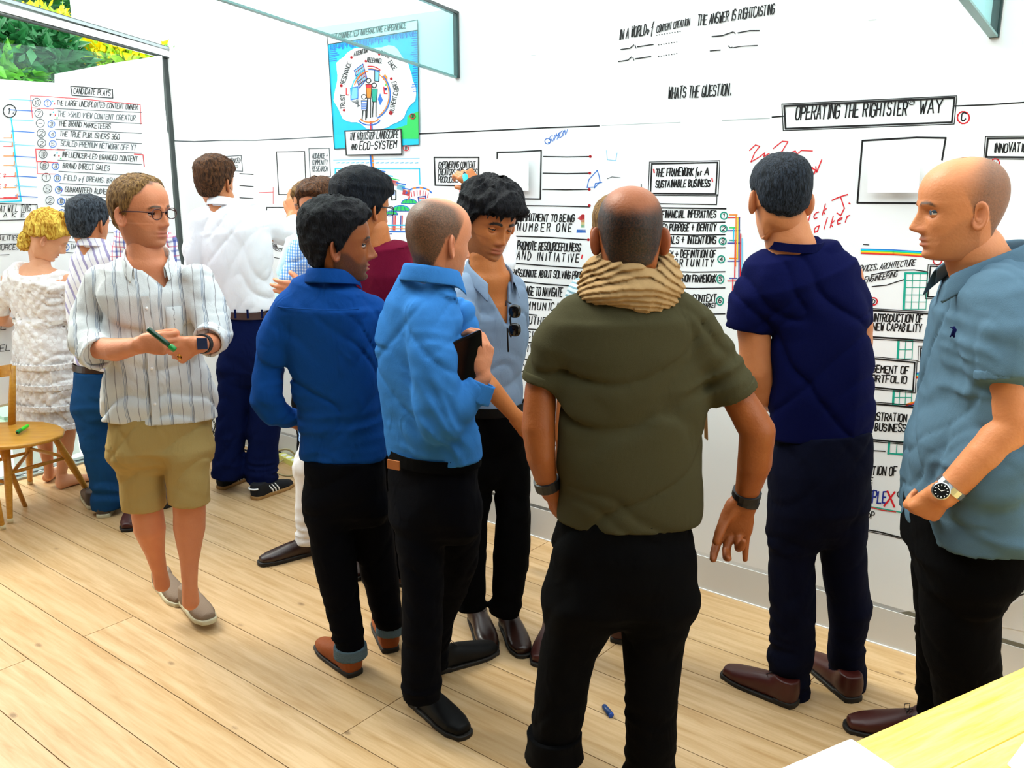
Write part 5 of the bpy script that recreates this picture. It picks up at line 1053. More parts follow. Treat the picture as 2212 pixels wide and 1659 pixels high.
# ---- 5b pale blue shirt behind the gingham shirt
p = Person(4.4, (672, 1100), 'person with fair hair in a pale blue shirt almost hidden behind the gingham shirt')
hd = Head(p.pt(673, 448), 200, 5, 0, p.pt(672, 505), .95); p.body = [p.T([(672, 490, 0, 26), (672, 520, 0, 28)]), p.T([(645, 540, 0, 22), (625, 600, 0, 18), (640, 670, -.05, 14)])]
p.put_body(hd, .007); hd.hair('hair', lt_brown, p.e, .022, .012, .012)
p.cloth('shirt', paleblue, [p.E([(672, 495, 30), (672, 522, 58), (668, 600, 58), (668, 700, 54), (670, 800, 50)], 20), p.T([(640, 545, 0, 28), (622, 590, 0, 26), (618, 650, -.03, 22), (640, 690, -.06, 18)], (0, 1))], .009, disp=drape(.006, 12, 3, .001, 9))
p.legs(denim_black, [(672, 800, 46), (674, 850, 44)], [(662, 880, 0, 24), (664, 1090, 0, 20)], [(690, 880, 0, 24), (692, 1090, 0, 20)], 10, h=.012)
shoe(p.e, (664, 1105), (664, 1125), 'lace', black_leather, rubber_dark); shoe(p.e, (692, 1105), (692, 1125), 'lace', black_leather, rubber_dark)
# ---- 5 gingham shirt and white trousers
p = Person(4.08, (715, 1205), 'person in blue gingham shirt, white trousers and dark brown shoes', 'skin_pink')
hd = Head(p.pt(690, 455), 188, 4, 0, p.pt(692, 518), 1.04, nyaw=190)
p.body = [p.T([(692, 490, 0, 28), (692, 525, 0, 32)]), p.T([(655, 555, 0, 24), (632, 610, -.03, 20), (628, 650, -.1, 17), (662, 634, -.17, 13)]), p.T([(730, 555, 0, 24), (750, 620, 0, 20), (730, 660, -.1, 16)])]
p.body += hand_prims(p.pt(668, 632, -.17), (-1, 0, .1), (0, 1, 0), (0, 0, 1), (.3, .3, .35, .4), k=.006)
p.put_body(hd, .0058); hd.hair('hair', brown_hair, p.e, .024, .010, .012, front=.026, tuft=.005)
ging = striped('blue_gingham', 'dff0fa', [(.0125, .0062, 0, '3a86dc')], (1, .1, 0), checks=[(.0125, .0062, 0, '3a86dc')])
p.cloth('shirt', ging, [p.E([(692, 510, 30), (690, 530, 60), (690, 570, 68), (695, 700, 62), (703, 850, 60), (705, 955, 60)], 188), p.T([(655, 548, 0, 30), (632, 600, -.03, 28), (628, 650, -.1, 25), (650, 640, -.16, 20)], (0, 1)), p.T([(730, 548, 0, 30), (752, 610, 0, 26), (745, 650, -.08, 22)], (0, 1))], .0075, disp=drape(.007, 12, 3, .001, 10))
collar(ging, p.e, p.pt(692, 508), 188)
p.legs(white_cotton, [(706, 950, 62), (708, 985, 64)], [(672, 1010, 0, 36), (670, 1070, 0, 32), (668, 1130, 0, 29), (668, 1172, 0, 31)], [(748, 1010, 0, 36), (762, 1080, 0, 32), (774, 1140, 0, 29), (780, 1188, 0, 27)], 188, seed=11, hem=.011)
shoe(p.e, (682, 1192), (576, 1218), 'slip', brown_leather, rubber_dark, scale=.98); shoe(p.e, (783, 1200), (768, 1245), 'slip', brown_leather, rubber_dark, scale=.98)
# ---- 6 maroon t-shirt
p = Person(3.6, (835, 1300), 'person with thick black hair and glasses in a maroon t-shirt looking at the drawings', 'skin_warm')
hd = Head(p.pt(784, 452), 42, 8, -4, p.pt(806, 522), 1.08, nyaw=30, line=[(0, .05), (30, .05), (55, .03), (70, .01), (80, -.02), (88, -.03), (93, .004), (104, -.005), (112, -.05), (130, -.085), (180, -.10)])
p.body = [p.T([(806, 500, 0, 34), (808, 530, 0, 38)]), p.T([(760, 570, 0, 32), (735, 650, 0, 26), (740, 740, .1, 20)]), p.T([(860, 560, 0, 32), (895, 640, .05, 26), (880, 720, .2, 20)])]
p.put_body(hd, .0058); hd.hair('hair', black_hair, p.e, .034, .016, .024, rough=.004, tuft=.003, freq=90)
tee = [p.E([(808, 522, 40), (812, 540, 82), (815, 590, 98), (815, 700, 92), (815, 820, 88), (815, 900, 88)], 30), p.T([(760, 565, 0, 40), (738, 620, 0, 40), (730, 680, 0, 37)], (0, 1)), p.T([(865, 560, .02, 40), (893, 610, .05, 38), (900, 670, .08, 35)], (0, 1))]
nc = Ell([p.pt(806, 490, 0), p.pt(808, 530, .0)], (1, 0, 0), np.array([.09, .075]), np.array([.09, .085]), 2, (.3, .3)); p.cloth('tshirt', maroon, tee, .0075, subs=[nc], disp=drape(.009, 9, 6, .001, 12))
b = MB(); c = p.pt(807, 515, 0); b.tube([c+np.array([.067*math.cos(a), .07*math.sin(a), -.012+.02*math.sin(a)]) for a in np.linspace(0, 2*PI, 30)[:-1]], .0013, 5, True); b.obj('cord_necklace', brown_leather, p.e)
p.legs(denim_black, [(820, 905, 80), (824, 960, 78)], [(820, 1000, .02, 36), (822, 1130, .02, 30), (828, 1262, 0, 22)], [(862, 1000, .05, 36), (870, 1130, .08, 30), (872, 1240, .1, 26)], 20, h=.012)
shoe(p.e, (822, 1290), (806, 1262), 'lace', red_leather, rubber_dark, scale=.9); shoe(p.e, (872, 1270), (890, 1230), 'lace', red_leather, rubber_dark, scale=.9)
# glasses
def glasses(p, hd, m, r=.021, rect=False, temple=True):
    B = MB(); X = lambda a, b_, c: tuple(hd.xf(np.array([a, b_, c])))
    def lensring(cx):
        return [X(cx+r*math.copysign(abs(math.cos(a))**(.6 if rect else .9), math.cos(a)), .103-abs(cx)*.12, .001+r*.78*math.copysign(abs(math.sin(a))**(.6 if rect else .9), math.sin(a))) for a in np.linspace(0, 2*PI, 25)[:-1]]
    for cx in (-.034, .034): B.tube(lensring(cx), .0018, 6, True)
    B.tube([X(-.013, .103, .006), X(0, .105, .009), X(.013, .103, .006)], .0018, 6)
    o = B.obj('glasses', m, p.e, True); g = MB()
    for cx in (-.034, .034): L_ = lensring(cx); g.add(L_, [tuple(range(len(L_)))])
    q = link('lens', mesh('lens', g.v, g.f), lens_glass); q.parent = o; q.matrix_parent_inverse = o.matrix_parent_inverse.copy() if False else Matrix(); q.matrix_basis = Matrix()
    for sd in (1, -1):
        t = MB(); t.tube([X(sd*.055, .096, .008), X(sd*.074, .06, .009), X(sd*.083, 0, .006), X(sd*.080, -.022, -.004)], .0026, 6); q = link('temple', mesh('temple', t.v, t.f, True), m); q.parent = o
    return o
lens_glass = glass_mat('spectacle_glass', (.97, .97, .97, 1), .08)
glasses(p, hd, blackp, rect=True)
# ---- 9b hidden writer with raised hand
p = Person(3.98, (1000, 1180), 'person hidden behind the grey shirt, raised hand holding a cyan marker', 'skin_warm')
hd = Head(p.pt(1066, 486), -10, 5, 0, p.pt(1058, 540), .93); wr = p.pt(1036, 405, .40)
p.body = [p.T([(1058, 520, 0, 26), (1058, 545, 0, 30)]), p.T([(1085, 575, 0, 22), (1095, 520, .15, 20), (1066, 440, .34, 16), (1036, 405, .40, 13)])]
p.body += hand_prims(wr, (-.62, .25, .55), (-.3, 1, -.2), (-.3, .2, -.9), ((.5, .9, .3), (.7, .9, .4), (.9, 1., .5), (1., 1., .5)), th=(.6, .5, .4), k=.006, s=1.05)
p.put_body(hd, .0052); hd.hair('hair', dark_hair, p.e)
p.cloth('shirt', whiteshirt, [p.E([(1058, 530, 28), (1056, 552, 52), (1056, 620, 52), (1056, 750, 48), (1056, 860, 46)], -20), p.T([(1090, 570, 0, 26), (1096, 520, .15, 24), (1078, 465, .28, 20)], (0, 1)), p.T([(1022, 570, 0, 26), (1016, 650, 0, 23), (1020, 720, .05, 18)], (0, 1))], .01, disp=drape(.006, 12, 3, .001, 13))
p.legs(denim_black, [(1056, 860, 44), (1058, 900, 44)], [(1025, 950, 0, 16), (1018, 1150, 0, 13)], [(1100, 950, 0, 17), (1108, 1150, 0, 13)], -10, h=.012, hem=.004)
shoe(p.e, (1018, 1168), (1012, 1150), 'lace', black_leather, rubber_dark, scale=.8); shoe(p.e, (1108, 1172), (1112, 1150), 'lace', black_leather, rubber_dark, scale=.8)
mk = empty('marker_pen', p.pt(1008, 385, .44), 'cyan marker in the raised hand by the empowering box', 'marker'); b = MB(); a, c = np.array(p.pt(1004, 378, .37)), np.array(p.pt(1010, 403, .33)); b.tube([a, a*.9+c*.1, c*.9+a*.1, c], [.011, .013, .013, .010], 12); b.obj('barrel', cyanp, mk, True); b = MB(); n_ = (a-c)/np.linalg.norm(a-c); b.tube([a, a+n_*.012, a+n_*.022], [.008, .006, .002], 10); b.obj('nib', blackp, mk, True)
# ---- 10b hidden behind the olive t-shirt
p = Person(3.22, (1330, 1400), 'person mostly hidden behind the olive t-shirt, light brown hair and dark shoes showing', 'skin_warm')
hd = Head(p.pt(1333, 500), 5, 5, 0, p.pt(1335, 575), .98); p.body = [p.T([(1335, 550, 0, 32), (1335, 590, 0, 36)]), p.T([(1262, 640, 0, 28), (1232, 740, 0, 22), (1222, 850, 0, 19), (1212, 945, -.02, 14)])]
p.body += hand_prims(p.pt(1212, 950, -.02), (-.12, 0, -1), (1, 0, 0), (0, 1, 0), (.2, .3, .4, .5), k=.006)
p.put_body(hd, .0058); hd.hair('hair', lt_brown, p.e, .016, .012, .012)
st10 = striped('pale_teal_striped_cotton', 'e6eef0', [(.016, .006, 0, '5a98a8')], (.3, .1, .9))
p.cloth('shirt', st10, [p.E([(1335, 570, 36), (1335, 605, 84), (1335, 680, 96), (1332, 800, 88), (1330, 960, 86)], 0), p.T([(1262, 635, 0, 38), (1234, 700, 0, 34), (1226, 790, 0, 29)], (0, 1)), p.T([(1405, 635, 0, 36), (1425, 720, 0, 32), (1430, 800, 0, 28)], (0, 1))], .009, disp=drape(.006, 12, 3, .001, 14))
p.legs(denim_black, [(1330, 960, 86), (1330, 1000, 84)], [(1280, 1060, 0, 42), (1240, 1200, 0, 34), (1205, 1340, 0, 26)], [(1378, 1060, 0, 42), (1368, 1200, 0, 34), (1350, 1345, 0, 30)], 0, h=.012, hem=.004)
shoe(p.e, (1200, 1362), (1183, 1400), 'lace', red_leather, rubber_dark); shoe(p.e, (1335, 1392), (1350, 1340), 'lace', red_leather, rubber_dark)
# ---- 3 walking man: glasses, linen shirt, khaki shorts
p = Person(3.38, (350, 1320), 'person with glasses walking in striped linen shirt and khaki shorts', 'skin_pink')
L3 = [(0, .098), (25, .094), (42, .070), (55, .055), (68, .020), (80, -.010), (88, -.018), (93, .016), (104, .010), (112, -.025), (125, -.06), (150, -.078), (180, -.082)]
hd = Head(p.pt(305, 458, 0), 112, 3, 0, p.pt(316, 566, 0), 1.09, nyaw=150, line=L3, hd=1, stubble=.25, jaw=1.04, nose=1.0)
p.body = [p.T([(312, 530, 0, 36), (318, 575, 0, 42)]), p.E([(320, 572, 50), (322, 640, 76), (326, 700, 70)], 165, .58, cap=(.5, .4)),
    p.T([(232, 620, 0, 26), (192, 700, -.01, 21), (202, 750, -.09, 23), (250, 756, -.19, 25), (300, 746, -.27, 18)]), p.T([(412, 620, 0, 28), (455, 690, -.02, 25), (466, 735, -.09, 24), (448, 744, -.18, 21), (430, 744, -.245, 17.5)]),
    p.E([(330, 700, 66), (345, 850, 60), (350, 940, 50)], 165, .5, cap=(.4, .4)), p.T([(335, 930, 0, 28), (308, 1020, 0, 36), (314, 1080, 0, 33), (323, 1140, 0, 33), (335, 1195, .03, 20), (345, 1235, .05, 15.5), (350, 1262, .06, 17)], k=.01), p.T([(370, 930, 0, 28), (405, 1020, -.03, 36), (409, 1085, -.05, 34), (409, 1140, -.05, 33), (409, 1215, -.08, 19), (410, 1265, -.10, 16), (412, 1300, -.1, 18)], k=.01)]
p.body += hand_prims(p.pt(302, 745, -.275), (1, -.12, .07), (.15, 1, -.1), (0, -.2, 1), ((.75, 1.0, .5), (.95, 1.2, .6), (1.05, 1.25, .6), (1.1, 1.3, .6)), th=(.35, .55, .25), k=.006, s=.98)
p.body += hand_prims(p.pt(428, 744, -.25), (-1, 0, -.42), (-.1, 1, 0), (0, -.1, 1), ((.9, 1.3, .8), (.9, 1.35, .8), (.95, 1.35, .8), (1.0, 1.3, .8)), th=(.40, .35, .35), k=.006, s=.96)
p.put_body(hd, .0050); hd.hair('hair', lt_brown, p.e, .009, .009, .012, front=.006, rough=.003, edge=.02); hd.eyes(p.e, IRISD, MATS['skin_pink'], (.15, 0)); glasses(p, hd, mat('dark_red_frame', '3a1216', .3, .5), .0225)
lin = striped('striped_linen', 'd9dcdc', [(.075, .0035, 0, '6e7480'), (.075, .0022, .055, '7e90a8'), (.075, .0022, .12, '7e90a8'), (.075, .003, .5, '8c8a8c')], (.94, .34, 0), bump=(55, .5), warp=.02)
E3 = [(318, 556, 48), (318, 585, 92), (322, 630, 112), (332, 700, 104), (336, 790, 106), (344, 860, 120), (346, 900, 120)]
sleeveL = [(222, 612, 0, 44), (190, 680, -.01, 43), (186, 735, -.06, 42), (212, 762, -.13, 37)]; sleeveR = [(420, 610, 0, 44), (452, 675, -.02, 41), (466, 722, -.08, 37), (452, 736, -.14, 33)]
A, Bq = p.pt(190, 740, -.06), p.pt(466, 722, -.08)
vcut = [Ell([p.pt(332, 540, -.09), p.pt(334, 565, -.09), p.pt(343, 620, -.11)], (1, 0, 0), np.array([.085, .072, .004]), np.array([.10, .10, .10]), 2.2, (.4, .1)), Ell([p.pt(316, 530, 0), p.pt(318, 572, 0)], (1, 0, 0), np.array([.080, .070]), np.array([.080, .072]), 2, (.3, .3))]
p.cloth('shirt', lin, [p.E(E3, 165, .60), p.T(sleeveL, (0, 1), .018), p.T(sleeveR, (0, 1), .018)], .0076, subs=vcut, disp=near(Bq, .10, .007, 30, near(A, .11, .008, 28, drape(.009, 9, 3, .002, 20))))
collar(lin, p.e, p.pt(319, 557, 0), 158, a=.074, b=.078, h=.034, spread=138, tip=.02, openr=1.0)
for nm, S_, s1 in (('cuff', sleeveL, 1), ('cuff', sleeveR, 1)):
    a, c = p.pt(*S_[-2][:3]), p.pt(*S_[-1][:3]); d = (c-a)/np.linalg.norm(c-a); r = S_[-1][3]*mpp(c)
    sdf_obj(nm, lin, p.e, [Tube([c-d*.030, c+d*.012], [r+.007, r+.005], (1, 1))], .005, subs=[Tube([c-d*.0, c+d*.05], [r-.008, r-.007], (0, 0))], disp=lambda P: .004*vnoise(P*30)+.002*vnoise(P*90))
b = MB(); fr_ = frame(165)[:, 1]
E_ = p.E(E3, 165, .60)
def on_front(el, t, side=0., out=.004):
    """point on the chest of a section chain: t in section index units, side -1..1"""
    i = min(int(t), len(el.C)-2); f_ = t-i; c = el.C[i]*(1-f_)+el.C[i+1]*f_; A_ = el.A[i]*(1-f_)+el.A[i+1]*f_; B_ = el.B[i]*(1-f_)+el.B[i+1]*f_
    v = np.cross([0, 0, 1.], el.U); e = (1-abs(side)**el.n)**(1/el.n); return c+el.U*A_*side+v*(B_*e+out)
pl = [on_front(E_, t, .0, .004) for t in np.linspace(2.0, 5.9, 14)]; px_ = E_.U*.013
b.add([q-px_ for q in pl]+[q+px_ for q in pl]+[q-px_+fr_*.004 for q in pl]+[q+px_+fr_*.004 for q in pl], [(28+i, 29+i, 43+i, 42+i) for i in range(13)]+[(i, i+1, 29+i, 28+i) for i in range(13)]+[(14+i, 15+i, 43+i, 42+i) for i in range(13)]); b.obj('placket', lin, p.e)
for t in (2.35, 3.1, 3.9, 4.9): b = MB(); q = Vector(on_front(E_, t, 0, .010)); b.lathe([(.0055, 0), (.0055, .002), (.003, .003)], Matrix.Translation(q) @ Vector(fr_).to_track_quat('Z', 'Y').to_matrix().to_4x4(), 10); b.obj('button', card, p.e)
b = MB(); g = [[on_front(E_, t, -s_, .007) for s_ in (.32, .42, .52, .6)] for t in (2.35, 2.7, 3.1, 3.2)]
V = [q for r_ in g for q in r_]; b.add(V, [(i*4+j, i*4+j+1, i*4+j+5, i*4+j+4) for i in range(3) for j in range(3)]); o = b.obj('chest_pocket', lin, p.e, True); m_ = o.modifiers.new('s', 'SOLIDIFY'); m_.thickness = .003; m_.offset = 0
p.legs(khaki, [(348, 890, 106), (350, 960, 105)], [(304, 985, 0, 55), (309, 1050, 0, 47), (313, 1096, 0, 46)], [(403, 985, -.03, 53), (407, 1050, -.05, 47), (408, 1084, -.05, 46)], 165, .70, .0065, 21, name='shorts', base=.006, hem=0)
p.ring('watch_strap', black_rubber, p.pt(438, 743, -.215), p.pt(428, 744, -.25)-p.pt(448, 744, -.18), .031, .024, .004)
b = MB(); q = Vector(p.pt(437, 742, -.272)); b.box((-.017, -.006, -.020), (.017, .004, .020), Matrix.Translation(q) @ Matrix.Rotation(.2, 4, 'Z')); b.obj('watch_face', mat('blue_black_screen', '2a3450', .15, .5), p.e)
p.ring('ring', mat('gold', 'e0b050', .2, metal=1.), p.pt(388, 771, -.31), (-1, 0, -.5), .0098, .005, .0015, 12)
shoe(p.e, (343, 1260), (374, 1288), 'slip', taupe, rubber_white); shoe(p.e, (402, 1306), (440, 1345), 'slip', taupe, rubber_white, lift=.012, pitch=.06)
mk = empty('marker_pen', p.pt(340, 740, -.35), 'dark green marker held in both hands of the walking man in the linen shirt', 'marker')
a, c = np.array(p.pt(319, 710, -.345)), np.array(p.pt(368, 748, -.34)); b = MB(); d = (c-a)/np.linalg.norm(c-a); b.tube([a, a+d*.004, a+d*.07, c], [.008, .0095, .0095, .008], 12); b.obj('barrel', dgreen, mk, True)
b = MB(); b.tube([c-d*.004, c, c+d*.018, c+d*.021], [.0085, .0105, .0105, .008], 12); b.obj('cap', greenp, mk, True)
# ---- 7 dark blue shirt
p = Person(3.05, (760, 1440), 'person with black hair in dark blue shirt, rolled-up jeans and tan shoes', 'skin_tan')
hd = Head(p.pt(730, 528, 0), 78, 2, 0, p.pt(722, 612, 0), 1.09, nyaw=40, stubble=.65, line=[(0, .072), (25, .070), (42, .060), (55, .040), (66, .018), (76, -.01), (88, -.022), (93, .010), (104, .004), (112, -.03), (125, -.07), (150, -.092), (180, -.098)], nose=1.15, hd=1)
p.body = [p.T([(718, 585, 0, 34), (715, 620, 0, 40)]), p.T([(640, 670, 0, 30), (590, 760, 0, 24), (578, 858, -.01, 22), (622, 900, .06, 17), (648, 915, .09, 14)])]
p.body += hand_prims(p.pt(640, 910, .08), (.7, .3, -.35), (0, 1, .2), (.1, -.4, .8), (.6, .7, .8, .8), k=.006)
p.put_body(hd, .0055); hd.hair('hair', dark_hair, p.e, .030, .014, .017, front=.026, rough=.004, tuft=.005, tfreq=50); hd.eyes(p.e, IRISD, MATS['skin_tan'], (.1, 0))
A, Bq, Cq = p.pt(583, 870, -.02), p.pt(640, 720, 0), p.pt(735, 960, 0)
E7 = [(717, 604, 55), (713, 625, 88), (708, 670, 114), (716, 770, 102), (727, 860, 96), (738, 930, 95), (742, 988, 94)]
p.cloth('shirt', royal, [p.E(E7, 12, .60), p.T([(630, 668, 0, 46), (594, 735, 0, 40), (577, 805, -.01, 35), (575, 858, -.02, 34), (598, 893, .0, 31), (628, 905, .05, 27)], (0, 1), .015), p.T([(795, 675, .02, 46), (822, 770, .05, 42), (815, 860, .05, 38), (780, 910, .15, 30)], (0, 1))], .0068,
    disp=near(Cq, .16, .006, 22, near(A, .12, .009, 26, near(Bq, .09, .006, 24, drape(.006, 8, 4, .0012, 22), (1, 0, -.5)))))
collar(royal, p.e, p.pt(718, 608, .0), 12, a=.074, b=.078, h=.036, fall=.046)
b = MB(); el = p.E(E7, 12, .60); v = np.cross([0, 0, 1.], el.U)     # yoke seam across the shoulders
pts = [el.C[2]+np.array([0, 0, .022])+el.U*el.A[2]*s_-v*(el.B[2]*(1-abs(s_)**2.3)**(1/2.3)+.0125) for s_ in np.linspace(-.8, .8, 17)]; b.tube(pts, .0022, 5); b.obj('yoke_seam', royal, p.e)
p.legs(denim_black, [(742, 985, 91), (748, 1060, 88)], [(708, 1100, 0, 47), (722, 1200, 0, 46), (738, 1300, 0, 37), (757, 1400, 0, 33)], [(800, 1100, .06, 46), (815, 1200, .1, 42), (830, 1290, .13, 34), (842, 1352, .14, 27)], 12, seed=23, hem=.006)
for c_, r_ in (((757, 1404, 0), 35), ((842, 1354, .14), 29)):
    c = p.pt(*c_); r = r_*mpp(c); sdf_obj('turned_up_hem', denim_in, p.e, [Tube([c+up*.022, c-up*.022], [r+.001, r+.003], (1, 1))], .005)
shoe(p.e, (771, 1462), (702, 1405), 'lace', tan_leather, rubber_dark); shoe(p.e, (845, 1412), (822, 1345), 'lace', tan_leather, rubber_dark)
# ---- 9 grey shirt, looking down
p = Person(3.27, (1075, 1380), 'person with tousled dark hair looking down in an open pale grey shirt', 'skin_warm')
hd = Head(p.pt(1055, 480, 0), 146, 17, -6, p.pt(1052, 592, 0), 1.08, nyaw=150, stubble=.35, brow=1.5, line=[(0, .052), (30, .050), (48, .036), (60, .020), (72, -.006), (82, -.028), (88, -.034), (93, .006), (104, 0), (112, -.03), (125, -.065), (180, -.09)], hd=1, jaw=.98, edgenoise=2.)
p.body = [p.T([(1050, 555, 0, 36), (1055, 600, 0, 42)]), p.E([(1055, 600, 42), (1060, 660, 58), (1062, 740, 56)], 150, .58, cap=(.5, .4)), p.T([(1008, 640, -.05, 28), (1002, 720, -.14, 23), (1018, 790, -.20, 23), (1060, 838, -.22, 22), (1108, 893, -.2, 16), (1125, 915, -.18, 14)])]
p.body += hand_prims(p.pt(1118, 905, -.19), (.7, .3, -.75), (0, 1, 0), (1, 0, .3), (.3, .4, .4, .5), k=.006)
p.put_body(hd, .0052); hd.hair('hair', dark_hair, p.e, .032, .018, .018, front=.040, rough=.006, tuft=.010, tfreq=38, freq=80, edge=.007)
hd.eyes(p.e, IRISD, MATS['skin_warm'], (0, -.6), .12)
Hs = []
r_ = random.Random(5)
for i in range(34):       # locks of the fringe and crown
    a = r_.uniform(-1.1, 1.1); z = r_.uniform(.05, .115); y = .088*math.cos(a)*math.sqrt(max(.05, 1-(max(0, z-.04)/.085)**2)); x = .080*math.sin(a)*math.sqrt(max(.05, 1-(max(0, z-.04)/.085)**2))
    q0 = np.array([x*.9, y*.9, z+.012]); q1 = np.array([x*1.12, y+.022, z+.016+r_.uniform(-.01, .012)]); q2 = np.array([x*1.16+r_.uniform(-.012, .012), y+.026, z-.018]); Hs.append(Tube(hd.xf(np.array([q0, q1, q2])), [.010, .008, .0025], k=.004))
LK = sdf_obj('hair_lock', dark_hair, p.e, Hs, .0035); LK['kind'] = 'stuff'
E9 = [(1054, 588, 40), (1056, 620, 66), (1060, 680, 76), (1064, 760, 70), (1070, 850, 64), (1072, 888, 62)]
vc = [Ell([p.pt(1068, 575, -.09), p.pt(1074, 610, -.09), p.pt(1094, 700, -.12)], (1, 0, 0), np.array([.060, .048, .004]), np.array([.10, .10, .10]), 2.2, (.4, .1)), Ell([p.pt(1050, 565, 0), p.pt(1054, 602, 0)], (1, 0, 0), np.array([.078, .068]), np.array([.078, .070]), 2, (.3, .3))]
sl = [(1008, 632, -.03, 38), (996, 690, -.12, 33), (1006, 745, -.18, 31)]
p.cloth('shirt', greyshirt, [p.E(E9, 150, .60), p.T(sl, (0, 1), .03), p.T([(1100, 632, .06, 36), (1112, 700, .1, 32), (1112, 780, .1, 28)], (0, 1))], .0076, subs=vc, disp=near(p.pt(1000, 690, -.14), .1, .006, 30, drape(.008, 10, 4, .0015, 24)))
collar(greyshirt, p.e, p.pt(1055, 590, 0), 148, a=.072, b=.076, h=.034, spread=136, tip=.03, openr=1.0)
bl = p.E([(1072, 880, 61), (1073, 888, 61)], 150, .7); band_obj('belt', black_leather, p.e, bl.C[0], bl.U, bl.A[0], bl.B[0], .036, .006)
p.legs(black_cotton, [(1075, 885, 60), (1078, 950, 62)], [(1040, 1010, 0, 36), (1016, 1110, -.02, 38), (1012, 1220, -.03, 35), (1018, 1312, -.03, 31)], [(1106, 1010, .03, 39), (1110, 1110, 0, 38), (1104, 1220, 0, 37), (1092, 1325, 0, 31)], 150, seed=25, hem=.008)
shoe(p.e, (1025, 1335), (1062, 1408), 'lace', brown_leather, rubber_dark); shoe(p.e, (1092, 1345), (1132, 1416), 'lace', brown_leather, rubber_dark)
sg = empty('sunglasses', p.pt(1110, 690, -.17), 'black sunglasses hooked over the open front of the grey shirt', 'sunglasses')
for y_ in (672, 712):
    c = p.pt(1112, y_, -.17); b = MB(); pr = [Ell([c-np.array([0, .004, .0]), c+np.array([0, .005, 0])], (0, 0, 1.), np.array([.024, .022]), np.array([.022, .020]), 2.6, (.4, .4))]
    q = sdf_obj('lens', lens, None, pr, .0035); put(q, sg)
b = MB(); b.tube([p.pt(1106, 660, -.165), p.pt(1102, 690, -.178), p.pt(1106, 724, -.165)], .0035, 6); b.obj('bridge', blackp, sg, True)
for y_ in (656, 728): b = MB(); b.tube([p.pt(1104, y_, -.16), p.pt(1096, (y_+690)/2, -.13), p.pt(1098, 760, -.12)] if y_ > 700 else [p.pt(1104, y_, -.16), p.pt(1094, 650, -.12), p.pt(1092, 660, -.08)], .003, 6); b.obj('temple', blackp, sg, True)
# ---- 8 light blue shirt, tablet
p = Person(2.74, (930, 1520), 'person with receding cropped hair in light blue shirt holding a black tablet', 'skin_pink')
L8 = [(0, .10), (50, .085), (66, .05), (76, .015), (84, -.015), (90, -.02), (94, .016), (104, .010), (112, -.03), (125, -.07), (150, -.088), (180, -.092)]
hd = Head(p.pt(947, 520, 0), 50, 8, 0, p.pt(930, 616, 0), 1.05, nyaw=38, hd=1, line=L8, buzz=.9, bald=[(0, .085, .085, .070, .05), (0, .0, .135, .03, .05)], stubble=.2)
p.body = [p.T([(938, 585, 0, 42), (932, 625, 0, 48)]), p.T([(930, 690, -.05, 34), (945, 800, -.12, 30), (950, 905, -.14, 28), (1005, 865, -.10, 24), (1042, 815, -.07, 18)])]
p.body += hand_prims(p.pt(1042, 812, -.075), (.12, .25, 1), (-.75, .55, .1), (-.55, -.6, .2), ((.55, .9, .6), (.6, .9, .6), (.65, .9, .6), (.7, .9, .6)), th=(.18, .05, -.05), k=.006, s=.98)
p.put_body(hd, .0052); 
E8 = [(931, 600, 57), (924, 620, 72), (912, 670, 88), (902, 750, 92), (914, 840, 96), (934, 930, 104), (940, 985, 102)]
A = p.pt(950, 905, -.14)
p.cloth('shirt', skyshirt, [p.E(E8, 38, .66), p.T([(922, 680, -.06, 54), (935, 780, -.12, 49), (944, 870, -.14, 47), (956, 915, -.14, 43)], k=.014), p.T([(950, 912, -.14, 42), (1000, 872, -.105, 39), (1034, 835, -.08, 33)], (0, 1), .015), p.T([(990, 680, .12, 40), (1010, 780, .12, 38), (1020, 860, .02, 34)], (0, 1))], .0076,
    disp=near(p.pt(935, 960, 0), .14, .007, 24, near(A, .13, .010, 24, near(p.pt(945, 780, -.12), .10, .006, 22, drape(.006, 9, 3.5, .0012, 26), (.2, 0, 1)), (1, 0, .6))))
collar(skyshirt, p.e, p.pt(934, 608, 0), 38, a=.076, b=.080, h=.042, fall=.050, tilt=.020)
a, c = p.pt(1034, 835, -.08), p.pt(1044, 812, -.075); d = (c-a)/np.linalg.norm(c-a); sdf_obj('cuff', skyshirt, p.e, [Tube([a-d*.045, a+d*.018], [.052, .048], (1, 1))], .005, subs=[Tube([a+d*.004, a+d*.06], [.040, .040], (0, 0))], disp=lambda P: .003*vnoise(P*30))
p.legs(denim_black, [(938, 975, 101), (937, 1060, 102), (944, 1100, 100)], [(905, 1130, -.03, 58), (912, 1250, -.05, 48), (912, 1350, -.06, 44), (909, 1440, -.06, 43), (912, 1505, -.06, 45)], [(985, 1130, .1, 56), (985, 1210, .15, 48), (958, 1300, .22, 36), (935, 1400, .27, 32), (935, 1440, .28, 33)], 38, seed=27, hem=.008)
bl = p.E([(938, 978, 103), (938, 986, 103)], 38, .74); band_obj('belt', black_cotton, p.e, bl.C[0]-up*.004, bl.U, bl.A[0]*.97, bl.B[0]*.97, .038, .005)
b = MB(); q = Vector(p.pt(850, 1004, -.13)); b.box((-.022, -.003, -.014), (.022, .003, .014), Matrix.Translation(q) @ Matrix.Rotation(-.5, 4, 'Z')); b.obj('leather_patch', mat('orange_brown_patch', 'a8602c', .6), p.e)
shoe(p.e, (893, 1512), (1000, 1588), 'lace', black_leather, rubber_dark, scale=1.04); shoe(p.e, (925, 1455), (1028, 1420), 'lace', black_leather, rubber_dark, scale=1.04)
tbt = empty('tablet', p.pt(1005, 775, -.04), 'black tablet held upright against the chest of the man in the light blue shirt', 'tablet')
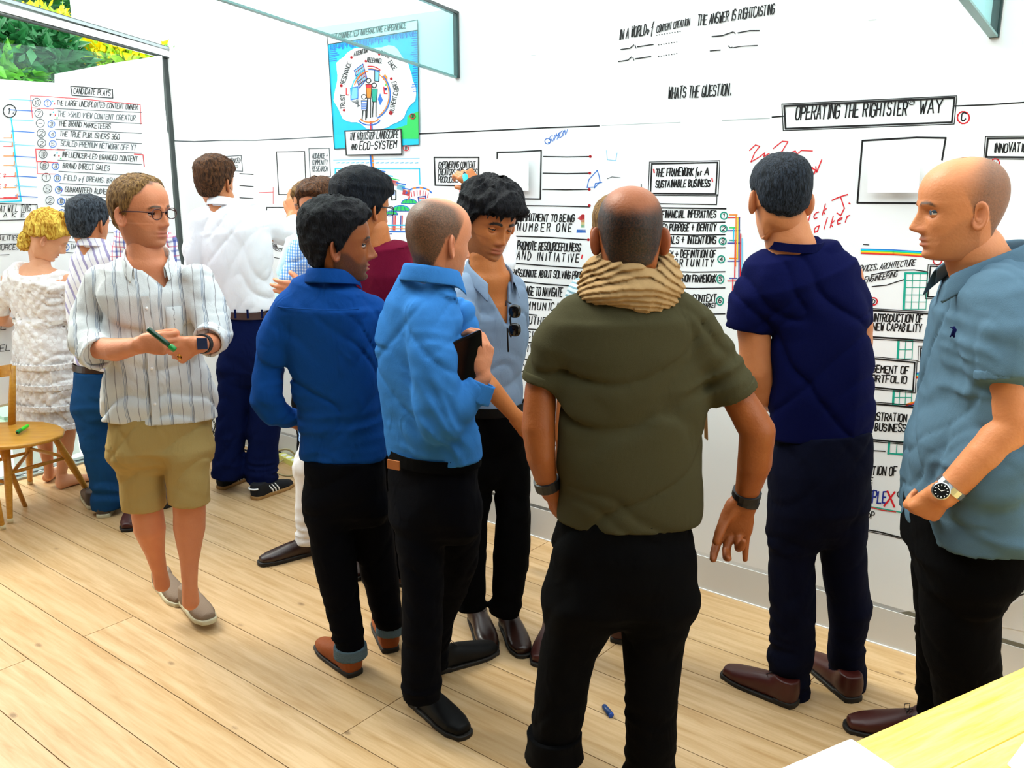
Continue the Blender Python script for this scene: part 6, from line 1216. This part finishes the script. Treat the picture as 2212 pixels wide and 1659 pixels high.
Q4 = [p.pt(974, 742, -.12), p.pt(1040, 711, -.09), p.pt(1044, 806, -.09), p.pt(980, 845, -.12)]; nn = np.cross(Q4[1]-Q4[0], Q4[3]-Q4[0]); nn /= np.linalg.norm(nn); nn *= np.sign(nn[1])
def rounded(Q, r=.10, n=5):
    out = []
    for i in range(4):
        a, c, d = Q[i-1], Q[i], Q[(i+1) % 4]
        for j in range(n+1):
            t = j/n; p0 = c+(a-c)*r; p2 = c+(d-c)*r; out.append((1-t)**2*p0+2*t*(1-t)*c+t*t*p2)
    return out
b = MB(); b.prism(rounded(Q4), nn*.009); b.obj('case', blackp, tbt); b = MB(); ce_ = sum(Q4)/4; b.prism([ce_+(q-ce_)*.88-nn*.0006 for q in Q4], nn*.001); b.obj('screen', lens, tbt)
# ---- 10 olive t-shirt, scarf
p = Person(2.26, (1330, 1750), 'person with bald crown, olive t-shirt and sand scarf, seen from behind', 'skin_tan')
L10 = [(0, .12), (40, .11), (60, .06), (74, .02), (84, -.015), (90, -.02), (94, .016), (104, .010), (112, -.03), (125, -.075), (150, -.10), (180, -.108)]
hd = Head(p.pt(1360, 512, 0), 2, 16, 0, p.pt(1362, 622, 0), 1.02, nyaw=0, line=L10, buzz=.95, bald=[(0, -.062, .092, .050, .035), (0, .0, .12, .05, .025), (0, .06, .10, .07, .02)], stubble=1., edgenoise=1.5)
p.body = [p.T([(1362, 580, 0, 50), (1362, 630, 0, 56)]), p.E([(1363, 640, 80), (1366, 700, 130), (1366, 800, 130)], 0, .5, cap=(.5, .5)), p.T([(1240, 700, 0, 38), (1192, 745, 0, 30), (1168, 840, 0, 34), (1163, 925, -.02, 36.5), (1168, 985, -.03, 31), (1182, 1045, -.01, 23), (1190, 1062, 0, 22)]),
    p.T([(1480, 700, 0, 38), (1540, 762, 0, 33), (1592, 855, -.01, 35), (1636, 930, -.03, 38), (1630, 1000, -.01, 36), (1612, 1068, .03, 25), (1608, 1090, .035, 25)])]
p.body += hand_prims(p.pt(1608, 1078, .03), (-.20, .06, -1), (-.1, -1, .1), (-1, 0, 0), ((.35, .5, .3), (.6, .8, .5), (1.0, 1.1, .6), (.06, .12, .08)), spread=.12, th=(.38, .42, .20), k=.006, s=1.08, fat=1.15)
p.body += hand_prims(p.pt(1188, 1055, 0), (.25, .3, -1), (.9, .3, 0), (0, .6, 0), (.4, .5, .5, .5), k=.006, s=.9)
p.put_body(hd, .0050); 
E10 = [(1362, 618, 66), (1363, 645, 118), (1365, 690, 160), (1366, 760, 166), (1367, 850, 160), (1364, 940, 155), (1362, 1030, 153), (1357, 1122, 152)]
p.cloth('tshirt', olive_jersey, [p.E(E10, 0, .60), p.T([(1250, 690, 0, 52), (1192, 745, 0, 47), (1169, 826, 0, 40)], (0, 1), .04), p.T([(1478, 690, 0, 54), (1543, 755, 0, 52), (1592, 852, -.01, 47)], (0, 1), .04)], .0076,
    disp=near(p.pt(1555, 800, 0), .13, .008, 22, near(p.pt(1220, 800, 0), .08, .006, 22, bunch([(.80, .08, .008, 12)], drape(.009, 9, 2.2, .001, 28), 3), (.3, 0, 1)), (-.4, 0, 1)))
for L_, r in (([(1176, 800, 0), (1169, 826, 0)], 41.5), ([(1578, 826, -.01), (1592, 852, -.01)], 48.5)):
    a, c = p.pt(*L_[0]), p.pt(*L_[1]); d = (c-a)/np.linalg.norm(c-a); sdf_obj('sleeve_hem', olive_jersey, p.e, [Tube([c-d*.022, c+d*.002], [r*mpp(c)+.001]*2, (1, 1))], .005, disp=lambda P: .003*vnoise(P*14))
B = []
for j in range(6):      # scarf loops
    ts = np.linspace(0, 2*PI, 26); a_, b_ = (.082, .096, .108, .118, .112, .100)[j], (.072, .080, .088, .096, .092, .086)[j]; z0 = (.062, .046, .028, .010, -.006, -.012)[j]; c = p.pt(1362, 612, 0)
    pts = [c+np.array([a_*math.cos(t)*(1+.03*math.sin(3*t+j)), b_*math.sin(t), z0+.010*math.sin(2*t+j*1.3)-.012*abs(math.cos(t))-.022*math.sin(t)*(-1)]) for t in ts]; B.append(Tube(pts, [.017+.002*math.sin(i*1.1+j) for i in range(26)], k=.010))
def scarf_d(P):
    c = p.pt(1362, 612, 0); r_ = np.hypot(P[:, 0]-c[0], P[:, 1]-c[1]); return .0030*np.sin((P[:, 2]-c[2]+.6*r_+.035*vnoise(P*6))*430+4*vnoise(P*11))+.0012*vnoise(P*70)
sdf_obj('scarf', scarfm, p.e, B, .0036, disp=scarf_d)
b = MB()
for k_ in range(3): b.tube([p.pt(1521+k_*2, 820, .10), p.pt(1522+k_*2, 880, .10), p.pt(1523+k_*2.5, 945+k_*3, .10)], .0022, 5)
b.obj('scarf_fringe', scarfm, p.e)
p.legs(black_cotton, [(1355, 1095, 150), (1348, 1180, 160), (1345, 1240, 158)], [(1265, 1300, 0, 84), (1228, 1400, 0, 62), (1212, 1500, 0, 56), (1200, 1585, 0, 54), (1198, 1640, 0, 55)], [(1420, 1300, 0, 82), (1412, 1380, 0, 68), (1406, 1480, 0, 59), (1403, 1600, 0, 58), (1398, 1720, .02, 55), (1396, 1790, .02, 56)], 0, .62, seed=29, hem=.010)
c = p.pt(1198, 1610, 0); r = 57*mpp(c); sdf_obj('turned_up_hem', black_cotton, p.e, [Tube([c+up*.045, c-up*.04], [r+.004, r+.010], (1, 1))], .006, disp=lambda P: .006*vnoise(P*16))
shoe(p.e, (1205, 1765), (1180, 1640), 'boot', mat('red_brown_leather', '7a2c18', .45, .4), rubber_dark, lift=.03, pitch=.0); shoe(p.e, (1398, 1820), (1385, 1680), 'boot', MATS['red_brown_leather'], rubber_dark)
p.ring('watch_strap', black_rubber, p.pt(1182, 1044, -.01), p.pt(1190, 1062, 0)-p.pt(1168, 985, -.03), .0285, .030, .006); p.ring('watch_case', steel, p.pt(1160, 1040, -.012), (-1, 0, .1), .013, .008, .004, 14)
p.ring('bracelet', black_rubber, p.pt(1613, 1066, .028), p.pt(1608, 1090, .035)-p.pt(1630, 1000, -.01), .0325, .020, .006); p.ring('bracelet', black_rubber, p.pt(1610, 1082, .034), (-.25, .05, -1), .0315, .016, .006); p.ring('watch_case', steel, p.pt(1636, 1066, .02), (1, -.3, .1), .010, .008, .004, 12)
# ---- 11 navy t-shirt
p = Person(2.9, (1740, 1520), 'person with cropped dark hair in a navy t-shirt, seen from behind', 'skin_fair')
hd = Head(p.pt(1684, 430, 0), -2, 10, 2, p.pt(1702, 540, 0), 1.08, nyaw=-6, jaw=.92, line=[(0, .07), (30, .068), (45, .055), (60, .03), (70, .012), (80, -.012), (88, -.018), (93, .016), (104, .010), (112, -.02), (125, -.045), (150, -.058), (180, -.062)])
p.body = [p.T([(1694, 480, .01, 48), (1704, 520, 0, 50), (1716, 552, 0, 54)]), p.T([(1640, 610, 0, 38), (1622, 660, 0, 36), (1630, 730, 0, 34.5), (1633, 800, .0, 34), (1648, 850, .03, 31), (1700, 880, .25, 25)]), p.T([(1825, 600, .02, 38), (1850, 700, .08, 34), (1852, 800, .14, 30), (1800, 860, .3, 24)])]
p.put_body(hd, .0055); hd.hair('hair', hair_mat('cropped_dark_hair', '0a0c10', '303844', 190), p.e, .012, .006, .008, rough=.0025, freq=170, edge=.016)
E11 = [(1724, 525, 50), (1727, 548, 92), (1738, 600, 124), (1766, 700, 114), (1776, 790, 112), (1780, 870, 115), (1780, 934, 117)]
nc = Ell([p.pt(1712, 490, 0), p.pt(1716, 514, 0)], (1, 0, 0), np.array([.080, .072]), np.array([.085, .078]), 2, (.3, .3))
p.cloth('tshirt', navy_jersey, [p.E(E11, -10, .62), p.T([(1655, 598, 0, 52), (1623, 650, 0, 49), (1611, 712, 0, 44)], (0, 1), .04), p.T([(1820, 600, .02, 46), (1842, 650, .05, 42), (1850, 700, .08, 38)], (0, 1))], .0066, subs=[nc], disp=near(p.pt(1660, 720, 0), .1, .006, 22, drape(.008, 8, 2.5, .001, 30)))
nk = p.E([(1724, 529, 60), (1724, 533, 60)], -10, .9); band_obj('neck_rib', navy_jersey, p.e, nk.C[0]+up*.004-nk.U*.012, nk.U, .083, .086, .026, .005, tilt=(0, .008))
p.legs(cl('navy_chino', '0a0d20'), [(1778, 925, 112), (1774, 1010, 115), (1768, 1090, 112)], [(1716, 1140, 0, 53), (1710, 1220, 0, 50), (1712, 1310, 0, 49), (1710, 1390, 0, 48), (1704, 1470, 0, 45), (1704, 1526, 0, 48)], [(1818, 1140, 0, 50), (1824, 1220, .02, 48), (1834, 1310, .03, 47), (1830, 1390, .04, 38), (1828, 1440, .05, 39), (1826, 1510, .05, 43)], -10, seed=31, hem=.009)
shoe(p.e, (1722, 1528), (1588, 1468), 'lace', red_leather, rubber_dark, scale=1.04); shoe(p.e, (1848, 1520), (1755, 1432), 'lace', red_leather, rubber_dark, scale=1.04)
# ---- 12 grey polo, right edge
p = Person(2.38, (2080, 1640), 'balding person in profile wearing a grey-blue polo shirt and steel watch', 'skin_fair')
L12 = [(0, .11), (50, .09), (64, .055), (76, .02), (84, -.012), (90, -.02), (94, .016), (104, .010), (112, -.03), (125, -.065), (150, -.08), (180, -.085)]
hd = Head(p.pt(2078, 452, 0), -84, 6, 0, p.pt(2125, 585, 0), 1.10, nyaw=-80, hd=1, line=L12, buzz=.8, bald=[(0, .085, .075, .085, .06), (0, .02, .135, .035, .05)], stubble=.2, nose=1.1)
p.body = [p.T([(2105, 545, 0, 62), (2128, 595, 0, 68)]), p.T([(2168, 640, -.10, 36), (2174, 740, -.17, 42), (2180, 830, -.205, 44), (2192, 915, -.22, 47), (2130, 985, -.21, 43), (2060, 1048, -.19, 31), (2040, 1068, -.185, 29)])]
p.body += hand_prims(p.pt(2045, 1062, -.185), (-.42, .40, -.82), (.3, .9, .1), (-.8, 0, .5), ((.95, 1.1, .6), (1.0, 1.2, .6), (1.05, 1.2, .6), (1.1, 1.2, .6)), th=(.15, .25, .15), k=.007, s=.98)
p.put_body(hd, .0052); hd.eyes(p.e, IRISB, MATS['skin_fair'], (0, -.1))
E12 = [(2122, 572, 66), (2138, 605, 98), (2150, 670, 125), (2148, 760, 132), (2140, 860, 136), (2120, 960, 140), (2112, 1060, 146), (2118, 1110, 150)]
p.cloth('polo_shirt', polo, [p.E(E12, -84, .62, n=2.1), p.T([(2160, 640, -.12, 64), (2166, 730, -.18, 65), (2174, 812, -.205, 62)], (0, 1), .05)], .0076,
    disp=near(p.pt(2080, 930, -.1), .17, .010, 16, near(p.pt(2120, 720, -.15), .12, .006, 20, bunch([(.86, .08, .008, 14)], drape(.008, 8, 2.5, .001, 32), 5), (.5, 0, 1)), (-.5, 0, 1)))
collar(polo, p.e, p.pt(2124, 566, 0), -84, a=.084, b=.094, h=.030, fall=.052, spread=140, tip=.03, openr=.8, tilt=.03)
a, c = p.pt(2168, 790, -.2), p.pt(2170, 812, -.205); d = (c-a)/np.linalg.norm(c-a); sdf_obj('sleeve_hem', polo, p.e, [Tube([c-d*.022, c+d*.004], [61.5*mpp(c)]*2, (1, 1))], .005)
b = MB(); q = np.array(p.pt(2058, 718, -.235)); lg = lambda x, z: q+np.array([x*.9, -x*.35, z]); b.tube([lg(0, .014), lg(.004, .006), lg(.001, -.004), lg(.005, -.012)], [.003, .005, .005, .002], 6); b.tube([lg(.001, -.002), lg(-.005, -.012)], [.003, .0015], 5); b.tube([lg(.002, .008), lg(-.007, .012)], [.002, .001], 5); b.obj('chest_emblem', navy_jersey, p.e, True)
p.legs(black_cotton, [(2092, 1080, 134), (2085, 1170, 124)], [(2092, 1230, -.08, 92), (2072, 1310, -.06, 82), (2076, 1400, -.05, 76), (2088, 1480, -.03, 70), (2092, 1600, 0, 62), (2092, 1712, 0, 58)], [(2060, 1230, .1, 84), (2052, 1310, .15, 72), (2040, 1400, .2, 58), (2030, 1480, .24, 46), (2030, 1562, .26, 44)], -84, .8, seed=33, hem=.009)
shoe(p.e, (2030, 1592), (1872, 1578), 'lace', red_leather, rubber_dark, scale=1.05); shoe(p.e, (2120, 1745), (1960, 1745), 'lace', red_leather, rubber_dark, scale=1.05)
wq = p.pt(2056, 1052, -.19); ax_ = p.pt(2040, 1068, -.185)-p.pt(2130, 985, -.21); p.ring('watch_strap', steel, wq, ax_, .0365, .020, .004)
b = MB(); q = Vector(p.pt(2032, 1060, -.232)); axv = Vector((-.25, -1, .25)).normalized(); M_ = Matrix.Translation(q) @ axv.to_track_quat('Z', 'Y').to_matrix().to_4x4(); b.lathe([(.0215, -.006), (.0225, 0), (.0225, .005), (.020, .0065)], M_, 24); w_ = b.obj('watch_case', steel, p.e)
b = MB(); b.lathe([(.0195, .0064), (.0190, .0078), (.001, .008)], M_, 24); b.obj('watch_dial', mat('black_dial', '0c0e12', .2, .5), p.e)
b = MB()
for k_ in range(12): a_ = k_*PI/6; b.box((.013, -.0008, .0079), (.0165, .0008, .0086), M_ @ Matrix.Rotation(a_, 4, 'Z'))
b.box((-.0006, 0, .0079), (.0006, .012, .0087), M_ @ Matrix.Rotation(.9, 4, 'Z')); b.box((-.0006, 0, .0079), (.0006, .009, .0087), M_ @ Matrix.Rotation(-1.2, 4, 'Z')); b.obj('watch_hands', card, p.e)
# ------------------------------------------------------------------ furniture and small things
pine = wood('varnished_beech', 'd29a3c', 'b87c26', '8a5a20', 2., .35)
SEATZ = .45
def fl2(x, y, z): return Vector(floor_at(x, y, z))
ch = empty('wooden_chair', floor_at(60, 1080), 'varnished wooden stick-back chair with curved top rail at the left edge', 'chair')
sc0 = floor_at(48, 938, SEATZ); dirF = floor_at(195, 1070)-floor_at(65, 1045); dirF[2] = 0; dirF /= np.linalg.norm(dirF)
a0 = floor_at(22, 1130); a1 = floor_at(6, 1143); aR = floor_at(195, 1070); aB = floor_at(65, 1045)
# seat: rounded slab through the photographed outline
outl = [(-70, 925), (-20, 912), (40, 909), (95, 910), (128, 918), (140, 926), (136, 938), (110, 948), (70, 957), (30, 963), (-20, 966), (-70, 958), (-95, 942)]
b = MB(); P = [floor_at(x, y, SEATZ) for x, y in outl]; n = len(P); c = sum(P)/n; V = []
for zz, k_ in ((0, .96), (-.006, 1.), (-.018, .99), (-.024, .94)): V += [c+(q-c)*k_+up*zz for q in P]
V += [c+(q-c)*.6-up*.008 for q in P]
F = [(j*n+i, (j+1)*n+i, (j+1)*n+(i+1) % n, j*n+(i+1) % n) for j in range(3) for i in range(n)]+[(4*n+i, i, (i+1) % n, 4*n+(i+1) % n) for i in range(n)]+[tuple(range(4*n, 5*n)), tuple(range(3*n, 4*n))[::-1]]
b.add(V, F); b.obj('seat', pine, ch, True)
tops = [(aR, floor_at(112, 935, SEATZ-.02)), (aB, floor_at(60, 918, SEATZ-.02)), (a0, floor_at(14, 957, SEATZ-.02)), (floor_at(-75, 1110), floor_at(-70, 930, SEATZ-.02))]
for f_, t_ in tops:
    b = MB(); b.tube([t_, t_*.55+f_*.45, f_+(t_-f_)*.06, f_], [.016, .021, .014, .012], 12); lg_ = b.obj('leg', pine, ch, True)
    b = MB(); b.tube([f_+(t_-f_)*.065, f_+up*.0], [.0165, .0155], 12); q = link('foot_cap', mesh('foot_cap', b.v, b.f, True), mat('cream_felt', 'd8c69c', .8)); q.parent = lg_
mid = lambda i, k_: tops[i][0]+(tops[i][1]-tops[i][0])*k_
for i, j, k_ in ((0, 1, .62), (1, 3, .55), (2, 3, .5), (0, 2, .62), (1, 2, .56)): b = MB(); b.tube([mid(i, k_), (mid(i, k_)+mid(j, k_))/2, mid(j, k_)], [.008, .011, .008], 10); b.obj('stretcher', pine, ch, True)
bk = floor_at(28, 915, SEATZ); bt = at_y(22, 800, bk[1]+.05)
for k_, (x0, xt, yt) in enumerate(((25, 28, 790), (-10, -12, 800), (-45, -55, 800), (-85, -110, 800))):
    f_ = floor_at(x0, 915+0*k_, SEATZ); t_ = at_y(xt, yt, f_[1]+.02); b = MB(); b.tube([f_-up*.01, (f_+t_)/2, t_], [.020 if k_ in (0, 3) else .009, .019 if k_ in (0, 3) else .009, .014 if k_ in (0, 3) else .007], 12, flat=.8); b.obj('back_post' if k_ in (0, 3) else 'spindle', pine, ch, True)
b = MB(); Yb = floor_at(25, 915, SEATZ)[1]+.02; pts = [at_y(27, 799, Yb), at_y(5, 802, Yb+.03), at_y(-40, 806, Yb+.05), at_y(-90, 806, Yb+.03), at_y(-115, 804, Yb)]
q = []
for a_ in pts: q.append([a_+up*.032, a_+up*.034+np.array([0, -.018, 0]), a_-up*.030+np.array([0, -.016, 0]), a_-up*.028])
V = [v for r_ in q for v in r_]; b.add(V, [(i*4+k_, (i+1)*4+k_, (i+1)*4+(k_+1) % 4, i*4+(k_+1) % 4) for i in range(4) for k_ in range(4)]+[(3, 2, 1, 0), (16, 17, 18, 19)]); b.obj('top_rail', pine, ch)
ch2 = empty('wooden_chair', floor_at(-60, 1160), 'front leg of a second wooden chair cut off by the left edge', 'chair')
b = MB(); t_ = floor_at(-30, 985, SEATZ-.02); b.tube([t_, t_*.5+a1*.5, a1+(t_-a1)*.06, a1], [.016, .02, .014, .012], 12); lg_ = b.obj('leg', pine, ch2, True); b = MB(); b.tube([a1+(t_-a1)*.065, a1], [.0165, .0155], 12); q = link('foot_cap', mesh('foot_cap', b.v, b.f, True), MATS['cream_felt']); q.parent = lg_
b = MB(); c = np.array(t_)+np.array([-.2, 0, .0]); b.prism([c+np.array([.23*math.cos(a), .21*math.sin(a), 0]) for a in np.linspace(0, 2*PI, 17)[:-1]], up*.024); b.obj('seat', pine, ch2)
for dx, dy in ((-.4, -.02), (-.33, .3), (-.05, .32)): b = MB(); b.tube([t_+np.array([dx*.8, dy*.6, 0]), a1+np.array([dx, dy, 0])], [.016, .012], 10); b.obj('leg', pine, ch2, True)
mk = empty('marker_pen', floor_at(45, 929, SEATZ+.01), 'lime green marker lying on the seat of the wooden chair', 'marker')
a, c = floor_at(37, 934, SEATZ+.010), floor_at(56, 922, SEATZ+.010); d = (c-a)/np.linalg.norm(c-a); b = MB(); b.tube([a+d*.03, a+d*.09, a+d*.125, a+d*.13], [.0095, .0095, .009, .006], 12); b.obj('barrel', limeg, mk, True); b = MB(); b.tube([a, a+d*.004, a+d*.04], [.008, .011, .011], 12); b.obj('cap', greenp, mk, True); b = MB(); b.tube([a-d*.002, a+d*.001], [.005, .005], 10); b.obj('cap_end', blackp, mk, True)
# marker cap on the floor
mk = empty('pen_cap', floor_at(1313, 1533, 0), 'blue marker cap lying on the floor behind the olive t-shirt man', 'cap')
a, c = floor_at(1307, 1528, .010), floor_at(1317, 1541, .010); b = MB(); d = (c-a)/np.linalg.norm(c-a); b.tube([a-d*.012, a-d*.006, c+d*.012], [.006, .0095, .0105], 14); b.obj('cap_body', mat('dark_blue_plastic', '123a70', .35, .5), mk, True); b = MB(); b.tube([c+d*.0121, c+d*.014], [.0105, .0085], 14); b.obj('rim', bluep, mk, True)
# table
TZ = .74
tbl = empty('wooden_table', floor_at(2000, 1640, 0), 'yellow pine table with worn boards at the bottom right corner', 'table')
e0, e1 = floor_at(2212, 1440, TZ), floor_at(1850, 1600, TZ); dE = (e0-e1)/np.linalg.norm(e0-e1); nE = np.array([dE[1], -dE[0], 0]); e_ = e1-dE*.45
topm = wood('worn_pine_top', 'f6dc8c', 'e8b84c', 'b07a24', 1.6, .25)
RT = Matrix.Rotation(math.atan2(dE[1], dE[0]), 4, 'Z')
for k_ in range(6):
    b = MB(); b.box((0, -.145*(k_+1)+.0012, -.03), (1.75, -.145*k_, 0)); o = link('board', mesh('board', b.v, b.f), topm); o.matrix_world = Matrix.Translation(Vector(e_)) @ RT; o.parent = tbl; o.matrix_parent_inverse = Matrix.Translation(tbl.location).inverted()
    bv = o.modifiers.new('b', 'BEVEL'); bv.width = .004; bv.segments = 2
for x, y in ((.08, -.08), (1.67, -.08), (.08, -.79), (1.67, -.79)):
    b = MB(); b.box((x-.035, y-.035, -TZ), (x+.035, y+.035, -.03)); o = link('leg', mesh('leg', b.v, b.f), topm); o.matrix_world = Matrix.Translation(Vector(e_)) @ RT; o.parent = tbl; o.matrix_parent_inverse = Matrix.Translation(tbl.location).inverted()
for q0, q1 in (((.05, -.10, -.12), (1.70, -.075, -.03)), ((.05, -.80, -.12), (1.70, -.775, -.03))):
    b = MB(); b.box(q0, q1); o = link('apron', mesh('apron', b.v, b.f), topm); o.matrix_world = Matrix.Translation(Vector(e_)) @ RT; o.parent = tbl; o.matrix_parent_inverse = Matrix.Translation(tbl.location).inverted()
def tsheet(P, label, z=TZ+.001, r=.06):
    e = empty('paper_sheet', floor_at(P[0][0], P[0][1], z), label, 'paper'); q = [floor_at(x, y, z) for x, y in P]; b = MB(); b.prism(rounded(q, r), up*.002); o = b.obj('sheet', card, e); return e
tsheet([(1838, 1597), (1935, 1662), (1850, 1760), (1600, 1700)], 'white sheet with rounded corner overhanging the front of the table edge')
e = tsheet([(2212, 1604), (2176, 1652), (2230, 1700), (2300, 1640)], 'white sheet at the right end of the table, half out of frame', r=.02)
# power strip, cables, wire basket by the wall
ps = empty('power_strip', floor_at(622, 1002), 'pale yellow power strip on the floor by the wall behind the striped trainers', 'power strip')
a, c = floor_at(606, 990, .0), floor_at(650, 1012, .0); d = (c-a)/np.linalg.norm(c-a); nn = np.cross(up, d); M_ = Matrix(((d[0], nn[0], 0, a[0]), (d[1], nn[1], 0, a[1]), (0, 0, 1, 0), (0, 0, 0, 1)))
b = MB(); b.box((0, -.025, .001), (.30, .025, .035), M_); o = b.obj('housing', mat('pale_yellow_plastic', 'e4e27c', .4), ps)
for k_ in range(4): b = MB(); b.lathe([(.018, .0), (.018, .0362), (.015, .0362)], M_ @ Matrix.Translation((.05+k_*.065, 0, 0)), 14); b.obj('socket', card, ps)
cab = mat('cream_cable', 'b8ac80', .5)
def cable(pts, m, label, r=.004):
    e = empty('cable', floor_at(*pts[0][:2], pts[0][2]), label, 'cable', 'cables by the wall'); P = [Vector(floor_at(x, y, z)) for x, y, z in pts]; Q = []
    for i in range(len(P)-1):
        p0, p1, p2, p3 = P[max(i-1, 0)], P[i], P[i+1], P[min(i+2, len(P)-1)]
        for j in range(6): t = j/6; Q.append(.5*((2*p1)+(p2-p0)*t+(2*p0-5*p1+4*p2-p3)*t*t+(3*p1-p0-3*p2+p3)*t**3))
    Q.append(P[-1]); b = MB(); b.tube(Q, r, 6); b.obj('cord', m, e, True)
cable([(650, 998, .005), (625, 972, .16), (598, 975, .12), (588, 990, .03), (592, 1004, .005), (612, 993, .02)], cab, 'cream cable looping up beside the power strip', .006)
cable([(586, 1010, .005), (600, 1022, .005), (622, 1028, .005), (645, 1022, .005), (660, 1010, .005)], cab, 'cream cable lying in an arc on the floor in front of the power strip', .005)
cable([(585, 955, .10), (600, 972, .05), (618, 987, .01), (640, 990, .005)], blackp, 'black cable running down to the power strip', .006)
cable([(510, 966, .02), (522, 970, .02), (536, 974, .02), (560, 980, .01)], blackp, 'black cable along the wall foot between the jeans', .006)
gr = empty('floor_grille', floor_at(525, 992), 'low grey metal rack on the floor between the legs in navy jeans', 'rack')
for k_ in range(4): b = MB(); b.tube([floor_at(505, 985+k_*5, .02), floor_at(540, 994+k_*4, .02)], .006, 6); b.obj('rail', grey_metal, gr)
for x, y in ((506, 985), (540, 995), (506, 1001), (540, 1006)): b = MB(); b.tube([floor_at(x, y, .02), floor_at(x, y, .0)], .006, 6); b.obj('foot', grey_metal, gr)
wb_ = empty('wire_bin', floor_at(462, 985), 'dark wire mesh bin by the corner half hidden behind the navy jeans', 'bin'); c = floor_at(470, 978); b = MB()
for k_ in range(28):
    a = 2*PI*k_/28
    for sg_ in (1, -1): b.tube([c+np.array([(.12+.025*t)*math.cos(a+sg_*t*.9), (.12+.025*t)*math.sin(a+sg_*t*.9), .36*t+.01]) for t in np.linspace(0, 1, 5)], .0022, 4)
o = b.obj('wire_mesh', blackp, wb_); o['kind'] = 'stuff'
for z, r_ in ((.01, .12), (.37, .146)): b = MB(); b.tube([c+np.array([r_*math.cos(a), r_*math.sin(a), z]) for a in np.linspace(0, 2*PI, 25)[:-1]], .005, 6, True); b.obj('rim', blackp, wb_, True)
